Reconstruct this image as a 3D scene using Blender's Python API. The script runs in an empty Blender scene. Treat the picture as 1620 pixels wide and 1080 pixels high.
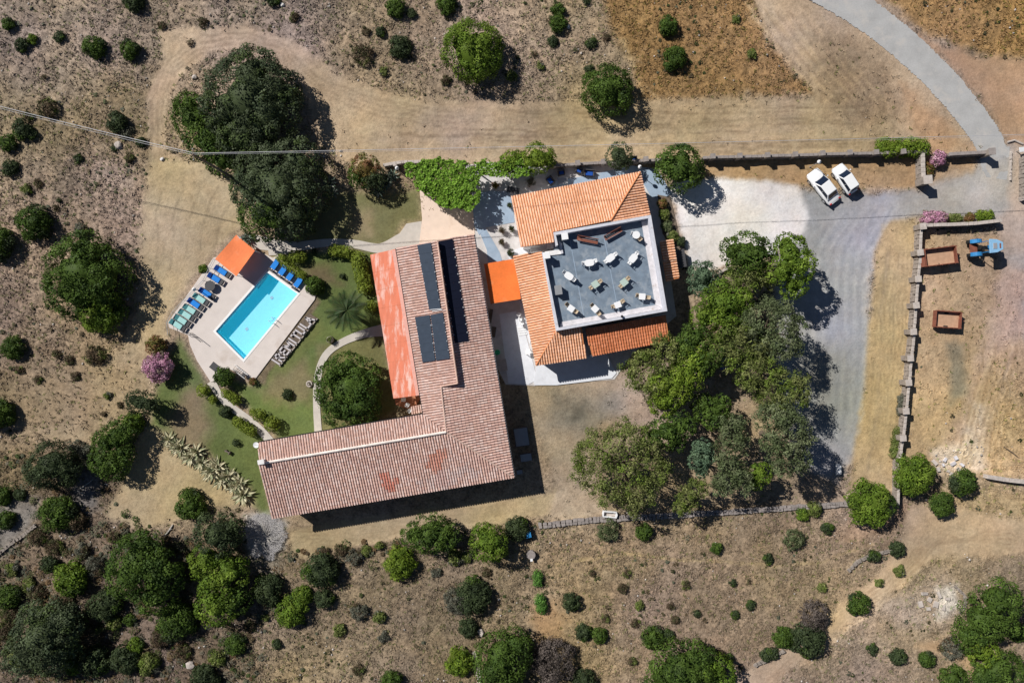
import bpy, math, random
import numpy as np
from mathutils import Vector
from mathutils.geometry import tessellate_polygon
from mathutils import noise as mnoise

# ------------------------------------------------------------------ camera, world, sun, exposure
SC = bpy.context.scene
COL = SC.collection
H = 80.0            # flying height of the camera above the yard, metres
S = 13.5            # photo pixels per metre at ground level
SUN_EL, SHADOW_DIR = math.radians(42), math.radians(-36)

cam = bpy.data.objects.new("camera", bpy.data.cameras.new("camera"))
COL.objects.link(cam)
cam.location = (0, 0, H)
cam.rotation_euler = (0, 0, 0)
cam.data.sensor_width = 36
cam.data.lens = 36 * H / 120.0
cam.data.clip_end = 3000
SC.camera = cam

world = bpy.data.worlds.new("World")
SC.world = world
world.use_nodes = True
wn = world.node_tree
sky = wn.nodes.new("ShaderNodeTexSky")
sky.sky_type = 'NISHITA'
sky.sun_disc = False
sky.air_density = 0.6
sky.dust_density = 0.2
sky.sun_elevation = SUN_EL
sky.sun_rotation = math.radians(304)
bg = wn.nodes["Background"]
wn.links.new(sky.outputs[0], bg.inputs[0])
bg.inputs[1].default_value = 0.05

sl = bpy.data.lights.new("sun", 'SUN')
sl.energy = 5.0
sl.angle = math.radians(0.5)
sl.color = (1.0, 0.955, 0.90)
sun = bpy.data.objects.new("sun", sl)
COL.objects.link(sun)
d = Vector((math.cos(SHADOW_DIR) * math.cos(SUN_EL), math.sin(SHADOW_DIR) * math.cos(SUN_EL), -math.sin(SUN_EL)))
sun.rotation_euler = d.to_track_quat('-Z', 'Y').to_euler()
sun.location = (-40, 30, 60)

SC.view_settings.view_transform = 'Standard'
SC.view_settings.look = 'None'
SC.view_settings.exposure = 0.10
SC.view_settings.gamma = 1.0
SC.view_settings.use_curve_mapping = False
SC.render.engine = 'CYCLES'
SC.cycles.max_bounces = 6
SC.cycles.transparent_max_bounces = 8
SC.cycles.use_denoising = True

rng = np.random.default_rng(7)
random.seed(7)

def U(px, py, z=0.0):
    """world point seen at a pixel of the photograph, at height z"""
    k = (1 - z / H) / S
    return ((px - 810) * k, (540 - py) * k, z)

def U2(px, py, z=0.0):
    return U(px, py, z)[:2]

# ------------------------------------------------------------------ object helpers
def link(o):
    COL.objects.link(o)
    return o

def tag(o, label=None, cat=None, group=None, kind=None):
    if label: o['label'] = label
    if cat: o['category'] = cat
    if group: o['group'] = group
    if kind: o['kind'] = kind
    return o

def thing(name, label, cat, loc=(0, 0, 0), rz=0.0, group=None):
    o = link(bpy.data.objects.new(name, None))
    o.empty_display_size = 0.3
    o.location = loc
    o.rotation_euler = (0, 0, rz)
    return tag(o, label, cat, group)

def copy_tree(o, parent=None):
    c = o.copy()
    COL.objects.link(c)
    if parent is not None:
        c.parent = parent
    for ch in list(o.children):
        copy_tree(ch, c)
    return c

class MB:
    def __init__(s):
        s.v, s.f, s.c = [], [], []

    def add(s, vs, fs, col=None):
        n = len(s.v)
        s.v += [tuple(p) for p in vs]
        s.f += [tuple(i + n for i in f) for f in fs]
        s.c += [col or (1, 1, 1)] * len(vs)
        return s

    def box(s, cx, cy, cz, sx, sy, sz, rz=0.0, tx=0.0, col=None, taper=1.0):
        """centre, full sizes; tx tilts about local y"""
        vs = []
        for dz in (-.5, .5):
            t = taper if dz > 0 else 1
            for a, b in ((-.5, -.5), (.5, -.5), (.5, .5), (-.5, .5)):
                x, y, z = a * sx * t, b * sy * t, dz * sz
                x, z = x * math.cos(tx) + z * math.sin(tx), -x * math.sin(tx) + z * math.cos(tx)
                vs.append((cx + x * math.cos(rz) - y * math.sin(rz), cy + x * math.sin(rz) + y * math.cos(rz), cz + z))
        return s.add(vs, [(3, 2, 1, 0), (4, 5, 6, 7), (0, 1, 5, 4), (1, 2, 6, 5), (2, 3, 7, 6), (3, 0, 4, 7)], col)

    def prism(s, pts, z0, z1, col=None, holes=()):
        """pts: xy loop; z0, z1 numbers or lists"""
        loops = [list(pts)] + [list(h) for h in holes]
        allp = [p for l in loops for p in l]
        n = len(allp)
        Z0 = z0 if hasattr(z0, '__len__') else [z0] * n
        Z1 = z1 if hasattr(z1, '__len__') else [z1] * n
        vs = [(p[0], p[1], Z0[i]) for i, p in enumerate(allp)] + [(p[0], p[1], Z1[i]) for i, p in enumerate(allp)]
        tris = tessellate_polygon([[Vector((p[0], p[1], 0)) for p in l] for l in loops])
        fs = []
        for t in tris:
            a, b, c = [allp[i] for i in t]
            cr = (b[0] - a[0]) * (c[1] - a[1]) - (b[1] - a[1]) * (c[0] - a[0])
            t = tuple(t) if cr > 0 else tuple(reversed(t))
            fs.append(tuple(i + n for i in t))
            fs.append(tuple(reversed(t)))
        o = 0
        for li, l in enumerate(loops):
            area = sum(l[i][0] * l[(i + 1) % len(l)][1] - l[(i + 1) % len(l)][0] * l[i][1] for i in range(len(l)))
            fw = (area > 0) == (li == 0)
            for i in range(len(l)):
                a, b = o + i, o + (i + 1) % len(l)
                fs.append((a, b, b + n, a + n) if fw else (b, a, a + n, b + n))
            o += len(l)
        return s.add(vs, fs, col)

    def tube(s, path, rad, n=6, col=None, caps=True):
        rad = rad if hasattr(rad, '__len__') else [rad] * len(path)
        P = [Vector(p) for p in path]
        vs = []
        for i, p in enumerate(P):
            t = (P[min(i + 1, len(P) - 1)] - P[max(i - 1, 0)]).normalized()
            up = Vector((0, 0, 1)) if abs(t.z) < .9 else Vector((1, 0, 0))
            a = t.cross(up).normalized()
            b = t.cross(a).normalized()
            for k in range(n):
                q = 2 * math.pi * k / n
                vs.append(tuple(p + (a * math.cos(q) + b * math.sin(q)) * rad[i]))
        fs = []
        for i in range(len(P) - 1):
            for k in range(n):
                fs.append((i * n + k, i * n + (k + 1) % n, (i + 1) * n + (k + 1) % n, (i + 1) * n + k))
        if caps:
            fs.append(tuple(range(n)))
            fs.append(tuple(reversed(range((len(P) - 1) * n, len(P) * n))))
        return s.add(vs, fs, col)

    def cyl(s, x, y, z0, z1, r0, r1=None, n=12, col=None):
        return s.tube([(x, y, z0), (x, y, z1)], [r0, r0 if r1 is None else r1], n, col)

    def dome(s, x, y, z, rx, ry, rz, n=12, m=5, rough=0.0, col=None):
        vs, fs = [], []
        for j in range(m + 1):
            a = -0.35 + (math.pi / 2 + .35) * j / m
            for k in range(n):
                q = 2 * math.pi * k / n
                e = 1 + rough * (random.random() - .5)
                vs.append((x + rx * e * math.cos(a) * math.cos(q), y + ry * e * math.cos(a) * math.sin(q), z + rz * e * math.sin(a)))
        for j in range(m):
            for k in range(n):
                fs.append((j * n + k, j * n + (k + 1) % n, (j + 1) * n + (k + 1) % n, (j + 1) * n + k))
        return s.add(vs, fs, col)

    def build(s, name, mat, parent=None, world_xy=False, smooth=False, bevel=0.0, kind=None, attr=False):
        off = Vector((0, 0, 0))
        if parent is not None and world_xy:
            p = parent
            while p is not None:
                off += Vector(p.location)
                p = p.parent
        me = bpy.data.meshes.new(name)
        me.from_pydata([(v[0] - off[0], v[1] - off[1], v[2] - off[2]) for v in s.v], [], s.f)
        me.validate()
        if attr and len(me.vertices) == len(s.c):
            a = me.color_attributes.new("Col", 'FLOAT_COLOR', 'POINT')
            a.data.foreach_set("color", np.array([(c[0], c[1], c[2], 1) for c in s.c], dtype=np.float32).ravel())
        if smooth:
            me.polygons.foreach_set("use_smooth", [True] * len(me.polygons))
        me.materials.append(mat)
        me.update()
        o = link(bpy.data.objects.new(name, me))
        if parent is not None:
            o.parent = parent
        if bevel:
            m = o.modifiers.new("bevel", 'BEVEL')
            m.width = bevel
            m.segments = 2
            m.limit_method = 'ANGLE'
        if kind:
            o['kind'] = kind
        return o

def np_mesh(name, V, F, C, mat, parent=None, off=None, kind=None, extra=None):
    """V (n,3), F (m,k) same k, C (n,3) linear colour"""
    me = bpy.data.meshes.new(name)
    if off is not None:
        V = V - np.array(off, dtype=np.float64)
    k = F.shape[1]
    me.vertices.add(len(V))
    me.vertices.foreach_set("co", V.astype(np.float32).ravel())
    me.loops.add(F.size)
    me.loops.foreach_set("vertex_index", F.astype(np.int32).ravel())
    me.polygons.add(len(F))
    me.polygons.foreach_set("loop_start", (np.arange(len(F)) * k).astype(np.int32))
    me.polygons.foreach_set("loop_total", np.full(len(F), k, dtype=np.int32))
    me.update(calc_edges=True)
    a = me.color_attributes.new("Col", 'FLOAT_COLOR', 'POINT')
    a.data.foreach_set("color", np.concatenate([C, np.ones((len(C), 1))], 1).astype(np.float32).ravel())
    for nm, arr in (extra or {}).items():
        at = me.attributes.new(nm, 'FLOAT', 'POINT')
        at.data.foreach_set("value", arr.astype(np.float32))
    me.materials.append(mat)
    o = link(bpy.data.objects.new(name, me))
    if parent is not None:
        o.parent = parent
    if kind:
        o['kind'] = kind
    return o

def lin(r, g, b):
    f = lambda c: (c / 255 / 12.92) if c <= 10 else ((c / 255 + .055) / 1.055) ** 2.4
    return (f(r), f(g), f(b))

# ------------------------------------------------------------------ materials
def nodes_of(name):
    m = bpy.data.materials.new(name)
    m.use_nodes = True
    nt = m.node_tree
    return m, nt, nt.nodes, nt.links, nt.nodes["Principled BSDF"]

def M(name, rgb, rough=.7, metal=0.0, var=.18, scale=3.0, bump=.25, attr=False, spec=.3, fine=25.0, stain=None, aniso=None):
    m, nt, N, L, B = nodes_of(name)
    B.inputs['Roughness'].default_value = rough
    B.inputs['Metallic'].default_value = metal
    B.inputs['Specular IOR Level'].default_value = spec
    geo = N.new("ShaderNodeTexCoord")
    mp = N.new("ShaderNodeMapping")
    L.new(geo.outputs['Object'], mp.inputs[0])
    if aniso: mp.inputs['Scale'].default_value = aniso
    n1 = N.new("ShaderNodeTexNoise"); n1.inputs['Scale'].default_value = scale; n1.inputs['Detail'].default_value = 5
    n2 = N.new("ShaderNodeTexNoise"); n2.inputs['Scale'].default_value = fine; n2.inputs['Detail'].default_value = 3
    L.new(mp.outputs[0], n1.inputs[0]); L.new(mp.outputs[0], n2.inputs[0])
    mr = N.new("ShaderNodeMapRange"); mr.inputs[1].default_value = .25; mr.inputs[2].default_value = .75
    mr.inputs[3].default_value = 1 - var; mr.inputs[4].default_value = 1 + var
    L.new(n1.outputs[0], mr.inputs[0])
    mr2 = N.new("ShaderNodeMapRange"); mr2.inputs[1].default_value = .25; mr2.inputs[2].default_value = .75
    mr2.inputs[3].default_value = 1 - var * .6; mr2.inputs[4].default_value = 1 + var * .6
    L.new(n2.outputs[0], mr2.inputs[0])
    mul = N.new("ShaderNodeMath"); mul.operation = 'MULTIPLY'
    L.new(mr.outputs[0], mul.inputs[0]); L.new(mr2.outputs[0], mul.inputs[1])
    vm = N.new("ShaderNodeVectorMath"); vm.operation = 'SCALE'
    if attr:
        at = N.new("ShaderNodeAttribute"); at.attribute_name = "Col"
        L.new(at.outputs['Color'], vm.inputs[0])
    else:
        vm.inputs[0].default_value = rgb
    L.new(mul.outputs[0], vm.inputs['Scale'])
    out = vm.outputs[0]
    if stain:
        n3 = N.new("ShaderNodeTexNoise"); n3.inputs['Scale'].default_value = stain[1]; n3.inputs['Detail'].default_value = 6
        n3.inputs['Roughness'].default_value = .65
        L.new(mp.outputs[0], n3.inputs[0])
        r3 = N.new("ShaderNodeMapRange"); r3.inputs[1].default_value = stain[2]; r3.inputs[2].default_value = stain[2] + .15
        L.new(n3.outputs[0], r3.inputs[0])
        mx = N.new("ShaderNodeMix"); mx.data_type = 'RGBA'
        L.new(r3.outputs[0], mx.inputs[0]); L.new(out, mx.inputs[6]); mx.inputs[7].default_value = (*stain[0], 1)
        out = mx.outputs[2]
    L.new(out, B.inputs['Base Color'])
    if bump:
        bp = N.new("ShaderNodeBump"); bp.inputs['Strength'].default_value = bump; bp.inputs['Distance'].default_value = .03
        L.new(n2.outputs[0], bp.inputs['Height']); L.new(bp.outputs[0], B.inputs['Normal'])
    return m

def ground_material():
    m, nt, N, L, B = nodes_of("ground_soil")
    B.inputs['Roughness'].default_value = .95
    B.inputs['Specular IOR Level'].default_value = .1
    tc = N.new("ShaderNodeTexCoord")
    at = N.new("ShaderNodeAttribute"); at.attribute_name = "Col"
    gr = N.new("ShaderNodeAttribute"); gr.attribute_name = "grit"

    def nz(scale, detail, rough=.6):
        n = N.new("ShaderNodeTexNoise"); n.inputs['Scale'].default_value = scale
        n.inputs['Detail'].default_value = detail; n.inputs['Roughness'].default_value = rough
        L.new(tc.outputs['Object'], n.inputs[0]); return n.outputs[0]

    def mp(v, a, b, lo, hi):
        r = N.new("ShaderNodeMapRange"); r.inputs[1].default_value = a; r.inputs[2].default_value = b
        r.inputs[3].default_value = lo; r.inputs[4].default_value = hi
        L.new(v, r.inputs[0]); return r.outputs[0]

    def ma(op, a, b):
        n = N.new("ShaderNodeMath"); n.operation = op
        for i, v in enumerate((a, b)):
            if isinstance(v, (int, float)): n.inputs[i].default_value = v
            else: L.new(v, n.inputs[i])
        return n.outputs[0]
    fine = nz(3.2, 4, .7)
    mid = nz(.9, 5)
    big = nz(.13, 5)
    tiny = nz(11, 2)
    a = mp(fine, .3, .7, -.50, .46)
    b = mp(mid, .3, .7, -.36, .34)
    c = mp(big, .3, .7, -.10, .10)
    t = mp(tiny, .3, .7, -.22, .22)
    s = ma('ADD', ma('ADD', a, b), t)
    s = ma('MULTIPLY', s, ma('ADD', ma('MULTIPLY', gr.outputs['Fac'], .9), .08))
    s = ma('ADD', ma('ADD', s, c), 1.0)
    s = ma('MAXIMUM', s, .25)
    # pale stones and straw flecks
    vo = N.new("ShaderNodeTexVoronoi"); vo.inputs['Scale'].default_value = 2.6; vo.inputs['Randomness'].default_value = 1
    L.new(tc.outputs['Object'], vo.inputs[0])
    st = mp(vo.outputs['Distance'], .07, .15, 1, 0)
    st = ma('MULTIPLY', st, mp(nz(.5, 3), .48, .60, 0, 1))
    st = ma('MULTIPLY', st, ma('MULTIPLY', gr.outputs['Fac'], .5))
    vm = N.new("ShaderNodeVectorMath"); vm.operation = 'SCALE'
    L.new(at.outputs['Color'], vm.inputs[0]); L.new(s, vm.inputs['Scale'])
    # warm / cool drift
    hue = N.new("ShaderNodeMix"); hue.data_type = 'RGBA'; hue.blend_type = 'MULTIPLY'
    L.new(mp(nz(.35, 4), .35, .65, 0, .9), hue.inputs[0])
    L.new(vm.outputs[0], hue.inputs[6]); hue.inputs[7].default_value = (1.04, .98, .93, 1)
    mx = N.new("ShaderNodeMix"); mx.data_type = 'RGBA'
    L.new(st, mx.inputs[0]); L.new(hue.outputs[2], mx.inputs[6]); mx.inputs[7].default_value = (.46, .42, .38, 1)
    L.new(mx.outputs[2], B.inputs['Base Color'])
    hgt = ma('MULTIPLY', ma('ADD', fine, ma('MULTIPLY', tiny, .4)), ma('ADD', gr.outputs['Fac'], .15))
    bp = N.new("ShaderNodeBump"); bp.inputs['Strength'].default_value = .6; bp.inputs['Distance'].default_value = .22
    L.new(hgt, bp.inputs['Height']); L.new(bp.outputs[0], B.inputs['Normal'])
    return m

def foliage_material():
    m, nt, N, L, B = nodes_of("foliage")
    B.inputs['Roughness'].default_value = .55
    B.inputs['Specular IOR Level'].default_value = .10
    at = N.new("ShaderNodeAttribute"); at.attribute_name = "Col"
    tc = N.new("ShaderNodeTexCoord")
    n = N.new("ShaderNodeTexNoise"); n.inputs['Scale'].default_value = 14
    L.new(tc.outputs['Object'], n.inputs[0])
    r = N.new("ShaderNodeMapRange"); r.inputs[1].default_value = .3; r.inputs[2].default_value = .7
    r.inputs[3].default_value = .8; r.inputs[4].default_value = 1.2
    L.new(n.outputs[0], r.inputs[0])
    vm = N.new("ShaderNodeVectorMath"); vm.operation = 'SCALE'
    L.new(at.outputs['Color'], vm.inputs[0]); L.new(r.outputs[0], vm.inputs['Scale'])
    L.new(vm.outputs[0], B.inputs['Base Color'])
    tr = N.new("ShaderNodeBsdfTranslucent")
    L.new(vm.outputs[0], tr.inputs[0])
    mix = N.new("ShaderNodeMixShader"); mix.inputs[0].default_value = .18
    L.new(B.outputs[0], mix.inputs[1]); L.new(tr.outputs[0], mix.inputs[2])
    L.new(mix.outputs[0], N["Material Output"].inputs[0])
    return m

def water_material():
    m, nt, N, L, B = nodes_of("pool_water")
    B.inputs['Base Color'].default_value = (.01, .66, 1, 1)
    B.inputs['Roughness'].default_value = .06
    B.inputs['Specular IOR Level'].default_value = .3
    B.inputs['Alpha'].default_value = .27
    n = N.new("ShaderNodeTexNoise"); n.inputs['Scale'].default_value = 2.5; n.inputs['Detail'].default_value = 3
    tc = N.new("ShaderNodeTexCoord"); L.new(tc.outputs['Object'], n.inputs[0])
    bp = N.new("ShaderNodeBump"); bp.inputs['Strength'].default_value = .08; bp.inputs['Distance'].default_value = .01
    L.new(n.outputs[0], bp.inputs['Height']); L.new(bp.outputs[0], B.inputs['Normal'])
    return m

GROUND = ground_material()
LEAF = foliage_material()
WATER = water_material()
BARK = M("bark", (.13, .10, .075), .9, var=.3, scale=6, bump=.6)
DEADWOOD = M("bleached_wood", (.42, .40, .37), .9, var=.2)
TILE = M("clay_tile", (1, 1, 1), .8, attr=True, var=.16, scale=7, bump=.2)
DECKROOF = M("roof_underlay_clay", (.42, .25, .20), .9)
TILEDECK_OR = M("roof_underlay_orange", (.58, .22, .09), .9)
WALL_CREAM = M("cream_render", (.60, .53, .43), .9, var=.08, stain=((.42, .36, .30), .8, .6))
WALL_WHITE = M("white_render", (.72, .71, .70), .9, var=.06, stain=((.5, .47, .44), .7, .62))
PARAPET = M("grey_white_parapet", (.56, .57, .62), .85, var=.1, stain=((.40, .38, .38), 1.2, .58))
TERRACE = M("blue_grey_membrane", (.165, .212, .268), .8, var=.22, scale=1.3, spec=.15, stain=((.25, .29, .335), 1.1, .50))
LEDGE = M("pale_ledge", (.60, .58, .60), .9, var=.16, scale=2, stain=((.42, .33, .27), 1.6, .6))
PAVE = M("pale_deck_stone", (.62, .56, .52), .9, var=.06, scale=.8, bump=.1, stain=((.53, .46, .41), .35, .56))
PATHM = M("path_concrete", (.52, .48, .43), .9, var=.1, scale=1.5)
PEACH = M("peach_terrace_stone", (.72, .58, .48), .9, var=.07, scale=1.2, stain=((.62, .48, .38), .6, .58))
YARDM = M("courtyard_screed", (.56, .54, .53), .9, var=.16, scale=1.2, bump=.3, stain=((.38, .35, .33), .5, .56))
BLUESLAB = M("blue_grey_concrete", (.30, .385, .49), .85, var=.12, scale=1, stain=((.34, .41, .48), .5, .55))
WHITEPAVE = M("white_concrete", (.66, .68, .72), .85, var=.07, scale=1.5, stain=((.52, .52, .54), .6, .6))
ASPHALT = M("worn_road", (.37, .37, .365), .9, var=.12, scale=.6, bump=.25, stain=((.44, .42, .395), .5, .52), fine=7)
COPING = M("white_coping", (.80, .80, .79), .7, var=.04)
BASIN = M("pool_lining", (.42, .92, 1.0), .6, var=.04, bump=0)
ORANGE = M("orange_fabric", (.84, .23, .085), .85, var=.10, scale=.9, bump=.3, fine=5, stain=((.80, .30, .15), .7, .55))
ORANGE2 = M("deep_orange_fabric", (.82, .19, .04), .85, var=.10, scale=.9, bump=.3, fine=5, stain=((.80, .26, .09), .6, .55))
REDSHEET = M("weathered_red_sheet", (.66, .20, .115), .75, var=.12, scale=1.5, bump=.15, aniso=(2.0, .45, 1),
             stain=((.76, .50, .43), .9, .50))
REDEDGE = M("faded_pink_sheet", (.70, .38, .32), .8, var=.1)
SOLAR = M("solar_glass", (.050, .066, .092), .22, var=.1, bump=0, spec=.5)
SOLARDARK = M("solar_glass_black", (.008, .010, .022), .35, var=.1, bump=0, spec=.3)
ALU = M("aluminium", (.62, .63, .65), .4, .6, var=.05, bump=0)
STEEL = M("galvanised_steel", (.35, .36, .37), .5, .5, var=.08, bump=0)
DARKM = M("black_metal", (.02, .02, .022), .5, .2, var=.1, bump=0)
WHITEP = M("white_plastic", (.78, .79, .80), .5, var=.03, bump=0)
CARPAINT = M("white_car_paint", (.78, .79, .80), .25, var=.015, bump=0, spec=.6)
GLASS = M("dark_car_glass", (.01, .016, .035), .06, var=0, bump=0, spec=.6)
WINDOWG = M("window_glass", (.03, .045, .06), .08, var=0, bump=0, spec=.6)
RUBBER = M("rubber", (.018, .018, .018), .85, var=.1, bump=0)
LIGHTG = M("headlight_glass", (.6, .62, .65), .1, var=0, bump=0, spec=.6)
REDG = M("tail_light_red", (.4, .01, .01), .2, var=0, bump=0)
RUST = M("rusty_steel", (.23, .085, .055), .85, .2, var=.3, scale=3, stain=((.42, .20, .12), 1.5, .58))
RUSTBED = M("sandy_rust_bed", (.46, .29, .19), .9, var=.15, scale=2, stain=((.34, .17, .10), 1.3, .6))
TRACTORBLUE = M("tractor_blue", (.03, .20, .45), .45, var=.12, scale=3)
TRACTORLIGHT = M("faded_blue_roof", (.22, .42, .62), .55, var=.12, scale=3, stain=((.45, .58, .70), 2, .58))
BLUEFAB = M("blue_cushion", (.02, .22, .68), .85, var=.08, bump=.1)
NAVYFAB = M("navy_cushion", (.01, .07, .34), .85, var=.08, bump=.1)
TEALFAB = M("pale_teal_cushion", (.34, .60, .58), .85, var=.08, bump=.1)
TEALDK = M("teal_cushion", (.10, .34, .36), .85, var=.08, bump=.1)
DARKFRAME = M("dark_grey_frame", (.06, .06, .065), .6, var=.1, bump=0)
BROWNW = M("brown_wood", (.25, .085, .05), .7, var=.2, scale=4)
WICKER = M("beige_wicker", (.52, .42, .30), .8, var=.15, fine=60)
PALEGREEN = M("pale_green_top", (.42, .52, .46), .6, var=.05)
STONE = M("dry_stone", (.27, .235, .205), .95, var=.28, scale=2.5, bump=.7)
STONEG = M("wall_capping", (.27, .24, .225), .95, var=.2, scale=3, bump=.5)
PALEST = M("pale_stone", (.46, .41, .37), .95, var=.2, scale=3, bump=.5)
LETTER = M("painted_letter", (.52, .49, .50), .85, var=.12, scale=5)
WOODP = M("weathered_pole", (.16, .13, .11), .9, var=.2)
TERRACOTTA = M("terracotta", (.42, .17, .09), .8, var=.1)
WIREM = M("wire", (.62, .62, .64), .5, .3, var=0, bump=0)
GREENP = M("green_plastic", (.03, .38, .17), .5, var=.05, bump=0)
BLUETARP = M("blue_tarp", (.03, .10, .42), .5, var=.2, scale=4)
EARTH = M("garden_soil", (.14, .11, .085), .95, var=.3, scale=3)

# ------------------------------------------------------------------ the land: one relief sheet, split into soil, lawn and gravel
def vnoise(x, y, scale, seed, octaves=4, rough=.55):
    out = np.zeros_like(x); amp = 1; tot = 0
    for o in range(octaves):
        r = np.random.default_rng(seed * 31 + o)
        n = 256
        g = r.random((n, n))
        u, v = x * scale * 2 ** o + 1000.37, y * scale * 2 ** o + 1000.71
        iu, iv = np.floor(u).astype(int), np.floor(v).astype(int)
        fu, fv = u - iu, v - iv
        fu, fv = fu * fu * (3 - 2 * fu), fv * fv * (3 - 2 * fv)
        a, b = g[iu % n, iv % n], g[(iu + 1) % n, iv % n]
        c, e = g[iu % n, (iv + 1) % n], g[(iu + 1) % n, (iv + 1) % n]
        out += amp * ((a * (1 - fu) + b * fu) * (1 - fv) + (c * (1 - fu) + e * fu) * fv)
        tot += amp; amp *= rough
    return out / tot

def sdf(X, Y, poly):
    """signed distance (negative inside) to a pixel polygon, in pixels"""
    P = np.array(poly, float)
    d2 = np.full(X.shape, 1e18); ins = np.zeros(X.shape, bool)
    for i in range(len(P)):
        ax, ay = P[i]; bx, by = P[(i + 1) % len(P)]
        ex, ey = bx - ax, by - ay
        t = np.clip(((X - ax) * ex + (Y - ay) * ey) / (ex * ex + ey * ey + 1e-9), 0, 1)
        d2 = np.minimum(d2, (X - ax - t * ex) ** 2 + (Y - ay - t * ey) ** 2)
        c = (ay > Y) != (by > Y)
        ins ^= c & (X < ex * (Y - ay) / (ey if abs(ey) > 1e-9 else 1e-9) + ax)
    dd = np.sqrt(d2)
    return np.where(ins, -dd, dd)

def line_d(X, Y, pts):
    d2 = np.full(X.shape, 1e18)
    for (ax, ay), (bx, by) in zip(pts[:-1], pts[1:]):
        ex, ey = bx - ax, by - ay
        t = np.clip(((X - ax) * ex + (Y - ay) * ey) / (ex * ex + ey * ey + 1e-9), 0, 1)
        d2 = np.minimum(d2, (X - ax - t * ex) ** 2 + (Y - ay - t * ey) ** 2)
    return np.sqrt(d2)

SCRUB = (141, 123, 106)
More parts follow.
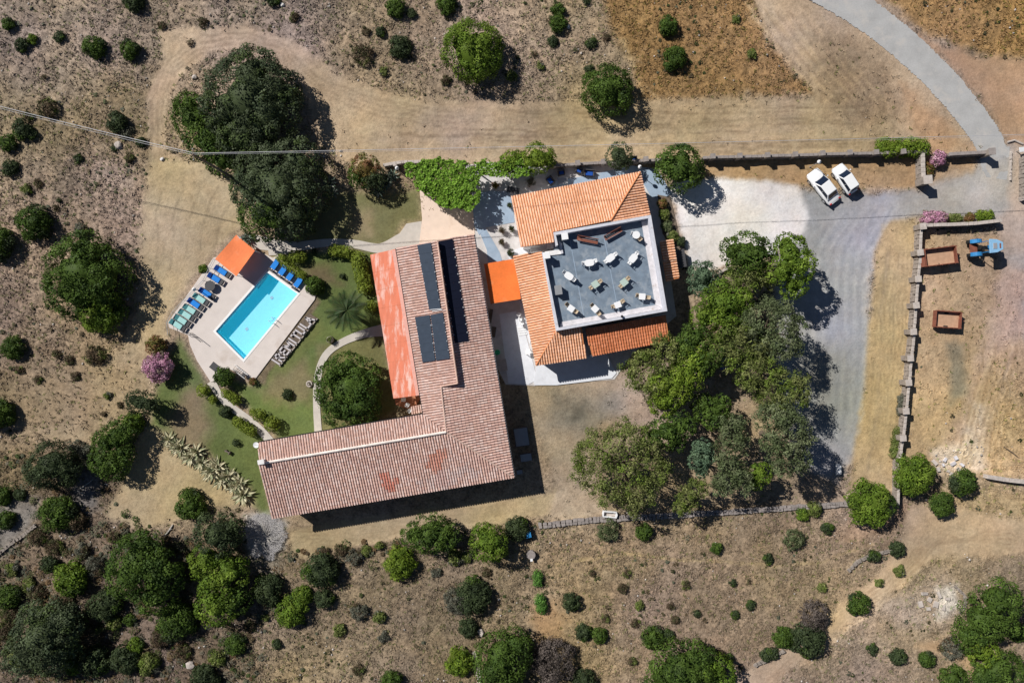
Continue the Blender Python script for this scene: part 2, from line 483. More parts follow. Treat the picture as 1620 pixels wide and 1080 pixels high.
# kind, polygon (photo px), colour (sRGB), grit, feather px, wobble px
REG = [
    ("s", [(-300, -300), (560, -300), (560, 60), (300, 90), (120, 250), (-300, 320)], (132, 117, 102), 1.0, 60, 40),
    ("s", [(-300, 330), (210, 330), (220, 560), (90, 690), (-300, 700)], (136, 117, 99), .95, 40, 25),
    ("s", [(150, 120), (250, 120), (240, 235), (90, 260), (60, 200)], (126, 110, 84), 1.0, 40, 25),
    ("s", [(-300, 690), (200, 700), (210, 830), (440, 870), (700, 850), (820, 860), (830, 1300), (-300, 1300)], (108, 93, 78), 1.1, 35, 25),
    ("s", [(390, 880), (830, 860), (830, 1400), (400, 1400)], (126, 110, 93), 1.0, 35, 20),
    ("s", [(850, 840), (1400, 810), (1340, 930), (1200, 1060), (1100, 1400), (850, 1400)], (135, 116, 98), .95, 30, 20),
    ("s", [(1080, -200), (1165, -200), (1210, 60), (1292, 148), (1010, 158), (1005, 100), (960, 40), (940, -200)], (137, 107, 72), 1.0, 12, 10),
    ("s", [(1395, -200), (2000, -200), (2000, 100), (1620, 96), (1560, 86), (1470, 50), (1405, 0)], (150, 117, 76), .95, 12, 10),
    ("s", [(250, 45), (390, 40), (470, 62), (530, 118), (600, 145), (680, 160), (1000, 160), (1292, 153), (1235, 80), (1160, -60),
           (1315, -60), (1425, 78), (1505, 150), (1550, 242), (1380, 244), (860, 262), (560, 262), (505, 235), (480, 150), (430, 100), (380, 76),
           (330, 82), (285, 120), (262, 160), (255, 260), (240, 260), (232, 150), (262, 90)], (178, 155, 130), .40, 6, 5),
    ("s", [(1300, 60), (1400, 95), (1440, 170), (1400, 215), (1310, 170), (1290, 110)], (148, 126, 104), .5, 25, 20),
    ("s", [(1425, 130), (1500, 190), (1540, 240), (1470, 240), (1430, 190)], (176, 142, 110), .4, 15, 9),
    ("s", [(1455, 60), (1560, 92), (1800, 90), (1800, 240), (1602, 232), (1570, 180), (1520, 115)], (182, 147, 118), .3, 9, 8),
    ("s", [(238, 250), (335, 258), (388, 292), (390, 345), (352, 385), (312, 430), (262, 500), (265, 535), (240, 560), (232, 640), (205, 692),
           (110, 700), (60, 690), (120, 640), (185, 600), (205, 540), (222, 480), (225, 420), (222, 340)], (180, 160, 130), .34, 8, 6),
    ("s", [(150, 560), (215, 520), (230, 640), (190, 690), (60, 690), (-20, 620), (40, 590)], (150, 130, 107), .6, 30, 15),
    ("s", [(232, 672), (270, 690), (425, 795), (330, 805), (232, 838), (165, 820), (190, 770)], (182, 161, 128), .35, 8, 6),
    ("s", [(452, 838), (600, 815), (870, 780), (900, 745), (960, 800), (820, 822), (560, 862), (462, 884)], (182, 160, 130), .35, 5, 4),
    ("s", [(826, 606), (1000, 596), (1052, 650), (930, 700), (960, 812), (862, 828), (880, 760), (850, 680)], (172, 153, 136), .42, 8, 6),
    ("s", [(880, 625), (985, 628), (1000, 660), (930, 690), (870, 670)], (138, 129, 122), .4, 22, 12),
    ("s", [(905, 645), (925, 640), (925, 660), (905, 665)], (100, 95, 90), .3, 14, 5),
    ("s", [(1050, 590), (1230, 620), (1340, 740), (1330, 800), (960, 815), (930, 700)], (158, 138, 116), .5, 20, 12),
    ("s", [(1120, 250), (1545, 245), (1545, 280), (1440, 300), (1290, 296), (1110, 280)], (172, 140, 104), .4, 6, 4),
    # gravel
    ("g", [(1268, 298), (1350, 307), (1455, 298), (1540, 276), (1556, 235), (1603, 230), (1600, 330), (1592, 345), (1450, 341), (1410, 352),
           (1384, 395), (1373, 500), (1366, 620), (1352, 720), (1325, 765), (1262, 740), (1225, 600), (1225, 450), (1240, 380)], (163, 163, 168), .20, 9, 8),
    ("g", [(1380, 335), (1600, 240), (1602, 345), (1440, 338)], (176, 170, 165), .2, 22, 8),
    ("g", [(1300, 420), (1380, 420), (1362, 680), (1310, 720)], (156, 158, 167), .20, 20, 12),
    ("g", [(1080, 284), (1175, 284), (1262, 293), (1284, 345), (1262, 388), (1210, 395), (1130, 425), (1092, 420), (1070, 350), (1062, 300)], (234, 229, 231), .18, 6, 6),
    ("g", [(1600, 230), (2000, 230), (2000, 800), (1660, 700), (1625, 520), (1590, 460), (1578, 390), (1582, 345), (1600, 330)], (184, 165, 152), .3, 12, 8),
    ("g", [(1592, 400), (1640, 400), (1660, 560), (1620, 560), (1590, 470)], (172, 163, 158), .3, 14, 8),
    # verge and paddock
    ("s", [(1402, 352), (1450, 344), (1443, 500), (1428, 620), (1412, 725), (1425, 800), (1345, 772), (1352, 720), (1368, 620), (1376, 500), (1386, 400)], (180, 155, 118), .4, 6, 5),
    ("s", [(1452, 365), (1578, 372), (1588, 450), (1622, 540), (1660, 760), (1430, 745), (1425, 700), (1440, 500)], (177, 150, 120), .52, 8, 6),
    ("s", [(1590, 420), (1625, 430), (1625, 520), (1570, 560), (1540, 640), (1560, 740), (1470, 740), (1500, 690), (1520, 640), (1545, 560)], (186, 158, 138), .45, 14, 9),
    ("s", [(1540, 640), (1580, 640), (1560, 745), (1480, 748), (1470, 712), (1520, 700)], (196, 178, 168), .6, 12, 8),
    ("s", [(1500, 545), (1525, 545), (1528, 620), (1505, 640)], (138, 128, 112), .4, 10, 5),
    ("s", [(1570, 570), (1800, 560), (1800, 760), (1575, 755), (1560, 700)], (170, 143, 110), .75, 14, 9),
    ("s", [(1430, 780), (1800, 760), (1800, 900), (1560, 880), (1480, 900), (1440, 860)], (158, 136, 108), .7, 22, 14),
    ("s", [(1380, 780), (1440, 800), (1400, 850), (1340, 880), (1270, 890), (1330, 840)], (158, 130, 104), .6, 16, 10),
    # lawns
    ("l", [(538, 300), (600, 308), (660, 300), (667, 348), (640, 354), (618, 388), (560, 390), (500, 384), (470, 378), (480, 350)], (118, 116, 82), .30, 9, 5),
    ("l", [(430, 402), (602, 395), (606, 535), (505, 695), (445, 695), (345, 592), (400, 612), (500, 470), (455, 425)], (102, 118, 64), .32, 7, 3),
    ("l", [(285, 535), (300, 560), (332, 622), (438, 705), (412, 712), (430, 830), (405, 800), (395, 770), (320, 705), (240, 672), (245, 630), (262, 570)], (104, 118, 68), .32, 8, 4),
    ("l", [(500, 545), (602, 528), (628, 645), (560, 690), (500, 692)], (118, 116, 76), .32, 7, 3),
    ("s", [(300, 612), (320, 615), (335, 680), (320, 712), (280, 700), (262, 660)], (138, 122, 98), .35, 16, 8),
    ("l", [(440, 585), (480, 570), (500, 600), (490, 640), (440, 640), (405, 620)], (128, 120, 86), .32, 14, 8),
    ("l", [(560, 330), (590, 330), (590, 372), (560, 372)], (144, 130, 104), .3, 14, 8),
    ("l", [(470, 420), (520, 420), (540, 450), (500, 455)], (112, 100, 74), .32, 14, 8),
    ("l", [(430, 580), (500, 500), (512, 520), (450, 590)], (110, 118, 64), .3, 12, 5),
    ("s", [(400, 606), (500, 468), (506, 478), (425, 590), (420, 610)], (112, 99, 78), .6, 3, 2),
    ("s", [(1440, 900), (1700, 880), (1700, 1250), (1150, 1250), (1250, 1060), (1380, 990)], (134, 117, 98), .95, 25, 18),
    ("s", [(1200, 850), (1420, 850), (1390, 930), (1290, 985), (1200, 1000)], (138, 119, 99), .9, 20, 14),
    # soil painted paler under the bare shrub to offset shade among its twigs; debris
    ("s", [(390, 815), (430, 812), (452, 830), (452, 870), (420, 888), (395, 880), (385, 850)], (184, 181, 184), .5, 9, 7),
    ("s", [(395, 870), (452, 875), (440, 915), (400, 905)], (134, 124, 114), .8, 12, 7),
    ("s", [(842, 960), (880, 950), (900, 985), (885, 1010), (850, 1010), (838, 980)], (158, 128, 100), .5, 12, 8),
    ("s", [(-20, 800), (60, 790), (55, 840), (0, 880), (-20, 860)], (118, 112, 110), .6, 14, 8),
    ("s", [(120, 745), (160, 740), (150, 800), (110, 850), (95, 830)], (116, 110, 108), .6, 12, 8),
    ("s", [(1380, 965), (1500, 900), (1520, 960), (1490, 990), (1420, 985)], (146, 130, 118), .8, 14, 9),
    ("s", [(1480, 930), (1512, 925), (1520, 960), (1485, 975)], (176, 168, 164), .8, 8, 6),
    ("s", [(1500, 795), (1560, 815), (1800, 830), (1800, 880), (1560, 880), (1480, 880), (1440, 915), (1375, 960), (1300, 1010), (1215, 1090),
           (1120, 1180), (1060, 1180), (1140, 1090), (1235, 1022), (1320, 965), (1390, 905), (1430, 850), (1440, 800)], (190, 164, 136), .34, 7, 5),
    ("s", [(1455, 1015), (1520, 1012), (1548, 1050), (1540, 1066), (1500, 1034), (1455, 1030)], (184, 154, 124), .4, 6, 4),
]
# fine lines in the soil: wheel ruts, footpaths, mowing stripes  (points, half width px, colour, strength)
LINES = [
    ([(985, 60), (1003, 110), (1012, 140), (1010, 160)], 4, (176, 150, 116), .7),
    ([(1014, 130), (1045, 158)], 1.6, (176, 150, 120), .7),
    ([(400, 52), (470, 95), (520, 130), (600, 160)], 4, (178, 154, 128), .6),
    ([(370, 62), (440, 78), (500, 130), (515, 165)], 3, (176, 152, 126), .5),
    ([(690, 150), (760, 175), (900, 190), (1100, 192), (1300, 188)], 4, (170, 150, 124), .4),
    ([(560, 222), (800, 212), (1000, 208), (1280, 205)], 3, (182, 160, 138), .45),
    ([(880, 895), (940, 885), (1000, 875), (1080, 884), (1150, 888), (1220, 896), (1300, 890), (1380, 860)], 2.2, (170, 148, 112), .6),
    ([(1200, 1075), (1290, 1010), (1350, 975), (1400, 930)], 4, (192, 168, 140), .5),
    ([(1265, 1050), (1320, 1005), (1380, 970), (1430, 925)], 3, (192, 168, 140), .5),
    ([(1450, 1045 - 25), (1500, 1030 - 5), (1540, 1060)], 4, (176, 146, 114), .5),
    ([(1405, 400), (1396, 500), (1388, 640), (1370, 760)], 3, (162, 142, 116), .5),
    ([(1425, 400), (1412, 520), (1402, 660), (1390, 760)], 2, (166, 146, 116), .4),
    ([(1600, 560), (1572, 640), (1556, 740)], 3, (176, 150, 128), .5),
    ([(280, 290), (330, 340), (370, 350)], 2, (182, 160, 126), .5),
    ([(250, 120), (262, 90), (310, 66), (380, 60)], 3, (168, 148, 124), .5),
    ([(225, 470), (235, 540), (225, 610)], 3, (178, 152, 120), .5),
    ([(240, 470), (222, 540), (212, 620)], 2, (140, 122, 98), .4),
    ([(1130, 262), (1300, 268), (1440, 272)], 1.2, (150, 124, 92), .5),
    ([(200, 470), (260, 420), (310, 395)], 2, (180, 158, 124), .4),
    ([(1210, 10), (1250, 60), (1300, 110)], 2, (176, 150, 118), .5),
    ([(1180, 0), (1230, 70), (1290, 150)], 2.5, (182, 156, 122), .5),
]
for k in range(9):
    LINES.append(([(262 + k * 14, 275 + k * 3), (248 + k * 13, 345), (250 + k * 10, 425)], 1.6, (182, 162, 132) if k % 2 else (144, 128, 104), .35))
LR = np.random.default_rng(4)
for k in range(34):      # mower and wheel streaks along the long strip
    y0 = 168 + k * 2.6; x0 = LR.uniform(520, 1150)
    LINES.append(([(x0, y0 + LR.uniform(-3, 3)), (x0 + 160, y0 + LR.uniform(-3, 3)), (x0 + LR.uniform(250, 420), y0 + LR.uniform(-4, 4))], LR.uniform(1.0, 2.4),
                  (186, 164, 136) if k % 2 else (134, 114, 92), .45))
for k in range(16):      # verge and drive
    x0 = 1382 + k * 3.4
    LINES.append(([(x0 + 14, 380 + LR.uniform(0, 60)), (x0 + 4, 520), (x0 - 10, 640 + LR.uniform(0, 90))], LR.uniform(.9, 1.8), (196, 172, 132) if k % 2 else (150, 130, 100), .4))
for k in range(12):
    x0 = 1275 + k * 8
    LINES.append(([(x0 + 60, 318 + LR.uniform(-10, 14)), (x0 + 10, 400), (x0 + 4, 540), (x0 - 4, 690)], LR.uniform(1.2, 3), (184, 184, 186) if k % 2 else (146, 148, 156), .35))
for k in range(14):
    LINES.append(([(1560 + k * 4, 560 + LR.uniform(-40, 20)), (1535 + k * 4, 650), (1510 + k * 5, 735)], LR.uniform(1, 2), (206, 180, 150) if k % 2 else (150, 124, 98), .4))
for k in range(12):
    LINES.append(([(470 + k * 4, 846 + k * 2.2), (620, 822 + k * 2.4), (800, 796 + k * 1.6)], 1.2, (188, 168, 136) if k % 2 else (146, 126, 100), .4))
for k in range(14):
    LINES.append(([(1180 + k * 9, 20), (1235 + k * 8, 95), (1300 + k * 8, 160)], 1.3, (190, 164, 128) if k % 2 else (138, 116, 92), .35))
for k in range(10):
    LINES.append(([(1215 + k * 6, 1075 - k * 2), (1300 + k * 5, 1000 - k), (1385 + k * 5, 930), (1450 + k * 6, 870 - k * 3), (1600, 835 + k * 4)], 2, (206, 180, 150) if k % 2 else (160, 132, 106), .4))
for k in range(8):       # the loop of the old track round the big trees
    o_ = k * 4.2 - 15
    LINES.append(([(252 - o_, 250), (248 - o_, 160), (268 - o_ * .6, 100 - o_ * .7), (320, 66 - o_), (390, 58 - o_), (450 + o_ * .5, 82 - o_ * .8), (505 + o_ * .6, 135 - o_ * .6), (600, 168 - o_), (720, 188 - o_)],
                  2.2, (190, 168, 142) if k % 2 else (142, 122, 102), .4))
for k in range(7):
    LINES.append(([(240 + k * 5, 760 + k * 9), (330 + k * 8, 742 + k * 8)], 1.5, (184, 164, 132), .35))

POOL = [(423, 431), (471, 465), (386, 568), (342, 524)]
DECK = [(398, 392), (432, 408), (440, 404), (500, 467), (498, 474), (402, 602), (380, 590), (362, 583), (352, 600), (334, 604),
        (312, 570), (301, 545), (298, 530), (268, 518), (266, 510), (338, 408)]
BUILT = [DECK, [(262, 505), (300, 400), (380, 370), (640, 370), (640, 720), (420, 720), (330, 640)], [(540, 380), (740, 330), (760, 262), (1045, 258), (1062, 300), (1075, 460), (1062, 560), (985, 600), (850, 610),
                (880, 780), (480, 840), (405, 700), (590, 640), (580, 400)],
         [(1560, 225), (1290, -20), (1385, -20), (1600, 225)]]

GX0, GX1, GY0, GY1, GS = -72.0, 72.0, -50.0, 50.0, 0.21
nx, ny = int((GX1 - GX0) / GS) + 1, int((GY1 - GY0) / GS) + 1
gx, gy = np.meshgrid(np.linspace(GX0, GX1, nx), np.linspace(GY0, GY1, ny))
PX, PY = 810 + gx * S, 540 - gy * S
w1 = vnoise(gx, gy, .35, 3, 5, .65) - .5
w2 = vnoise(gx, gy, .35, 5, 5, .65) - .5
w3 = vnoise(gx, gy, 1.4, 9, 3) - .5
GC = np.zeros((ny, nx, 3)) + np.array(SCRUB, float)
GG = np.ones((ny, nx))
KIND = np.zeros((ny, nx), int)
for kind, poly, col, grit, feather, wob in REG:
    xs, ys = [p[0] for p in poly], [p[1] for p in poly]
    mg = feather + wob * 2 + 5
    sel = (PX > min(xs) - mg) & (PX < max(xs) + mg) & (PY > min(ys) - mg) & (PY < max(ys) + mg)
    if not sel.any():
        continue
    dd = sdf(PX[sel], PY[sel], poly) + (w1[sel] * 2.6 + w3[sel] * 1.2) * wob
    a = np.clip(.5 - dd / (2 * feather), 0, 1)
    a = a * a * (3 - 2 * a)
    GC[sel] = GC[sel] * (1 - a[:, None]) + np.array(col, float) * a[:, None]
    GG[sel] = GG[sel] * (1 - a) + grit * a
    kk = KIND[sel]
    kk[a > .5] = {"s": 0, "g": 1, "l": 2}[kind]
    KIND[sel] = kk
for pts, hw, col, st in LINES:
    dd = line_d(PX + w1 * 14, PY + w2 * 14, pts)
    hw = max(hw * 1.25, 2.2)
    a = min(1, st * 1.5) * np.clip(1.3 - dd / hw, 0, 1) * np.clip(.65 + w3 * 1.6 + w1 * 1.2, 0, 1)
    GC = GC * (1 - a[..., None]) + np.array(col, float) * a[..., None]
    GG = GG * (1 - a * .4)
# broad natural drift of tone
drift = (vnoise(gx, gy, .12, 21, 4) - .5)
gm = GC.mean(-1, keepdims=True)
GC = gm + (GC - gm) * .86
GC *= (1 + drift * .30)[..., None]
GC *= (.885 + .235 * np.clip(GG, 0, 1))[..., None]
GC *= np.array([.985, .993, .972])
GC[..., 2] *= 1 - (vnoise(gx, gy, .09, 33, 3) - .5) * .25
gl = np.where(GC <= 10, GC / 255 / 12.92, ((GC / 255 + .055) / 1.055) ** 2.4)
# relief: rough in the scrub, flat round the buildings
flat = np.full(PX.shape, 1e9)
for b in BUILT:
    flat = np.minimum(flat, sdf(PX, PY, b))
fl = np.clip(flat / 40, 0, 1)
Z = ((vnoise(gx, gy, .9, 41, 4, .6) - .5) * .42 * np.clip(GG, .2, 1) + (vnoise(gx, gy, .1, 43, 3) - .5) * .5) * fl
Z = Z - .02 * (1 - fl) - .05 * fl

def ground_z(x, y):
    i = min(max(int((x - GX0) / GS), 0), nx - 1)
    j = min(max(int((y - GY0) / GS), 0), ny - 1)
    return float(Z[j, i])

def G(px, py):
    x, y = U2(px, py)
    return (x, y, ground_z(x, y))

pool_d = sdf(PX, PY, POOL)
ids = np.arange(nx * ny).reshape(ny, nx)
F = np.stack([ids[:-1, :-1], ids[:-1, 1:], ids[1:, 1:], ids[1:, :-1]], -1).reshape(-1, 4)
fk = KIND[:-1, :-1].reshape(-1)
keep = (pool_d[:-1, :-1] > 3.5).reshape(-1)
V = np.stack([gx, gy, Z], -1).reshape(-1, 3)
CC = gl.reshape(-1, 3)
for kid, nm in ((0, "ground"), (1, "gravel_yard"), (2, "lawn")):
    f = F[(fk == kid) & keep]
    u, inv = np.unique(f, return_inverse=True)
    o = np_mesh(nm, V[u], inv.reshape(-1, 4), CC[u], GROUND, kind="structure", extra={"grit": GG.reshape(-1)[u]})
    o.data.polygons.foreach_set("use_smooth", np.ones(len(f), bool))
# the land goes on beyond the survey area
R0 = 900
q = []
ring = [(-R0, -R0, GX1, GY0), (GX1, -R0, R0, GY1), (GX0, GY1, R0, R0), (-R0, GY0, GX0, R0)]
vv, ff = [], []
for (a, b, c, e) in ring:
    mx_, my_ = max(2, int((c - a) / 30)), max(2, int((e - b) / 30))
    base = len(vv)
    for j in range(my_ + 1):
        for i in range(mx_ + 1):
            x, y = a + (c - a) * i / mx_, b + (e - b) * j / my_
            vv.append((x, y, -.1 + 2.5 * (mnoise.noise((x * .01, y * .01, 0))) * min(1, max(abs(x) - 72, abs(y) - 50, 0) / 80)))
    for j in range(my_):
        for i in range(mx_):
            k = base + j * (mx_ + 1) + i
            ff.append((k, k + 1, k + mx_ + 2, k + mx_ + 1))
vv = np.array(vv)
np_mesh("far_ground", vv, np.array(ff), np.tile(np.array(lin(*SCRUB)), (len(vv), 1)), GROUND, kind="structure", extra={"grit": np.ones(len(vv))})

# --- ground litter: dry tussocks, cushions of scrub, loose stones
def pts_for(n, need, power=1.0, seed=1):
    r = np.random.default_rng(seed)
    i, j = r.integers(0, nx, n), r.integers(0, ny, n)
    k = r.random(n) < need[j, i] ** power
    i, j = i[k], j[k]
    x = gx[j, i] + (r.random(len(i)) - .5) * GS
    y = gy[j, i] + (r.random(len(i)) - .5) * GS
    return x, y, Z[j, i], gl[j, i], r

wild = np.clip((GG - .38) / .62, 0, 1) * fl * (KIND == 0)
clump = np.clip((vnoise(gx, gy, .30, 61, 4, .65) - .38) * 4, 0.08, 1)
x, y, z, c, r = pts_for(150000, wild * (.35 + .65 * clump), 1.0, 5)
n = len(x)
B_ = 5
ang = r.random((n, B_)) * 2 * math.pi
ln = (.10 + .22 * r.random((n, B_)))
hh = .05 + .16 * r.random((n, B_))
wd = .05 + .05 * r.random((n, B_))
ca, sa = np.cos(ang), np.sin(ang)
v = np.zeros((n, B_, 3, 3))
v[..., 0, 0] = x[:, None] - sa * wd; v[..., 0, 1] = y[:, None] + ca * wd; v[..., 0, 2] = z[:, None]
v[..., 1, 0] = x[:, None] + sa * wd; v[..., 1, 1] = y[:, None] - ca * wd; v[..., 1, 2] = z[:, None]
v[..., 2, 0] = x[:, None] + ca * ln; v[..., 2, 1] = y[:, None] + sa * ln; v[..., 2, 2] = z[:, None] + hh
tone = (.80 + .48 * r.random((n, 1))) * np.ones((n, 3))
cc = c * tone
greenish = r.random(n) < .18
cc[greenish] *= np.array([.72, .86, .6])
cc = np.repeat(cc, B_ * 3, 0)
litter = np_mesh("dry_grass", v.reshape(-1, 3), np.arange(n * B_ * 3).reshape(-1, 3), cc, LEAF, kind="stuff")
tag(litter, "straw coloured dry grass tussocks all over the rough ground", "grass")

# low cushions, dark and speckled
patch = np.clip((vnoise(gx, gy, .22, 77, 4, .6) - .47) * 7, 0, 1)
bl = (PX < 420) & (PY > 690)
need = wild * (.12 + .88 * patch) * np.where(bl, 1.6, .62) * np.clip(GG, 0, 1)
x, y, z, c, r = pts_for(20000, need, 1.5, 8)
n = len(x)
NL = 16
rad = (.10 + .28 * r.random(n) ** 2.2)
rad = np.where((x < -26) & (y < -11), rad * 1.9, rad)
ang = r.random((n, NL)) * 2 * math.pi
el = np.arcsin(r.random((n, NL)))
cx_ = x[:, None] + rad[:, None] * np.cos(ang) * np.cos(el) * r.uniform(.5, 1, (n, NL))
cy_ = y[:, None] + rad[:, None] * np.sin(ang) * np.cos(el) * r.uniform(.5, 1, (n, NL))
cz_ = z[:, None] + rad[:, None] * np.sin(el) * .8
s_ = .05 + .09 * r.random((n, NL))
a1 = r.random((n, NL)) * 6.28
v = np.zeros((n, NL, 4, 3))
tz = (r.random((n, NL)) - .5) * .12
for k, (da, rr) in enumerate(((0, 1), (1.6, .8), (3.1, 1), (4.7, .8))):
    v[..., k, 0] = cx_ + np.cos(a1 + da) * s_ * rr
    v[..., k, 1] = cy_ + np.sin(a1 + da) * s_ * rr
    v[..., k, 2] = cz_ + (tz if k % 2 else -tz)
pal = np.array([(.05, .055, .025), (.085, .075, .04), (.12, .10, .06), (.055, .07, .025), (.11, .085, .05), (.10, .11, .075)])
cc = pal[r.integers(0, len(pal), n)] * (.8 + .5 * r.random((n, 1)))
cc = np.repeat(cc, NL * 4, 0) * (.8 + .4 * r.random((n * NL * 4, 1)))
o = np_mesh("scrub_cushions", v.reshape(-1, 3), np.arange(n * NL * 4).reshape(-1, 4), cc, LEAF, kind="stuff")
tag(o, "small brown and green cushions of dry scrub over the slope", "scrub")

# knee-high undergrowth between the thickets of the lower left
thick = np.clip((vnoise(gx, gy, .16, 113, 4, .6) - .40) * 5, 0, 1)
ulp = [(-100, 700), (110, 720), (160, 770), (240, 840), (380, 880), (450, 900), (420, 1000), (400, 1200), (-100, 1200)]
need = (sdf(PX, PY, ulp) + w1 * 60 < 0) * (.06 + .55 * thick) * fl
need = np.maximum(need, (sdf(PX, PY, [(450, 870), (640, 850), (640, 880), (560, 900), (470, 905)]) < 0) * .35)
x, y, z, c, r = pts_for(42000, need, 1.0, 44)
n = len(x); NL = 44
rad = .22 + .55 * r.random(n) ** 2
ang = r.random((n, NL)) * 2 * math.pi
el = np.arcsin(r.random((n, NL)))
k_ = rad[:, None] * np.cos(el) * r.uniform(.6, 1.05, (n, NL))
cx_, cy_, cz_ = x[:, None] + k_ * np.cos(ang), y[:, None] + k_ * np.sin(ang), z[:, None] + rad[:, None] * np.sin(el) * .75
s_ = .05 + .07 * r.random((n, NL)); a1 = r.random((n, NL)) * 6.28
v = np.zeros((n, NL, 4, 3)); tz = (r.random((n, NL)) - .5) * .12
for k, (da, rr) in enumerate(((0, 1), (1.6, .8), (3.1, 1), (4.7, .8))):
    v[..., k, 0] = cx_ + np.cos(a1 + da) * s_ * rr
    v[..., k, 1] = cy_ + np.sin(a1 + da) * s_ * rr
    v[..., k, 2] = cz_ + (tz if k % 2 else -tz)
pal = np.array([(.075, .085, .035), (.11, .085, .05), (.12, .125, .08), (.15, .115, .07), (.065, .09, .03), (.10, .105, .075), (.17, .15, .11), (.13, .085, .045)])
cc = pal[r.integers(0, len(pal), n)] * (.8 + .5 * r.random((n, 1)))
cc = np.repeat(cc, NL * 4, 0) * np.repeat(.75 + .5 * r.random((n * NL, 1)), 4, 0)
o = np_mesh("undergrowth", v.reshape(-1, 3), np.arange(n * NL * 4).reshape(-1, 4), cc, LEAF, kind="stuff")
tag(o, "mixed brown, grey and olive undergrowth between the lower left thickets", "undergrowth")
print("undergrowth", n)

# loose stones
need = wild * (.15 + .85 * np.clip((vnoise(gx, gy, .25, 91, 4) - .5) * 6, 0, 1)) * .5
for pl in ([(1480, 715), (1560, 700), (1550, 750), (1480, 748)], [(1440, 925), (1515, 920), (1520, 975), (1440, 985)],
           [(460, 885), (700, 870), (690, 900), (470, 910)], [(340, 215), (540, 225), (540, 262), (480, 262)]):
    need = np.maximum(need, (sdf(PX, PY, pl) < 0) * .9)
x, y, z, c, r = pts_for(26000, need, 1.3, 12)
n = len(x)
oct_v = np.array([(1, 0, 0), (0, 1, 0), (-1, 0, 0), (0, -1, 0), (0, 0, 1), (0, 0, -1)])
oct_f = np.array([(0, 1, 4), (1, 2, 4), (2, 3, 4), (3, 0, 4), (1, 0, 5), (2, 1, 5), (3, 2, 5), (0, 3, 5)])
sz = .05 + .13 * r.random(n) ** 3
jit = .65 + .7 * r.random((n, 6, 1))
v = oct_v[None] * sz[:, None, None] * jit
an = r.random(n) * 6.28
vx = v[..., 0] * np.cos(an)[:, None] - v[..., 1] * np.sin(an)[:, None]
vy = v[..., 0] * np.sin(an)[:, None] + v[..., 1] * np.cos(an)[:, None]
v = np.stack([vx + x[:, None], vy + y[:, None], v[..., 2] * .8 + z[:, None] + sz[:, None] * .3], -1)
g_ = .26 + .34 * r.random((n, 1))
cc = np.repeat(np.concatenate([g_, g_ * .93, g_ * .86], 1), 6, 0)
ff = (oct_f[None] + (np.arange(n) * 6)[:, None, None]).reshape(-1, 3)
o = np_mesh("loose_stones", v.reshape(-1, 3), ff, cc, TILE, kind="stuff")
tag(o, "pale loose stones scattered over the dry ground", "stones")

# ------------------------------------------------------------------ pool, deck, paths, paving, road
def px_loop(pts, z=0.0):
    return [U2(a, b, z) for a, b in pts]

def smooth_loop(pts, closed=True, n=5):
    P = [np.array(p, float) for p in pts]
    out = []
    m = len(P)
    for i in range(m if closed else m - 1):
        p0, p1, p2, p3 = (P[(i + k - 1) % m] if closed else P[min(max(i + k - 1, 0), m - 1)] for k in range(4))
        for t in np.linspace(0, 1, n, endpoint=False):
            out.append(tuple(.5 * (2 * p1 + (p2 - p0) * t + (2 * p0 - 5 * p1 + 4 * p2 - p3) * t ** 2 + (3 * p1 - p0 - 3 * p2 + p3) * t ** 3)))
    if not closed:
        out.append(tuple(P[-1]))
    return out

def band(center, widths):
    """closed px loop round an open centreline"""
    c = smooth_loop(center, False, 6)
    w = np.interp(np.linspace(0, 1, len(c)), np.linspace(0, 1, len(widths)), widths)
    L_, R_ = [], []
    for i, p in enumerate(c):
        a, b = np.array(c[max(i - 1, 0)]), np.array(c[min(i + 1, len(c) - 1)])
        t = (b - a) / (np.linalg.norm(b - a) + 1e-9)
        L_.append((p[0] - t[1] * w[i] / 2, p[1] + t[0] * w[i] / 2))
        R_.append((p[0] + t[1] * w[i] / 2, p[1] - t[0] * w[i] / 2))
    return L_ + R_[::-1]

def sheet(name, pts, z0, z1, mat, holes=(), parent=None):
    return MB().prism(px_loop(pts), z0, z1, holes=[px_loop(h) for h in holes]).build(name, mat, parent, kind=None if parent else "structure")

def grow(poly, d):
    c = np.mean(poly, 0)
    out = []
    m = len(poly)
    for i in range(m):
        a, b, e = (np.array(poly[(i + k) % m], float) for k in (-1, 0, 1))
        u, v = (b - a) / np.linalg.norm(b - a), (b - e) / np.linalg.norm(b - e)
        s_ = np.cross(u, v)
        out.append(tuple(b + (u + v) * d / max(abs(s_), .3)))
    return out

COPE = grow(POOL, 3.2)
sheet("pool_deck", DECK, -.3, .10, PAVE, holes=[COPE])
pool = thing("swimming_pool", "rectangular turquoise swimming pool with white edge in the pale stone deck", "pool", (*U2(405, 496), 0))
MB().prism(px_loop(COPE), -.4, .13, holes=[px_loop(POOL)]).build("coping", COPING, pool, True)
bas = MB()
pw = px_loop(POOL)
bas.add([(p[0], p[1], -1.05) for p in pw], [(0, 1, 2, 3) if False else (3, 2, 1, 0)])
for i in range(4):
    a, b = pw[i], pw[(i + 1) % 4]
    bas.add([(a[0], a[1], -1.05), (b[0], b[1], -1.05), (b[0], b[1], .0), (a[0], a[1], .0)], [(0, 1, 2, 3)])
bas.build("basin", BASIN, pool, True)
wl = px_loop(grow(POOL, -.02))
MB().add([(p[0], p[1], -.07) for p in wl], [(3, 2, 1, 0)]).build("water", WATER, pool, True)
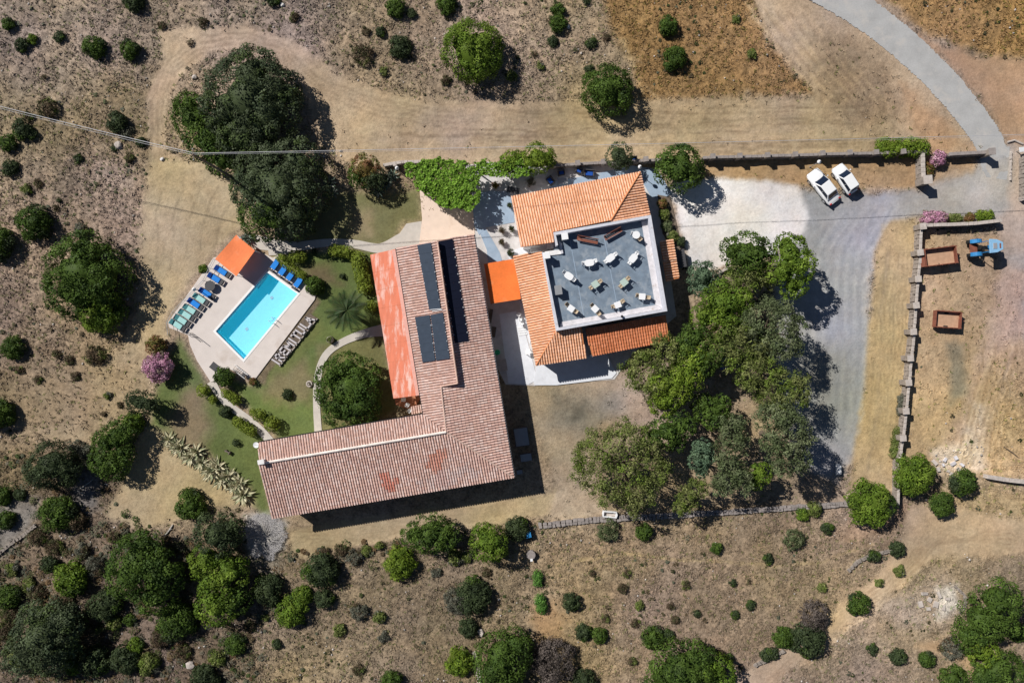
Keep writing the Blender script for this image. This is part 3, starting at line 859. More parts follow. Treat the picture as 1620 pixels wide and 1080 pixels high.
# corner steps under the water and a ladder
wb_ = MB()
for i in range(4):
    a, b = Vector((*pw[i], 0)), Vector((*pw[(i + 1) % 4], 0))
    n_ = int((b - a).length / .5)
    for k in range(n_):
        p, q_ = a.lerp(b, (k + .03) / n_), a.lerp(b, (k + .97) / n_)
        c_ = (Vector((*U2(405, 496), 0)) - (p + q_) / 2).normalized() * .012
        wb_.add([(p.x + c_.x, p.y + c_.y, -.30), (q_.x + c_.x, q_.y + c_.y, -.30), (q_.x + c_.x, q_.y + c_.y, -.02), (p.x + c_.x, p.y + c_.y, -.02)], [(0, 1, 2, 3)])
wb_.build("waterline_tiles", M("waterline_tile", (.05, .32, .55), .3, var=.1, bump=0), pool, True, kind="stuff")
for q_ in ((385, 520), (425, 470)):
    x_, y_ = U2(*q_)
    MB().box(x_, y_, -1.03, .35, .35, .03, .7).build("drain", PARAPET, pool, True)
for k in range(4):      # skimmer lids on the coping
    q_ = ((432, 441), (352, 520), (404, 549), (451, 483))[k]
st = MB()
for k in range(3):
    cx, cy = U2(349 + k * .5, 524, 0)
    st.box(cx + .15, cy, -1.2 + .3 * (2 - k) / 1.0, .9 + .3 * k, .9 + .3 * k, .28, rz=math.radians(52))
ld = MB()
for s_ in (-.25, .25):
    x, y, _ = U(432, 506)
    dx, dy = math.cos(math.radians(50)) * s_, math.sin(math.radians(50)) * s_
    ld.tube([(x + dx + .35, y + dy - .3, .12), (x + dx + .35, y + dy - .3, .75), (x + dx - .1, y + dy + .1, .85), (x + dx - .1, y + dy + .1, -.9)], .022, 6)
for k in range(3):
    x, y, _ = U(432, 506)
    c_, s__ = math.cos(math.radians(50)) * .25, math.sin(math.radians(50)) * .25
    ld.tube([(x - .1 - c_, y + .1 - s__, -.2 - k * .28), (x - .1 + c_, y + .1 + s__, -.2 - k * .28)], .02, 5)
ld.build("ladder", ALU, pool, True, smooth=True)

sheet("garden_path", band([(425, 400), (450, 397), (480, 389), (520, 384), (560, 386), (600, 393), (632, 386), (660, 375)], [8, 11, 14, 12, 13, 15, 30, 40]), -.1, .055, PATHM)
sheet("garden_path", band([(334, 603), (350, 628), (368, 645), (392, 662), (412, 680), (430, 700)], [14, 10, 12, 11, 13, 13]), -.1, .05, PATHM)
sheet("garden_path", band([(608, 522), (575, 528), (540, 542), (515, 562), (503, 595), (501, 640), (504, 690)], [20, 13, 11, 11, 11, 11, 12]), -.1, .05, PATHM)
sheet("stone_apron", [(625, 380), (643, 354), (667, 350), (665, 392), (630, 396)], -.1, .066, PATHM)
sheet("patio", [(664, 300), (700, 312), (735, 322), (748, 330), (752, 380), (662, 396), (668, 346)], -.1, .09, PEACH)
sheet("patio_gravel", [(385, 374), (408, 372), (440, 380), (470, 383), (466, 390), (432, 397), (405, 394)], -.1, .03, PATHM)
# courtyard round the second house
sheet("courtyard", [(736, 262), (770, 256), (870, 264), (1000, 262), (1042, 270), (1062, 306), (1040, 320), (1046, 340), (1070, 500), (1000, 560), (972, 600),
                    (846, 610), (800, 608), (786, 580), (770, 480), (738, 380), (752, 330)], -.1, .03, YARDM)
sheet("concrete_slab", [(744, 345), (750, 318), (762, 305), (780, 302), (806, 304), (812, 330), (814, 352), (790, 356), (768, 360), (758, 372)], -.02, .07, BLUESLAB)
sheet("concrete_slab", [(758, 366), (768, 361), (790, 398), (800, 430), (775, 440), (770, 395)], -.02, .062, BLUESLAB)
sheet("concrete_slab", [(870, 300), (870, 288), (930, 278), (1000, 262), (1040, 268), (1062, 306), (1050, 316), (1030, 312), (1012, 280), (940, 300)], -.02, .055, BLUESLAB)
sheet("alley_paving", [(790, 497), (816, 492), (824, 500), (850, 600), (836, 608), (804, 606)], -.02, .075, WHITEPAVE)
sheet("alley_paving", [(822, 478), (812, 420), (800, 400), (835, 388), (842, 420), (850, 500), (838, 545), (824, 500)], -.02, .071, WHITEPAVE)
sheet("terrace_paving", [(844, 604), (850, 570), (960, 560), (975, 590), (968, 598), (930, 603), (880, 609), (846, 609)], -.05, .11, WHITEPAVE)
# road
road = band([(1190, -75), (1270, -36), (1340, 4), (1390, 38), (1436, 76), (1478, 115), (1515, 156), (1546, 196), (1566, 228), (1576, 266)], [54, 54, 52, 50, 50, 48, 47, 46, 46, 44])
rj = np.random.default_rng(17)
rd2 = []
for i in range(len(road)):
    p, q_ = np.array(road[i]), np.array(road[(i + 1) % len(road)])
    for k in range(6):
        rd2.append(tuple(p + (q_ - p) * k / 6 + rj.normal(size=2) * .75))
sheet("road", rd2, -.1, .035, ASPHALT)
rv = MB()
sheet("road_apron", [(1549, 236), (1597, 232), (1596, 262), (1592, 285), (1560, 280), (1552, 262)], -.1, .03, ASPHALT)

# ------------------------------------------------------------------ roofs
class Plane:
    """roof plane: eave line (two pixels) at height ze, rising at slope s towards pixel 'up'"""
    def __init__(s, e1, e2, ze, slope, up, ze2=None):
        a, b = Vector(U(*e1, ze)), Vector(U(*e2, ze if ze2 is None else ze2))
        c = Vector(U(*up, ze))
        t = (b - a).normalized()
        g = Vector((-t.y, t.x, 0)).normalized()
        if (c - a).dot(g) < 0: g = -g
        s.g = (g + Vector((0, 0, slope))).normalized()     # up the slope
        s.t = t
        s.o = a
        s.n = s.t.cross(s.g).normalized()
        if s.n.z < 0: s.n = -s.n

    def hit(s, px, py):
        o = Vector((0, 0, H)); r = Vector(U(px, py, 0)) - o
        return o + r * ((s.o - o).dot(s.n) / r.dot(s.n))

    def z(s, x, y):
        return s.o.z - (s.n.x * (x - s.o.x) + s.n.y * (y - s.o.y)) / s.n.z

def roof(parent, name, plane, poly, pal, pitch=.29, course=.40, deckmat=DECKROOF, thick=.14, raise_=.085, patches=(), seed=1, label=None):
    """a roof plane as a slab under rows of half-round clay tiles"""
    r = np.random.default_rng(seed)
    P = [plane.hit(*p) for p in poly]
    mb = MB()
    mb.prism([(p.x, p.y) for p in P], [p.z - thick for p in P], [p.z for p in P])
    slab = mb.build(name, deckmat, parent, True)
    if label: slab['label'] = label
    raise_ *= .85
    uv = [((p - plane.o).dot(plane.t), (p - plane.o).dot(plane.g)) for p in P]
    us = [a for a, b in uv]
    rows_v, rows_c = [], []
    nseg = 4
    ang_ = np.linspace(0, math.pi, nseg + 1)
    prof = np.stack([-np.cos(ang_) * .5, np.sin(ang_)], 1)
    patch_uv = []
    for pp, colr in patches:
        patch_uv.append(([((plane.hit(*q_) - plane.o).dot(plane.t), (plane.hit(*q_) - plane.o).dot(plane.g)) for q_ in pp], colr))
    u = min(us) + pitch / 2
    tiles = []
    while u < max(us):
        xs = []
        for i in range(len(uv)):
            (u1, v1), (u2, v2) = uv[i], uv[(i + 1) % len(uv)]
            if (u1 <= u) != (u2 <= u):
                xs.append(v1 + (v2 - v1) * (u - u1) / (u2 - u1))
        xs.sort()
        for a, b in zip(xs[::2], xs[1::2]):
            v = a - .03
            while v < b - .06:
                tiles.append((u, v, min(v + course + .05, b)))
                v += course
        u += pitch
    T = np.array(tiles)
    n = len(T)
    t3, g3, n3, o3 = (np.array(q_) for q_ in (plane.t, plane.g, plane.n, plane.o))
    V = np.zeros((n, 2, nseg + 1, 3))
    w = pitch * .74
    tw = (r.random(n) - .5) * .035
    lift = .012 * r.random(n)
    for e in range(2):
        ww = w * (1.0 if e == 0 else .84)
        uu = T[:, 0, None] + prof[None, :, 0] * ww + (tw[:, None] if e else 0)
        hh_ = prof[None, :, 1] * raise_ * (1 if e == 0 else .8) + (.030 if e == 0 else .004) + lift[:, None]
        vv_ = T[:, 1 + e]
        V[:, e] = o3 + uu[..., None] * t3 + vv_[:, None, None] * g3 + hh_[..., None] * n3
    base = np.array(pal)
    c = base[r.integers(0, len(base), n)] * (.90 + .20 * r.random((n, 1)))
    wxy = V[:, 0, 2, :2]
    c *= (1 + (vnoise(wxy[:, 0], wxy[:, 1], .35, seed + 50, 4) - .5) * .38)[:, None]
    for puv, colr in patch_uv:
        d_ = sdf(T[:, 0], T[:, 1], puv) + (vnoise(wxy[:, 0], wxy[:, 1], 1.3, 71, 3) - .5) * 1.6
        k = d_ < 0
        c[k] = c[k] * .35 + np.array(colr) * .65 * (.8 + .4 * r.random((k.sum(), 1)))
    m = nseg + 1
    f = []
    for k in range(nseg):
        f.append([k, k + 1, m + k + 1, m + k])
    f = np.array(f)[None] + (np.arange(n) * 2 * m)[:, None, None]
    Vf = V.reshape(-1, 3)
    np_mesh("roof_tiles", Vf, f.reshape(-1, 4), np.repeat(c, 2 * m, 0), TILE, slab, off=parent.location, kind="stuff")
    return slab, P

def ridge(parent, a, b, za, zb, col, pal_mat, r=.13, name="ridge_cap"):
    """a run of ridge tiles between two points"""
    A, B_ = Vector(a), Vector(b)
    A.z, B_.z = za, zb
    n = max(2, int((B_ - A).length / .42))
    mb = MB()
    for i in range(n):
        p, q_ = A.lerp(B_, i / n), A.lerp(B_, (i + 1.12) / n if i < n - 1 else 1)
        g_ = random.uniform(.88, 1.1)
        cc = tuple(c * g_ for c in col)
        mb.tube([p, q_ + Vector((0, 0, .015))], [r, r * .86], 8, cc)
    return mb.build(name, pal_mat, parent, True, attr=True)

def walls(parent, pts, tops, mat, name="wall", base=-.1):
    return MB().prism(pts, base, tops).build(name, mat, parent, True)

def opening(parent, a, b, f, w, z0, z1, kind="window"):
    """a window or door in the wall face running from xy a to xy b (outside on the right), centre at fraction f"""
    A, B_ = Vector((*a, 0)), Vector((*b, 0))
    t = (B_ - A).normalized(); nrm = Vector((t.y, -t.x, 0)); c = A.lerp(B_, f)
    rz = math.atan2(t.y, t.x)
    def bx(mb, du, dz, su, sn, sz, out):
        p = c + t * du + nrm * out
        return mb.box(p.x, p.y, dz, su, sn, sz, rz)
    zc, hz = (z0 + z1) / 2, z1 - z0
    if kind == "window":
        fr = MB()
        bx(fr, -w / 2, zc, .08, .09, hz + .08, .02); bx(fr, w / 2, zc, .08, .09, hz + .08, .02)
        bx(fr, 0, z1, w - .08, .09, .08, .02); bx(fr, 0, z0, w - .08, .09, .08, .02); bx(fr, 0, zc, .05, .08, hz - .08, .02)
        o = fr.build("window", BROWNW, parent, True)
        bx(MB(), 0, zc, w - .08, .03, hz - .08, .01).build("pane", WINDOWG, o, True)
        bx(MB(), 0, z0 - .07, w + .2, .2, .05, .07).build("sill", PALEST, o, True)
    else:
        dr = MB(); bx(dr, 0, zc, w, .07, hz, .01)
        o = dr.build("door", BROWNW, parent, True)
        fr = MB(); bx(fr, -w / 2 - .05, zc + .03, .09, .11, hz + .09, .03); bx(fr, w / 2 + .05, zc + .03, .09, .11, hz + .09, .03); bx(fr, 0, z1 + .06, w, .11, .09, .03)
        fr.build("door_frame", PALEST, o, True)
        h_ = MB(); bx(h_, w / 2 - .12, 1.05, .05, .06, .14, .06); h_.build("handle", STEEL, o, True)
    return o

OLDPAL = [(.60, .40, .34), (.64, .45, .39), (.56, .36, .30), (.68, .51, .45), (.60, .40, .33), (.62, .46, .41), (.53, .35, .30)]
NEWPAL = [(.74, .41, .25), (.77, .44, .28), (.71, .38, .23), (.79, .47, .32)]
REDPAL = [(.56, .19, .09), (.60, .22, .11), (.50, .16, .07)]

# ---- house 1: the long L shaped house under old tiles
h1 = thing("farmhouse", "long L-shaped house with faded pink clay tile roof beside the garden", "house", (*U2(700, 640), 0))
E = Plane((749, 370), (813, 755), 3.9, .20, (706, 683))
Sp = Plane((430, 820), (813, 755), 3.9, .20, (410, 733))
rz_c = E.hit(706, 683)
RZ = rz_c.z
W = Plane((627, 392), (670, 655), RZ - .30, .11, (706, 683))
Np = Plane((409, 700), (670, 655), RZ - .30, .13, (410, 733))
roof(h1, "roof", E, [(749, 370), (813, 755), (706, 683), (698, 611), (724.5, 606), (691, 381)], OLDPAL, seed=11)
roof(h1, "roof", Sp, [(430, 820), (813, 755), (706, 683), (410, 733)], OLDPAL, seed=12,
     patches=[([(604, 752), (618, 750), (628, 762), (620, 786), (608, 780)], (.56, .12, .06)), ([(690, 715), (706, 712), (700, 740), (712, 765), (692, 772), (684, 745), (668, 738)], (.50, .16, .09)),
              ([(655, 765), (735, 735), (760, 748), (700, 775)], (.52, .42, .40))])
roof(h1, "roof", W, [(627, 392), (691, 381), (724.5, 606), (698, 611), (706, 683), (670, 655)], OLDPAL, seed=13)
roof(h1, "roof", Np, [(409, 700), (410, 733), (706, 683), (670, 655)], OLDPAL, seed=14)
OLDR = (.56, .40, .33)

def rp(plane, px, py, dz=.10):
    p = plane.hit(px, py); return (p.x, p.y, p.z + dz)

def rline(parent, pl1, a, pl2, b, col=OLDR, r=.12, dz=.06, name="ridge_cap", label=None):
    p, q_ = rp(pl1, *a, dz), rp(pl2, *b, dz)
    o = ridge(parent, p, q_, p[2], q_[2], col, TILE, r, name)
    if label: o['label'] = label
    return o

rline(h1, Sp, (410, 733), Sp, (706, 683), (.78, .70, .64), .15, .08, label="pale cement ridge along the west wing")
rline(h1, Sp, (706, 683), Sp, (813, 755), r=.10, dz=.05)
rline(h1, W, (692, 381), W, (724, 606), (.62, .42, .34), .10)
rline(h1, W, (698, 611), W, (724, 606), (.62, .42, .34), .09)
rline(h1, W, (698, 611), W, (706, 683), r=.09)
# vertical face where the raised half of the roof ends
up = MB()
a, b, c_ = rp(W, 691.5, 381.5, -.12), rp(W, 724, 605.5, -.12), rp(W, 699, 610.5, -.12)
for p, q_ in ((a, b), (b, c_)):
    up.add([(p[0], p[1], E.z(p[0], p[1]) - .05), (q_[0], q_[1], E.z(q_[0], q_[1]) - .05), q_, p], [(0, 1, 2, 3)])
up.build("upstand", WALL_CREAM, h1, True)

def inset_xy(pts, d_):
    P = [np.array(p, float) for p in pts]; m = len(P); out = []
    area = sum(P[i][0] * P[(i + 1) % m][1] - P[(i + 1) % m][0] * P[i][1] for i in range(m))
    sg = 1 if area > 0 else -1
    for i in range(m):
        a, b, c = P[i - 1], P[i], P[(i + 1) % m]
        u, v = (b - a) / np.linalg.norm(b - a), (c - b) / np.linalg.norm(c - b)
        n1, n2 = np.array([-u[1], u[0]]) * sg, np.array([-v[1], v[0]]) * sg
        bis = n1 + n2
        out.append(tuple(b + bis * d_ / max(1 + n1.dot(n2), .4)))
    return out

fp = [tuple(W.hit(627, 392))[:2], tuple(E.hit(749, 370))[:2], tuple(E.hit(813, 755))[:2], tuple(Sp.hit(430, 820))[:2],
      tuple(Np.hit(409, 700))[:2], tuple(W.hit(670, 655))[:2]]
ins = inset_xy(fp, .45)
tp = [W.z(*ins[0]), E.z(*ins[1]), min(E.z(*ins[2]), Sp.z(*ins[2])), Sp.z(*ins[3]), Np.z(*ins[4]), min(Np.z(*ins[5]), W.z(*ins[5]))]
base_top = 3.55
walls(h1, ins, base_top, WALL_CREAM)
# upper part of the walls up to the roof planes, as a thin shell
sh = MB()
def shell(a, b, za, zb):
    sh.add([(a[0], a[1], base_top), (b[0], b[1], base_top), (b[0], b[1], zb - .16), (a[0], a[1], za - .16)], [(0, 1, 2, 3)])
for i in range(6):
    a, b = ins[i], ins[(i + 1) % 6]
    if i == 0:
        m_ = (np.array(a) * .48 + np.array(b) * .52); shell(a, m_, tp[0], W.z(*m_)); shell(m_, b, E.z(*m_), tp[1])
    elif i == 3:
        m_ = (np.array(a) * .28 + np.array(b) * .72); shell(a, m_, tp[3], Sp.z(*m_)); shell(m_, b, Np.z(*m_), tp[4])
    else:
        shell(a, b, tp[i], tp[(i + 1) % 6])
sh.build("gable_wall", WALL_CREAM, h1, True)
# ins loop runs clockwise seen from above? make a,b so that the outside is on the right
area = sum(ins[i][0] * ins[(i + 1) % 6][1] - ins[(i + 1) % 6][0] * ins[i][1] for i in range(6))
def face(i):
    a, b = ins[i], ins[(i + 1) % 6]
    return (a, b) if area > 0 else (b, a)
for f in (.12, .3, .48, .66, .84):
    opening(h1, *face(1), f, 1.0, 1.0, 2.3, "window")
opening(h1, *face(1), .22, 1.0, 0.0, 2.15, "door")
for f in (.1, .25, .4, .55, .7, .85):
    opening(h1, *face(2), f, 1.1, 1.0, 2.3, "window")
opening(h1, *face(3), .5, 1.0, 1.0, 2.2, "window")
for f in (.2, .45, .7):
    opening(h1, *face(4), f, 1.0, 1.0, 2.3, "window")
opening(h1, *face(4), .57, 1.0, 0.0, 2.1, "door")
for f in (.15, .4, .65, .85):
    opening(h1, *face(5), f, 1.2, 0.0, 2.2, "door")
opening(h1, *face(0), .8, 1.1, 0.0, 2.2, "door")
# gutters on the eaves
for p, q_, pl in (((750.5, 371), (814.5, 755), E), ((626, 393), (669, 655), W), ((408, 699), (669, 654), Np)):
    a, b = pl.hit(*p), pl.hit(*q_)
    MB().tube([a - Vector((0, 0, .10)), b - Vector((0, 0, .10))], .07, 6).build("gutter", DARKM if pl is not E else STEEL, h1, True)
# chimney vent at the west end, satellite dish
x, y, z = rp(Sp, 416, 729, 0)
ch = MB(); ch.box(x, y, z + .25, .55, .38, .7, .16); ch.box(x, y, z + .63, .7, .5, .07, .16)
ch.build("chimney", WALL_WHITE, h1, True)
x, y, z = rp(Np, 404, 704, -.3)
dish = thing("satellite_dish", "small white satellite dish at the west end of the long roof", "satellite dish", (x, y, z))
dm = MB(); dm.tube([(0, 0, 0), (0, 0, .06), (0, 0, .12)], [.06, .25, .33], 12); dm.build("reflector", WHITEP, dish, smooth=True)
MB().tube([(0, 0, -.6), (.2, -.1, -.3), (0, 0, 0)], .025, 6).build("arm", STEEL, dish)
MB().tube([(.25, 0, .1), (0, 0, .42)], .015, 5).build("feed_horn", STEEL, dish)

# solar mats lying on the roof
def solar(label, plane, quad, n, mat, group="solar collectors on the pink roof"):
    """quad px: top-left, top-right, bottom-right, bottom-left; n modules down"""
    P = [plane.hit(*p) for p in quad]
    c = sum(P, Vector()) / 4
    t = thing("solar_array", label, "solar panels", c, group=group)
    for i in range(n):
        f0, f1 = i / n + .0008, (i + 1) / n - .0008
        a, b = P[0].lerp(P[3], f0), P[1].lerp(P[2], f0)
        e, f = P[1].lerp(P[2], f1), P[0].lerp(P[3], f1)
        up_ = plane.n
        lo, hi = up_ * .13, up_ * .17
        mb = MB().add([p + lo for p in (a, b, e, f)] + [p + hi for p in (a, b, e, f)],
                      [(3, 2, 1, 0), (4, 5, 6, 7), (0, 1, 5, 4), (1, 2, 6, 5), (2, 3, 7, 6), (3, 0, 4, 7)])
        mb.build("panel", mat, t, True)
        for q_ in (a, b):
            w_ = q_.lerp(e if q_ is b else f, .1).lerp(c, .02) + up_ * .18
            if i: MB().box(*w_, .11, .11, .03).build("clamp", ALU, t, True)
    rl = MB()
    for s0, s1 in ((P[0], P[3]), (P[1], P[2])):
        m0, m1 = s0.lerp(c, .1), s1.lerp(c, .1)
        rl.tube([m0 + plane.n * .10, m1 + plane.n * .10], .025, 4)
    rl.build("rail", ALU, t, True)

solar("upper dark grey solar strip left of the roof ridge, beside the red lean-to", W, [(660.5, 388), (682, 384), (697.5, 488), (679.5, 490)], 7, SOLAR)
solar("lower left solar block of the pair on the pink roof", W, [(657, 501.5), (680, 498), (689, 570), (669, 573)], 5, SOLAR)
solar("lower right solar block of the pair, touching the roof ridge", W, [(681.5, 498), (701, 494), (712, 567), (690.5, 570)], 5, SOLAR)
solar("long black solar strip right of the roof ridge", E, [(693.5, 382), (715.5, 378), (741, 539), (719.5, 543)], 12, SOLARDARK)
pp = MB()
a, b = rp(W, 681, 490, .16), rp(W, 698, 488.5, .16)
pp.tube([a, b], .04, 6)
pp.tube([rp(W, 684, 492.5, .14), rp(W, 700, 490, .14)], .04, 6)
tag(pp.build("water_pipe", WHITEP), "white pipes joining the solar strips across the roof", "pipe")

# ---- red lean-to sheet roof west of the house
lt = thing("lean_to", "weathered red lean-to roof along the west side of the pink-tiled house", "lean-to", (*U2(628, 515), 0))
zl, zh = 2.75, 3.25
TL, TR, BR, BL = (585.5, 403), (627, 393.5), (664.5, 625), (622.5, 630.5)
NPN = 8
for i in range(NPN):
    f0, f1 = i / NPN, (i + 1) / NPN - .0012
    lerp = lambda p, q_, f: (p[0] + (q_[0] - p[0]) * f, p[1] + (q_[1] - p[1]) * f)
    a, b, c_, e = lerp(TL, BL, f0), lerp(TR, BR, f0), lerp(TR, BR, f1), lerp(TL, BL, f1)
    P = [U(*a, zl), U(*b, zh), U(*c_, zh - .0), U(*e, zl)]
    dz = .012 * (i % 2)
    P = [(p[0], p[1], p[2] + dz) for p in P]
    MB().add([(p[0], p[1], p[2] - .05) for p in P] + P, [(3, 2, 1, 0), (4, 5, 6, 7), (0, 1, 5, 4), (1, 2, 6, 5), (2, 3, 7, 6), (3, 0, 4, 7)]).build("roof_sheet", REDSHEET, lt, True)
a, b, c_, e = U(620, 397, zh), U(626.3, 394.2, zh), U(664, 624.5, zh), U(658, 626, zh)
MB().add([(p[0], p[1], p[2] + .02) for p in (a, b, c_, e)], [(0, 1, 2, 3)]).build("flashing", REDEDGE, lt, True)
pm = MB()
for i in range(6):
    f = i / 5 * .96 + .02
    x, y, _ = U(*lerp((588, 404), (624.5, 629), f), zl)
    MB().box(x, y, zl / 2 - .03, .14, .14, zl - .08).build("post", BROWNW, lt, True)
x0, x1 = U(588, 404, zl), U(624.5, 629, zl)
MB().tube([(x0[0], x0[1], zl - .12), (x1[0], x1[1], zl - .12)], .07, 4).build("beam", BROWNW, lt, True)
sheet("veranda_floor", [(592, 405), (628, 396), (668, 625), (655, 650), (626, 640)], -.05, .08, TERRACOTTA)
# small tiled shed in the corner
sd = thing("porch", "small pink tiled porch in the inner corner of the house", "porch", (*U2(660, 646), 0))
pl = Plane((651, 654), (669, 652), 2.6, .1, (655, 640))
roof(sd, "roof", pl, [(650, 643), (667.5, 639.5), (669.5, 651), (651, 655)], OLDPAL, seed=31, pitch=.26)
MB().prism(px_loop([(652, 645), (666, 642), (667.5, 650), (653, 653)], 2.5), 0, 2.45).build("wall", WALL_CREAM, sd, True)

# ---- house 2: orange roofs wrapped round a roof terrace
h2 = thing("restaurant_house", "square house with orange tile roofs round a blue-grey roof terrace", "house", (*U2(945, 430), 0))
ZT, ZP = 4.0, 4.95          # terrace floor and parapet top
Nr = Plane((809, 311), (1013, 272), 3.25, .26, (900, 360))
Er = Plane((1028, 341), (1013, 272), 3.25, .26, (965, 340))
Wr = Plane((812, 405), (848, 578), 3.25, .26, (870, 430))
Sr = Plane((848, 578), (932, 565), 3.25, .26, (880, 520))
SE = Plane((937, 563), (1059, 539), 2.9, .20, (990, 515))
roof(h2, "roof", Nr, [(809, 311), (1013, 272), (966, 348.5), (875, 367), (877, 383), (824, 391)], NEWPAL, seed=21, deckmat=TILEDECK_OR)
roof(h2, "roof", Er, [(1013, 272), (1028.5, 341), (966, 352)], NEWPAL, seed=22, deckmat=TILEDECK_OR)
roof(h2, "roof", Wr, [(812, 405), (857, 398), (880.5, 522), (848, 578)], NEWPAL, seed=23, deckmat=TILEDECK_OR)
roof(h2, "roof", Sr, [(848, 578), (927, 566), (920, 517), (880.5, 522)], NEWPAL, seed=24, deckmat=TILEDECK_OR)
roof(h2, "roof", SE, [(937, 563), (1059, 539), (1053, 498), (926, 520)], REDPAL, seed=25, deckmat=TILEDECK_OR, label="darker red tiled roof south of the terrace")
rline(h2, Nr, (1013, 272), Nr, (966, 349), (.70, .30, .14), .10)
rline(h2, Wr, (848, 578), Wr, (880.5, 522), (.62, .26, .12), .09)
# the terrace block
TER = [(875.5, 367.5), (1030, 340), (1056, 492), (880, 523.5), (857.5, 398.5), (877.5, 396)]
def at(poly, z): return [U2(*p, z) for p in poly]
inner = [(880, 374), (1026, 347), (1049, 486), (886, 516), (863, 404), (882, 401)]
outer_w = at(TER, ZP)
MB().prism(outer_w, 3.0, ZT).build("terrace_floor", TERRACE, h2, True)
# parapet as separate lengths
def parapet(a, b, c, e, z1=ZP, label=None):
    """outer a-b, inner e-c"""
    o = MB().prism([U2(*a, z1), U2(*b, z1), U2(*c, z1), U2(*e, z1)], ZT - .02, z1).build("parapet", PARAPET, h2, True, bevel=.02)
parapet((875.5, 367.5), (1030, 340), (1025.5, 345.3), (879.5, 371.8))
parapet((1030, 340), (1056, 492), (1050, 488.5), (1025.5, 345.3))
parapet((1056, 492), (880, 523.5), (884, 518), (1050, 488.5))
parapet((880, 523.5), (857.5, 398.5), (860.5, 399.5), (884, 518), ZP - .1)
parapet((875.5, 367.5), (879.5, 371.8), (883, 388), (879.3, 389))
# ledges along the east and south sides
MB().prism(at([(1015, 350), (1025, 347.5), (1049.5, 488), (1037, 482)], ZT + .2), ZT, ZT + .14).build("ledge", LEDGE, h2, True)
MB().prism(at([(1037, 482.3), (1049, 488.3), (885, 517.5), (889, 509)], ZT + .2), ZT, ZT + .12).build("ledge", LEDGE, h2, True)
# stair coming up in the north west notch
for k in range(7):
    x = 840 + k * 5.2
    MB().prism(at([(x, 399 - k * .9), (x + 5, 398 - k * .9), (x + 4, 386 - k * .9), (x - 1, 387 - k * .9)], 1.5 + k * .35), 0, 1.45 + k * .37).build("stair", WALL_WHITE, h2, True)
MB().prism(at([(862, 398), (884, 395), (890, 401.5), (884, 402.5), (863.5, 405)], ZT + .1), ZT - 1, ZT + .14).build("landing", WALL_WHITE, h2, True)
MB().prism(at([(884, 382), (888.5, 385), (891, 401), (887.5, 401.5)], ZT + .2), ZT, ZT + .3).build("step", PARAPET, h2, True)
# membrane laps on the floor
lap = MB()
for a, b in (((902, 380), (924, 503)), ((955, 372), (978, 492))):
    p, q_ = Vector(U(*a, ZT)), Vector(U(*b, ZT))
    t = (q_ - p).normalized(); nn = Vector((-t.y, t.x, 0)) * .03
    lap.add([p - nn + Vector((0, 0, .006)), q_ - nn + Vector((0, 0, .006)), q_ + nn + Vector((0, 0, .006)), p + nn + Vector((0, 0, .006))], [(0, 1, 2, 3)])
lap.build("membrane_seam", BLUESLAB, h2, True)
# walls
def ground_poly(poly, z): return at(poly, z)
nb = inset_xy([tuple(Nr.hit(809, 311))[:2], tuple(Nr.hit(1013, 272))[:2], tuple(Er.hit(1028.5, 341))[:2], U2(1031, 345, 4), U2(877, 392, 4), tuple(Nr.hit(824, 391))[:2]], .4)
MB().prism(nb, -.1, 3.12).build("wall", WALL_WHITE, h2, True)
mb_ = inset_xy([tuple(Wr.hit(812, 405))[:2], U2(877, 396, 4), U2(877, 368, 4), U2(1030, 342, 4), U2(1055, 490, 4), U2(925, 516, 4), tuple(Sr.hit(927, 566))[:2], tuple(Wr.hit(848, 578))[:2]], .4)
MB().prism(mb_, -.1, 3.1).build("wall", WALL_WHITE, h2, True)
MB().prism(inset_xy(at(TER, ZT), .1), 3.05, ZT - .02).build("terrace_wall", WALL_WHITE, h2, True)
se = inset_xy([U2(930, 520, 3), U2(1050, 498, 3), tuple(SE.hit(1056, 525))[:2], tuple(SE.hit(934, 548))[:2]], .2)
MB().prism(se, -.1, 2.85).build("wall", WALL_WHITE, h2, True)
for f in (.0, .33, .66, .97):
    p, q_ = SE.hit(939, 562), SE.hit(1056, 539)
    c = p.lerp(q_, f)
    MB().box(c.x, c.y, c.z / 2 - .05, .25, .25, c.z - .2, .18).build("porch_post", WALL_WHITE, h2, True)
def faces(loop, i):
    ar = sum(loop[k][0] * loop[(k + 1) % len(loop)][1] - loop[(k + 1) % len(loop)][0] * loop[k][1] for k in range(len(loop)))
    a, b = loop[i], loop[(i + 1) % len(loop)]
    return (a, b) if ar > 0 else (b, a)
for f in (.15, .4, .65, .88): opening(h2, *faces(nb, 0), f, 1.1, .9, 2.2)
opening(h2, *faces(nb, 0), .28, 1.0, 0, 2.2, "door")
opening(h2, *faces(nb, 1), .5, 1.0, .9, 2.2); opening(h2, *faces(nb, 5), .4, 1.0, .9, 2.2)
for f in (.2, .75): opening(h2, *faces(mb_, 7), f, 1.0, .9, 2.2)
opening(h2, *faces(mb_, 7), .5, 1.2, 0, 2.2, "door"); opening(h2, *faces(mb_, 6), .5, 1.2, .9, 2.2)
for f in (.3, .6, .85): opening(h2, *faces(mb_, 3), f, 1.0, .9, 2.2)
for f in (.25, .75): opening(h2, *faces(se, 2), f, 1.6, 0, 2.2, "door")
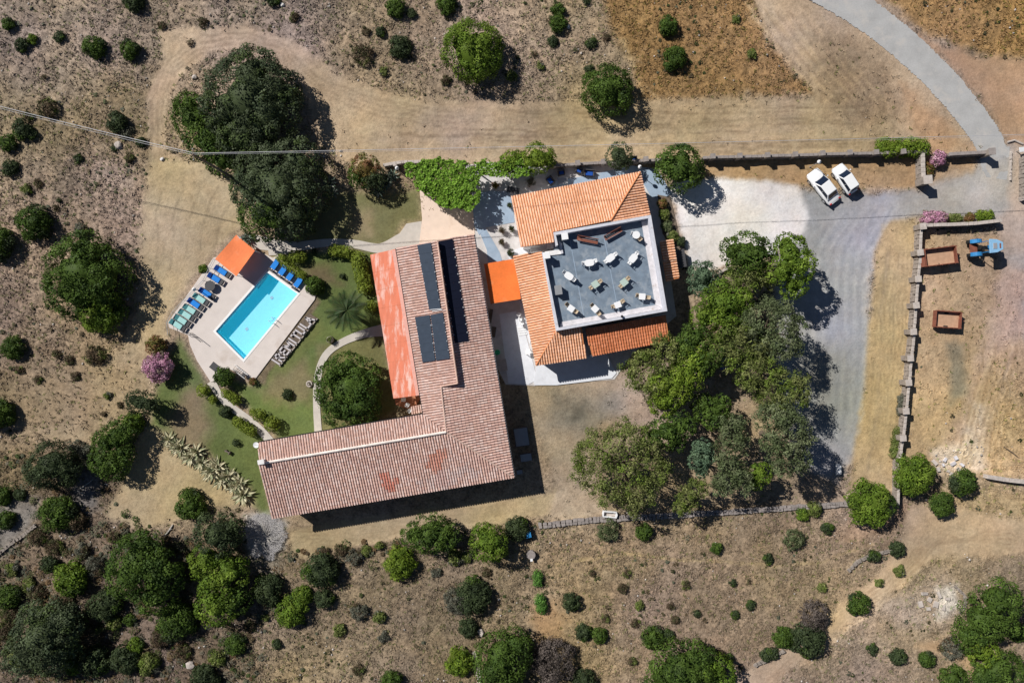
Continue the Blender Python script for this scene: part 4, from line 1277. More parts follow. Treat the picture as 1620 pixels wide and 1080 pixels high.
# east annex
an = thing("annex", "narrow orange tiled annex against the east side of the terrace house", "annex", (*U2(1058, 412), 0))
Ax = Plane((1066, 379), (1075, 440), 2.5, .16, (1045, 400))
roof(an, "roof", Ax, [(1044, 382), (1064.5, 378), (1069.5, 409), (1049, 413)], NEWPAL, seed=26, deckmat=TILEDECK_OR, pitch=.3)
Ax2 = Plane((1070, 410), (1075, 440), 2.4, .16, (1050, 420))
roof(an, "roof", Ax2, [(1049, 414), (1069.5, 410), (1074.5, 440), (1054, 445)], NEWPAL, seed=27, deckmat=TILEDECK_OR, pitch=.3)
MB().prism(at([(1047, 384), (1063, 381), (1071.5, 438), (1056, 442)], 2.4), -.1, 2.3).build("wall", WALL_WHITE, an, True)
# blue-grey slab hut beside the annex
tk = thing("water_tank", "dark blue-grey covered tank beside the annex", "tank", (*U2(1077, 404), 0))
MB().prism(at([(1070, 396), (1082, 394), (1086, 421), (1074, 424)], 1.2), 0, 1.15).build("body", BLUESLAB, tk, True, bevel=.03)
MB().prism(at([(1069.5, 395.5), (1082.5, 393.5), (1086.5, 421.5), (1073.5, 424.5)], 1.2), 1.153, 1.22).build("lid", DARKFRAME, tk, True)

# gap filler between the passage and the houses: orange fabric awnings
def awning(name, label, quad, z, mat, droop=.14, zs=None, group=None):
    c = np.mean(quad, 0)
    zs = zs or [z] * 4
    t = thing(name, label, "awning", (*U2(*c), 0), group=group)
    n = 8
    P = [Vector(U(*q_, zz)) for q_, zz in zip(quad, zs)]
    v = []
    for s_ in (0, .04):
        for j in range(n + 1):
            for i in range(n + 1):
                u_, w_ = i / n, j / n
                p = P[0].lerp(P[1], u_).lerp(P[3].lerp(P[2], u_), w_)
                v.append((p.x, p.y, p.z + s_ - droop * math.sin(math.pi * u_) * math.sin(math.pi * w_)))
    f = []
    m = (n + 1) ** 2
    for j in range(n):
        for i in range(n):
            a = j * (n + 1) + i
            f += [(a + m, a + 1 + m, a + n + 2 + m, a + n + 1 + m), (a + n + 1, a + n + 2, a + 1, a)]
    MB().add(v, f).build("canopy", mat, t, True, smooth=False)
    for p in P:
        q_ = p.lerp(sum(P, Vector()) / 4, .04)
        MB().cyl(q_.x, q_.y, 0, p.z - .02, .045, n=8).build("post", WHITEP if mat is ORANGE else DARKM, t, True)
    fr = MB()
    for i in range(4):
        a, b = P[i].lerp(P[(i + 2) % 4], .02), P[(i + 1) % 4].lerp(P[(i + 3) % 4], .02)
        fr.tube([a - Vector((0, 0, .06)), b - Vector((0, 0, .06))], .035, 5)
    fr.build("frame", DARKM, t, True)
    return t

awning("awning", "bright orange square canopy at the corner of the pool deck", [(374, 371.5), (403.5, 396.5), (374, 437), (340.5, 409.5)], 1.9, ORANGE)
awning("awning", "deep orange awning bridging the two houses", [(765.5, 417.5), (816, 409), (824, 473), (776, 480.5)], 2.7, ORANGE2)

# ------------------------------------------------------------------ vegetation
PALS = {  # leaf colours (linear), sub-lobe jitter
    'dark': ((.046, .066, .028), (.062, .085, .036), (.038, .055, .026)),
    'holm': ((.070, .092, .046), (.084, .108, .056), (.056, .078, .040), (.074, .106, .036)),
    'mid': ((.060, .102, .018), (.080, .130, .024), (.046, .082, .018)),
    'bright': ((.105, .170, .020), (.140, .205, .028), (.080, .135, .018)),
    'lime': ((.135, .200, .022), (.170, .232, .030), (.105, .168, .020)),
    'olive': ((.145, .170, .052), (.190, .208, .074), (.110, .142, .038), (.120, .170, .030)),
    'greyolive': ((.118, .148, .070), (.155, .180, .092), (.090, .118, .050)),
    'bluegreen': ((.085, .135, .080), (.110, .165, .095)),
    'grey': ((.120, .125, .092), (.150, .150, .115)),
    'brown': ((.130, .092, .058), (.105, .080, .050), (.085, .090, .040)),
    'deadgrey': ((.150, .125, .110), (.120, .100, .088)),
    'pink': ((.50, .25, .36), (.42, .20, .30), (.20, .16, .12), (.58, .36, .44)),
    'reddish': ((.16, .12, .035), (.12, .13, .03), (.20, .10, .05)),
    'vine': ((.150, .270, .030), (.190, .320, .045), (.110, .215, .024)),
    'hedge': ((.175, .225, .030), (.190, .235, .036), (.155, .210, .028)),
    'weed': ((.080, .190, .035), (.110, .225, .045)),
    'straw': ((.50, .46, .28), (.42, .42, .24)),
}

def ico(sub=2):
    import bmesh
    b = bmesh.new(); bmesh.ops.create_icosphere(b, subdivisions=sub, radius=1)
    v = np.array([x.co[:] for x in b.verts]); f = np.array([[q.index for q in p.verts] for p in b.faces]); b.free()
    return v, f

ICO_V, ICO_F = ico(2)

def crown(blobs, kind, r, leaf=.17, dens=1.0, sub=.30, core=True, loose=False):
    """blobs: (x, y, z, R, squash, kind). Leaves are quads on small lobes that cover each blob."""
    Vs, Cs = [], []
    centres = np.array([b[:3] for b in blobs]); RR = np.array([b[3] for b in blobs]); SQ = np.array([b[4] for b in blobs])
    for bi, (bx, by, bz, R, sq, kd) in enumerate(blobs):
        pal = np.array(PALS[kd or kind])
        rs = float(np.clip(R * sub, .18, .85))
        ns = int((3.4 if not loose else 5.0) * (R / rs) ** 2 * .72) + 5
        i = np.arange(ns)
        zz = 1 - (i + .5) / ns * (1.25 if not loose else 1.7)
        th = i * 2.39996 + r.random() * 6
        rad = np.sqrt(np.clip(1 - zz * zz, 0, 1))
        dr = np.stack([np.cos(th) * rad, np.sin(th) * rad, zz], 1) + (r.random((ns, 3)) - .5) * .38
        dr /= np.linalg.norm(dr, axis=1, keepdims=True)
        rr = R - rs * (r.uniform(.45, .75, ns) if kind == 'hedge' else r.uniform(.45, .95, ns) if kind in ('mid', 'bright', 'dark', 'holm') else r.uniform(.40, 1.25, ns))
        if loose: rr = R * r.uniform(.25, 1.0, ns)
        c = np.array([bx, by, bz]) + dr * rr[:, None] * np.array([1, 1, sq])
        rsl = rs * r.uniform(.65, 1.25, ns)
        tint = pal[r.integers(0, len(pal), ns)] * r.uniform(.70, 1.30, (ns, 1))
        per = np.maximum(6, (dens * 3.2 * rsl ** 2 * 3.1 / leaf ** 2 * (1.05 if loose else 1)).astype(int))
        idx = np.repeat(np.arange(ns), per)
        n = len(idx)
        dl = r.normal(size=(n, 3)); dl /= np.linalg.norm(dl, axis=1, keepdims=True)
        dt = (dl * dr[idx]).sum(1)
        keep = dt > (0.0 if not loose else -.6)
        idx, dl = idx[keep], dl[keep]
        n = len(idx)
        p = c[idx] + dl * (rsl[idx] * (r.uniform(.3, 1.25, n) if loose else r.uniform(.72, 1.12, n)))[:, None]
        # drop leaves buried in neighbouring blobs
        ok = p[:, 2] > .02
        for bj in range(len(blobs)):
            if bj != bi:
                q = (p - centres[bj]) / np.array([1, 1, SQ[bj]])
                ok &= np.linalg.norm(q, axis=1) > RR[bj] * .80
        idx, dl, p = idx[ok], dl[ok], p[ok]
        n = len(idx)
        nrm = dl + r.normal(size=(n, 3)) * (.42 if loose else .27) + np.array([0, 0, .12])
        nrm /= np.linalg.norm(nrm, axis=1, keepdims=True)
        ref = r.normal(size=(n, 3))
        a = np.cross(nrm, ref); a /= np.linalg.norm(a, axis=1, keepdims=True)
        b = np.cross(nrm, a)
        s_ = leaf * r.uniform(.4, .85, n)[:, None]
        el = r.uniform(.45, .8, n)[:, None]
        if loose: el *= .7
        Vs.append(np.stack([p - a * s_, p - b * s_ * el, p + a * s_, p + b * s_ * el], 1).reshape(-1, 3))
        cc = tint[idx] * r.uniform(.84, 1.18, (n, 1))
        Cs.append(np.repeat(cc, 4, 0))
    V, C = np.concatenate(Vs), np.concatenate(Cs)
    Fq = np.arange(len(V)).reshape(-1, 4)
    if core:
        cv, cf, cc = [], [], []
        o = len(V)
        for (bx, by, bz, R, sq, kd) in blobs:
            q = ICO_V * (R * (.60 if R > 1.2 else .70) * r.uniform(.78, 1.08, (len(ICO_V), 1)))
            q = q * np.array([1, 1, sq]) + np.array([bx, by, bz])
            q[:, 2] = np.maximum(q[:, 2], .02)
            cv.append(q); cf.append(np.concatenate([ICO_F, ICO_F[:, 2:]], 1) + o); o += len(q)
            cc.append(np.tile(np.array(PALS[kd or kind]).mean(0) * .9, (len(q), 1)))
        V = np.concatenate([V] + cv); C = np.concatenate([C] + cc)
        return V, (Fq, np.concatenate(cf)), C
    return V, (Fq, None), C

def crown_mesh(name, data, parent, off):
    V, (Fq, Fc), C = data
    if Fc is None:
        return np_mesh(name, V, Fq, C, LEAF, parent, off)
    tri = Fc[:, :3]
    # quads and triangles in one mesh
    me = bpy.data.meshes.new(name)
    V = V - np.array(off)
    me.vertices.add(len(V)); me.vertices.foreach_set("co", V.astype(np.float32).ravel())
    li = np.concatenate([Fq.ravel(), tri.ravel()]).astype(np.int32)
    me.loops.add(len(li)); me.loops.foreach_set("vertex_index", li)
    nq, nt = len(Fq), len(tri)
    me.polygons.add(nq + nt)
    me.polygons.foreach_set("loop_start", np.concatenate([np.arange(nq) * 4, nq * 4 + np.arange(nt) * 3]).astype(np.int32))
    me.polygons.foreach_set("loop_total", np.concatenate([np.full(nq, 4), np.full(nt, 3)]).astype(np.int32))
    me.update(calc_edges=True)
    a = me.color_attributes.new("Col", 'FLOAT_COLOR', 'POINT')
    a.data.foreach_set("color", np.concatenate([C, np.ones((len(C), 1))], 1).astype(np.float32).ravel())
    me.materials.append(LEAF)
    o = link(bpy.data.objects.new(name, me)); o.parent = parent
    return o

def limbs(parent, base, blobs, r, tr):
    """tapered trunk that forks towards every blob"""
    mb = MB()
    bx, by, bz = base
    mx_ = np.mean([b[0] for b in blobs]); my_ = np.mean([b[1] for b in blobs]); mz = np.mean([b[2] for b in blobs])
    fork = (bx + (mx_ - bx) * .4, by + (my_ - by) * .4, max(.4, mz * .42))
    mb.tube([(bx, by, bz - .15), (bx + .05, by, bz + .1), fork], [tr * 1.35, tr, tr * .75], 8)
    for b in blobs:
        for k in range(3 if len(blobs) < 4 else 2):
            e = (b[0] + (r.random() - .5) * b[3] * 1.1, b[1] + (r.random() - .5) * b[3] * 1.1, b[2] + b[3] * b[4] * r.uniform(.1, .6))
            m = tuple(fork[i] * .5 + e[i] * .5 + (r.random() - .5) * .25 for i in range(3))
            mb.tube([fork, m, e], [tr * .55, tr * .34, tr * .10], 6)
    return mb.build("trunk", BARK, parent, True, smooth=True)

# landmarks for telling bushes apart
LM = [("the orange pool canopy", 373, 404), ("the swimming pool", 405, 496), ("the letters on the lawn", 468, 540), ("the palm tree", 545, 490), ("the red lean-to roof", 625, 515),
      ("the west gable of the long house", 415, 760), ("the south wall of the long house", 620, 800), ("the whitish bare shrub", 420, 848), ("the row of pale agaves", 325, 738),
      ("the pink flowering tree", 248, 581), ("the vine pergola", 700, 290), ("the restaurant house", 930, 420), ("the two white cars", 1320, 290), ("the gate pillars", 1500, 262),
      ("the blue tractor", 1563, 390), ("the larger rusty trailer", 1488, 405), ("the smaller rusty trailer", 1502, 506), ("the paddock's stone fence", 1433, 600),
      ("the dumped rubble", 1510, 730), ("the low stone terrace wall", 1000, 825), ("the dirt track in the lower right", 1400, 930), ("the curved grass track", 420, 70),
      ("the bend of the access road", 1480, 110), ("the green weed strip", 850, 930), ("the photo's top left corner", 0, 0), ("the photo's bottom left corner", 0, 1080),
      ("the photo's left edge", 0, 480), ("the bottom edge under the long house", 620, 1080), ("the photo's top edge", 700, 0), ("the golden grass field", 1120, 90),
      ("the bottom edge right of centre", 1080, 1080), ("the photo's lower right corner", 1620, 1080), ("the utility pole", 380, 288), ("the mown straw patch", 300, 350),
      ("the fallen pale log", 264, 838), ("the white boulder", 302, 1050)]
used = {}
ADJ = {'dark': 'dark green', 'holm': 'dark grey-green', 'mid': 'green', 'bright': 'bright green', 'lime': 'lime green', 'olive': 'olive green', 'greyolive': 'grey-olive',
       'bluegreen': 'blue-green', 'grey': 'greyish', 'brown': 'brown', 'deadgrey': 'bare grey-brown', 'pink': 'pink flowering', 'reddish': 'reddish green', 'vine': 'leafy', 'hedge': 'clipped',
       'weed': 'fresh green', 'straw': 'pale yellow'}
ORD = ["", "second ", "third ", "fourth ", "fifth ", "sixth ", "seventh ", "eighth ", "ninth "]

def auto_label(px, py, rpx, kind, noun):
    best = min(LM, key=lambda l: (l[1] - px) ** 2 + (l[2] - py) ** 2)
    dx, dy = px - best[1], py - best[2]
    a = math.degrees(math.atan2(-dy, dx)) % 360
    dirs = ["right of", "above and right of", "above", "above and left of", "left of", "below and left of", "below", "below and right of"]
    if math.hypot(dx, dy) < 12: dd = "at"
    else: dd = dirs[int((a + 22.5) // 45) % 8]
    size = "tiny" if rpx < 9 else "small" if rpx < 15 else "medium" if rpx < 26 else "large" if rpx < 42 else "very large"
    return size, ADJ[kind], noun, dd, best[0], math.hypot(dx, dy)

PENDING = []

def bush(px, py, rpx, kind, noun="bush", label=None, squash=.78, sx=1.0, rot=0, group=None, cat=None, loose=False, zoff=0):
    if label is None and rpx < 13:
        squash = .6; rpx *= .95
    n = 1 if sx == 1.0 else max(2, int(round(sx * 2.2)))
    r = rng
    R = rpx / S * 1.08
    zc = R * squash * .45 + zoff
    blobs = []
    gz = ground_z(*U2(px, py))
    for i in range(n):
        f = 0 if n == 1 else (i / (n - 1) - .5) * 2 * (sx - 1) * rpx
        x, y, _ = U(px + f * math.cos(rot), py + f * math.sin(rot), zc)
        blobs.append((x, y, zc + gz, R * r.uniform(.93, 1.04) * (1 - zc / H), squash, None))
    if n == 1 and rpx > 6 and kind != 'hedge':   # uneven outline
        b = blobs[0]
        blobs[0] = (b[0], b[1], b[2], R * .80, squash, None)
        q0 = r.random() * 6.28
        alt = {'mid': 'dark', 'dark': 'mid', 'bright': 'mid', 'brown': 'olive', 'grey': 'brown', 'olive': 'grey'}.get(kind)
        for k in range(6 if rpx > 12 else 4):
            q = q0 + k * 6.28 / (6 if rpx > 12 else 4) + r.uniform(-.4, .4)
            rr_ = R * r.uniform(.30, .52)
            dd_ = R * r.uniform(.92, 1.05) - rr_
            blobs.append((b[0] + math.cos(q) * dd_, b[1] + math.sin(q) * dd_, gz + rr_ * r.uniform(.5, .9) + zoff, rr_, squash, alt if r.random() < .22 else None))
    bx, by = np.mean([b[0] for b in blobs]), np.mean([b[1] for b in blobs])
    t = thing(noun.replace(" ", "_"), label, cat or noun.split()[-1], (bx, by, gz), group=group)
    leaf = .10 if rpx < 11 else .13 if rpx < 22 else .155
    crown_mesh("foliage", crown(blobs, kind, r, leaf=leaf, core=not loose, loose=loose, sub=.24 if kind == 'hedge' else .34), t, t.location)
    mb = MB()
    for k in range(4):
        q = r.random() * 6.28
        mb.tube([(bx, by, gz - .1), (bx + math.cos(q) * R * .3, by + math.sin(q) * R * .3, gz + R * .35)], [.05 + R * .02, .02], 5)
    mb.build("stems", BARK, t, True)
    if label is None:
        PENDING.append((t, auto_label(px, py, rpx, kind, noun)))
    return t

def tree(blobs, kind, noun, label, base=None, trunk=.22, leaf=.19, core=True, loose=False, dens=1.0, squash=.8, sub=.27, cat="tree", group=None, grow_=1.10):
    """blobs: (px, py, r px, z centre[, kind])"""
    B_ = []
    for b in blobs:
        px, py, rp_, z = b[:4]
        x, y, _ = U(px, py, z)
        B_.append((x, y, z, grow_ * rp_ / S * (1 - z / H), squash, b[4] if len(b) > 4 else None))
    if loose: core = False
    mpx, mpy = np.mean([b[0] for b in blobs]), np.mean([b[1] for b in blobs])
    if 1020 < mpx < 1280 and 380 < mpy < 810: grow_ *= 1.09
    if base is None:
        base = (np.mean([b[0] for b in B_]), np.mean([b[1] for b in B_]))
    else:
        base = U2(*base)
    gz = ground_z(*base)
    t = thing(noun, label, cat, (base[0], base[1], gz), group=group)
    crown_mesh("crown", crown(B_, kind, rng, leaf=leaf, core=core, loose=loose, dens=dens, sub=sub), t, t.location)
    limbs(t, (base[0], base[1], gz), B_, rng, trunk)
    return t

# --- big trees west of the houses
tree([(396, 155, 62, 2.7), (365, 175, 42, 2.5), (425, 178, 48, 2.3), (400, 118, 40, 2.4), (385, 212, 42, 2.4), (435, 145, 38, 2.3)], 'holm', "holm_oak_tree",
     "largest dark grey-green tree, above the utility wire", trunk=.35, sub=.2)
tree([(310, 190, 34, 1.9), (330, 222, 34, 1.9), (352, 252, 26, 2.0), (300, 170, 22, 1.6)], 'mid', "mastic_tree",
     "dense green mound hugging the left flank of the largest dark tree", trunk=.18)
tree([(440, 300, 60, 2.6), (415, 270, 40, 2.5), (468, 262, 40, 2.5), (476, 300, 42, 2.4), (425, 338, 42, 2.2, 'mid'), (462, 342, 36, 2.3), (400, 300, 32, 2.2)], 'holm', "holm_oak_tree",
     "second large dark tree, between the utility wire and the orange pool canopy", trunk=.32, sub=.2)
tree([(553, 617, 46, 2.8), (530, 600, 30, 2.6), (573, 600, 30, 2.7), (543, 645, 32, 2.6), (570, 642, 30, 2.7), (550, 585, 27, 2.6)], 'mid', "carob_tree",
     "round green tree on the lawn inside the curved path, touching the pink roof", trunk=.25, sub=.24)
tree([(130, 432, 50, 2.0), (118, 460, 40, 1.8), (160, 438, 44, 1.9), (135, 400, 34, 1.7)], 'mid', "mastic_tree", "very large dome-shaped green thicket left of the mown straw patch", trunk=.2)
bush(158, 492, 38, 'bright', "bush", "bright green bush against the large dome thicket's lower side", zoff=.5)
bush(128, 366, 12, 'grey', "bush", "small grey-green bush on top edge of the large dome thicket")
tree([(747, 82, 44, 1.7)] + [(732, 68, 26, 1.8), (765, 92, 26, 1.8), (745, 100, 24, 1.6), (765, 68, 24, 1.6)], 'bright', "mastic_tree", "large round bright green shrub alone above the wide mown strip", trunk=.15, sub=.3, leaf=.16)
tree([(960, 146, 38, 1.6), (945, 140, 24, 1.5), (975, 155, 22, 1.5), (972, 132, 22, 1.5)], 'mid', "mastic_tree", "large round dark green shrub on the mown strip's edge, near the golden grass field", trunk=.15, leaf=.16)
tree([(1075, 266, 34, 2.6), (1058, 262, 22, 2.5), (1092, 272, 22, 2.5), (1080, 250, 20, 2.5)], 'mid', "garden_tree", "round green tree over the boundary wall, between the orange roof and the white gravel", trunk=.16)
tree([(850, 250, 24, 2.3), (838, 255, 16, 2.2), (865, 252, 15, 2.1)], 'lime', "garden_tree", "yellow-green tree by the white lamp north of the orange roof", trunk=.12, leaf=.15)
tree([(808, 257, 17, 2.0), (800, 265, 14, 2.0), (818, 250, 12, 2)], 'lime', "garden_tree", "small lime green tree between the vine pergola and the yellow-green tree", trunk=.1, leaf=.15)
tree([(979, 246, 20, 1.9), (985, 255, 14, 1.8)], 'holm', "garden_tree", "small dark tree on the wall above the orange roof's right part", trunk=.12, leaf=.14)
tree([(578, 268, 23, 1.9, 'reddish'), (570, 280, 18, 1.8, 'mid'), (592, 285, 20, 1.7, 'dark')], 'mid', "garden_tree", "olive-topped small tree above the agaves, left of the vine pergola", trunk=.1, leaf=.15)
# --- east grove
tree([(1180, 402, 31, 4.6), (1160, 398, 20, 4.5), (1200, 400, 22, 4.4), (1172, 415, 22, 4.2)], 'mid', "pepper_tree", "green tree at the top left of the grove, on the edge of the white gravel", trunk=.2)
tree([(1250, 400, 26, 5.0), (1265, 420, 24, 5.0), (1240, 430, 26, 4.8), (1256, 452, 20, 4.6), (1243, 388, 18, 4.7)], 'bright', "mulberry_tree", "bright green tree at the top right of the grove casting shadow on the gravel", trunk=.22)
tree([(1112, 437, 24, 3.4), (1105, 452, 16, 3.2), (1122, 447, 16, 3.2)], 'bluegreen', "garden_tree", "small blue-green tree between the annex and the grove", trunk=.14, leaf=.16)
tree([(1170, 440, 26, 4.4), (1195, 432, 20, 4.4), (1150, 455, 20, 4.2), (1212, 440, 18, 4.0)], 'olive', "olive_tree", "olive green tree below the top left tree of the grove", trunk=.2, loose=True)
tree([(1140, 480, 32, 4.8), (1165, 478, 24, 4.8), (1118, 500, 24, 4.5), (1150, 505, 26, 4.4)], 'bright', "garden_tree", "leafy green tree right of the terrace house corner, in the grove's left edge", trunk=.22)
tree([(1222, 498, 32, 6.4), (1245, 515, 26, 6.4), (1200, 510, 26, 6.2), (1228, 540, 28, 6.2), (1252, 548, 18, 6.0)], 'greyolive', "eucalyptus_tree", "broad grey-olive tree on the grove's right side above its middle", trunk=.28, loose=True)
tree([(1172, 530, 30, 5.0), (1160, 560, 26, 5.0), (1195, 552, 26, 5.0), (1130, 545, 24, 4.6)], 'olive', "olive_tree", "mottled olive tree in the middle of the grove's upper half", trunk=.24, loose=True)
tree([(1035, 575, 30, 4.2), (1010, 590, 26, 4.0), (1062, 560, 26, 4.4), (1048, 545, 18, 4.2), (1040, 605, 30, 4.2)], 'olive', "olive_tree", "olive tree overhanging the corner of the darker red roof", trunk=.24, loose=True)
tree([(1060, 612, 32, 4.4), (1085, 595, 26, 4.6), (1095, 570, 24, 4.6), (1050, 635, 24, 4.2)], 'lime', "garden_tree", "yellow-green tree in the grove's left middle, above the bare dirt yard", trunk=.22)
tree([(1200, 580, 26, 5.4), (1185, 600, 20, 5.4), (1225, 600, 26, 5.6), (1255, 615, 26, 5.8), (1230, 632, 26, 5.4), (1210, 625, 18, 5.0)], 'olive', "olive_tree", "pale olive tree in the grove's right middle", trunk=.24, loose=True)
tree([(1240, 668, 32, 7.2), (1262, 690, 26, 7.2), (1235, 705, 30, 7.0), (1258, 728, 24, 6.6), (1215, 660, 20, 6.6), (1238, 738, 18, 6.2)], 'greyolive', "eucalyptus_tree",
     "tall grey-olive tree at the grove's lower right, throwing shade over the gravel drive", trunk=.3, loose=True)
tree([(1157, 672, 20, 5.0), (1160, 700, 26, 5.2), (1150, 725, 20, 5.0), (1165, 755, 26, 4.6), (1142, 765, 18, 4.2)], 'greyolive', "eucalyptus_tree", "slender grey-green tree in the lower middle of the grove", trunk=.22, loose=True)
tree([(1203, 748, 17, 3.8), (1195, 762, 13, 3.6)], 'bright', "garden_tree", "small bright green tree under the grey-olive trees, above the terrace wall", trunk=.12)
tree([(1055, 682, 24, 4.4), (1078, 672, 22, 4.4), (1035, 690, 20, 4.2), (1068, 695, 18, 4.0)], 'mid', "garden_tree", "dark green tree at the end of the bare dirt yard", trunk=.18)
tree([(975, 730, 44, 5.0), (935, 735, 32, 4.6), (1005, 715, 34, 5.0), (1015, 755, 34, 4.8), (965, 765, 34, 4.6), (985, 690, 26, 4.6), (1005, 790, 26, 4.2), (940, 710, 26, 4.4), (1035, 735, 26, 4.6), (960, 715, 30, 5.2), (1000, 745, 30, 5.4)],
     'olive', "olive_tree", "largest spreading olive-green tree, right of the house shadow above the terrace wall", trunk=.38, loose=True)
tree([(1110, 708, 15, 4.6), (1106, 728, 17, 4.4), (1118, 722, 13, 4.4), (1110, 745, 11, 4.0)], 'bluegreen', "eucalyptus_tree", "small grey-blue tree in the dark gap left of the slender grove tree", trunk=.12)
tree([(1090, 782, 20, 4.0), (1082, 800, 15, 3.6), (1105, 770, 15, 4.0)], 'olive', "olive_tree", "narrow olive tree above the terrace wall beside the largest olive", trunk=.14, loose=True)

tree([(1100, 535, 24, 4.6), (1085, 548, 20, 4.4), (1120, 560, 24, 4.6), (1108, 578, 20, 4.4)], 'mid', "garden_tree", "dark green tree between the terrace house corner and the blue tarpaulin", trunk=.18)
bush(455, 624, 9, 'dark', "bush", "round dark bush alone on the lower lawn, with spiky leaves sticking out")
tree([(1128, 655, 24, 3.6), (1112, 640, 18, 3.4), (1140, 640, 16, 3.4)], 'mid', "garden_tree", "dark green tree in the deep shade of the grove, left of the bare soil gap", trunk=.16)
# --- oleanders, named ones
bush(246, 547, 17, 'reddish', "bush", "reddish green bush just above the pink flowering tree by the pool", zoff=.6)
bush(248, 581, 24, 'pink', "oleander", "round pink flowering oleander tree beside the west lawn", cat="oleander", zoff=.8)
bush(1485, 250, 13, 'pink', "oleander", "pink oleander on the entrance wall right of the lime hedge", cat="oleander", zoff=.4)
bush(1467, 268, 12, 'reddish', "bush", "reddish bush hanging over the inner gate wall")
bush(1428, 233, 15, 'lime', "hedge", "long lime green hedge on the entrance wall above the smaller car", sx=2.9, cat="hedge", zoff=.3)
bush(1478, 345, 11, 'pink', "oleander", "pink flowering row at the left end of the paddock planter", sx=1.9, cat="oleander")
bush(1512, 345, 7, 'olive', "bush", "low olive green bush in the middle of the paddock planter", sx=1.8)
bush(1535, 344, 9, 'reddish', "bush", "rusty green bush right of centre in the paddock planter")
bush(1558, 341, 9, 'lime', "bush", "pale green bush at the right end of the paddock planter", sx=1.7)
bush(1418, 700, 8, 'olive', "hedge", "narrow olive green hedge growing over the lower paddock wall", sx=3.2, rot=math.radians(96), cat="hedge")
bush(1424, 640, 6, 'grey', "climber", "grey-green climber on the middle of the paddock wall", sx=3.0, rot=math.radians(97), cat="climber")
bush(1376, 797, 36, 'bright', "tree", "round bright green tree at the terrace wall's right end", zoff=.6, cat="tree")
bush(1446, 750, 32, 'bright', "tree", "round bright green tree at the foot of the paddock wall", zoff=.6, cat="tree")
bush(1522, 762, 22, 'mid', "tree", "round green tree by the dumped rubble, right of the paddock wall foot", zoff=.4, cat="tree")
bush(1491, 797, 20, 'mid', "tree", "small round green tree below the other two at the rubble", zoff=.4, cat="tree")
tree([(1576, 948, 34, 2.3), (1552, 980, 34, 2.0), (1532, 1005, 24, 1.7), (1582, 985, 24, 1.9)], 'mid', "mastic_tree", "very large green thicket near the lower right corner", trunk=.18, leaf=.17)
tree([(1580, 1062, 34, 1.8), (1552, 1070, 22, 1.6), (1555, 1030, 22, 1.6, 'lime')], 'mid', "mastic_tree", "green thicket on the bottom edge in the lower right corner", trunk=.15, leaf=.16)
tree([(1080, 1064, 48, 2.2), (1052, 1072, 32, 2.0), (1128, 1066, 32, 1.9, 'bright'), (1100, 1045, 30, 2.0)], 'mid', "mastic_tree", "very large green thicket cut by the bottom edge, right of the middle", trunk=.18)
tree([(795, 1038, 40, 2.0), (780, 1060, 28, 1.9), (812, 1020, 28, 1.9), (800, 1072, 26, 1.7)], 'mid', "mastic_tree", "very large green thicket on the bottom edge, left of the grey shrub", trunk=.18)
bush(875, 1045, 36, 'deadgrey', "shrub", "large bare grey-brown shrub on the bottom edge", loose=True)
tree([(222, 890, 44, 2.3), (205, 910, 32, 2.2), (250, 905, 38, 2.2), (228, 868, 30, 2.1), (245, 940, 30, 2.0)], 'mid', "mastic_tree", "largest dark thicket in the lower left, right of the scattered olive bushes", trunk=.2)
bush(280, 982, 32, 'mid', "bush", "large green bush at the lower tip of the largest lower-left thicket")
tree([(345, 845, 34, 2.2, 'dark'), (362, 838, 24, 2.0, 'dark'), (330, 885, 28, 1.9, 'bright'), (362, 905, 28, 2.0, 'bright'), (345, 955, 32, 1.8, 'bright'), (372, 948, 24, 1.7), (340, 920, 24, 1.8, 'bright')],
     'mid', "mastic_tree", "tall green thicket left of the whitish bare shrub, dark top, bright below", trunk=.18)
tree([(70, 1005, 44, 2.4), (45, 1030, 34, 2.2), (95, 985, 34, 2.2), (85, 1030, 34, 2.1), (60, 975, 26, 2.0)], 'holm', "holm_oak_tree", "large dark grey-green tree in the lower left corner", trunk=.2)
tree([(83, 735, 34, 2.0), (105, 742, 24, 1.9), (65, 745, 22, 1.8)], 'dark', "mastic_tree", "large dark bush on the left, below the pale dirt clearing", trunk=.14, leaf=.15)
tree([(185, 692, 24, 1.8), (200, 680, 20, 1.8), (168, 700, 20, 1.6), (180, 735, 24, 1.8), (165, 727, 22, 1.7), (195, 718, 18, 1.7)], 'mid', "mastic_tree", "long green thicket left of the pale agave row", trunk=.14, leaf=.16)
tree([(222, 637, 18, 2.2), (238, 640, 16, 2.2), (212, 632, 12, 2.0)], 'dark', "garden_tree", "dark tree below the pink oleander casting shade on the west lawn", trunk=.12, leaf=.14)
bush(212, 668, 17, 'bright', "bush", "bright green bush just below the dark tree at the west lawn")
tree([(678, 845, 28, 1.8), (655, 846, 20, 1.7), (705, 846, 22, 1.7), (690, 838, 22, 1.8)], 'mid', "mastic_tree", "wide green thicket below the middle of the long house", trunk=.14, leaf=.16)
tree([(773, 857, 28, 2.2), (765, 845, 18, 2.1), (783, 868, 18, 2.0)], 'bright', "mastic_tree", "round bright green tree below the right end of the long house", trunk=.14, leaf=.16)

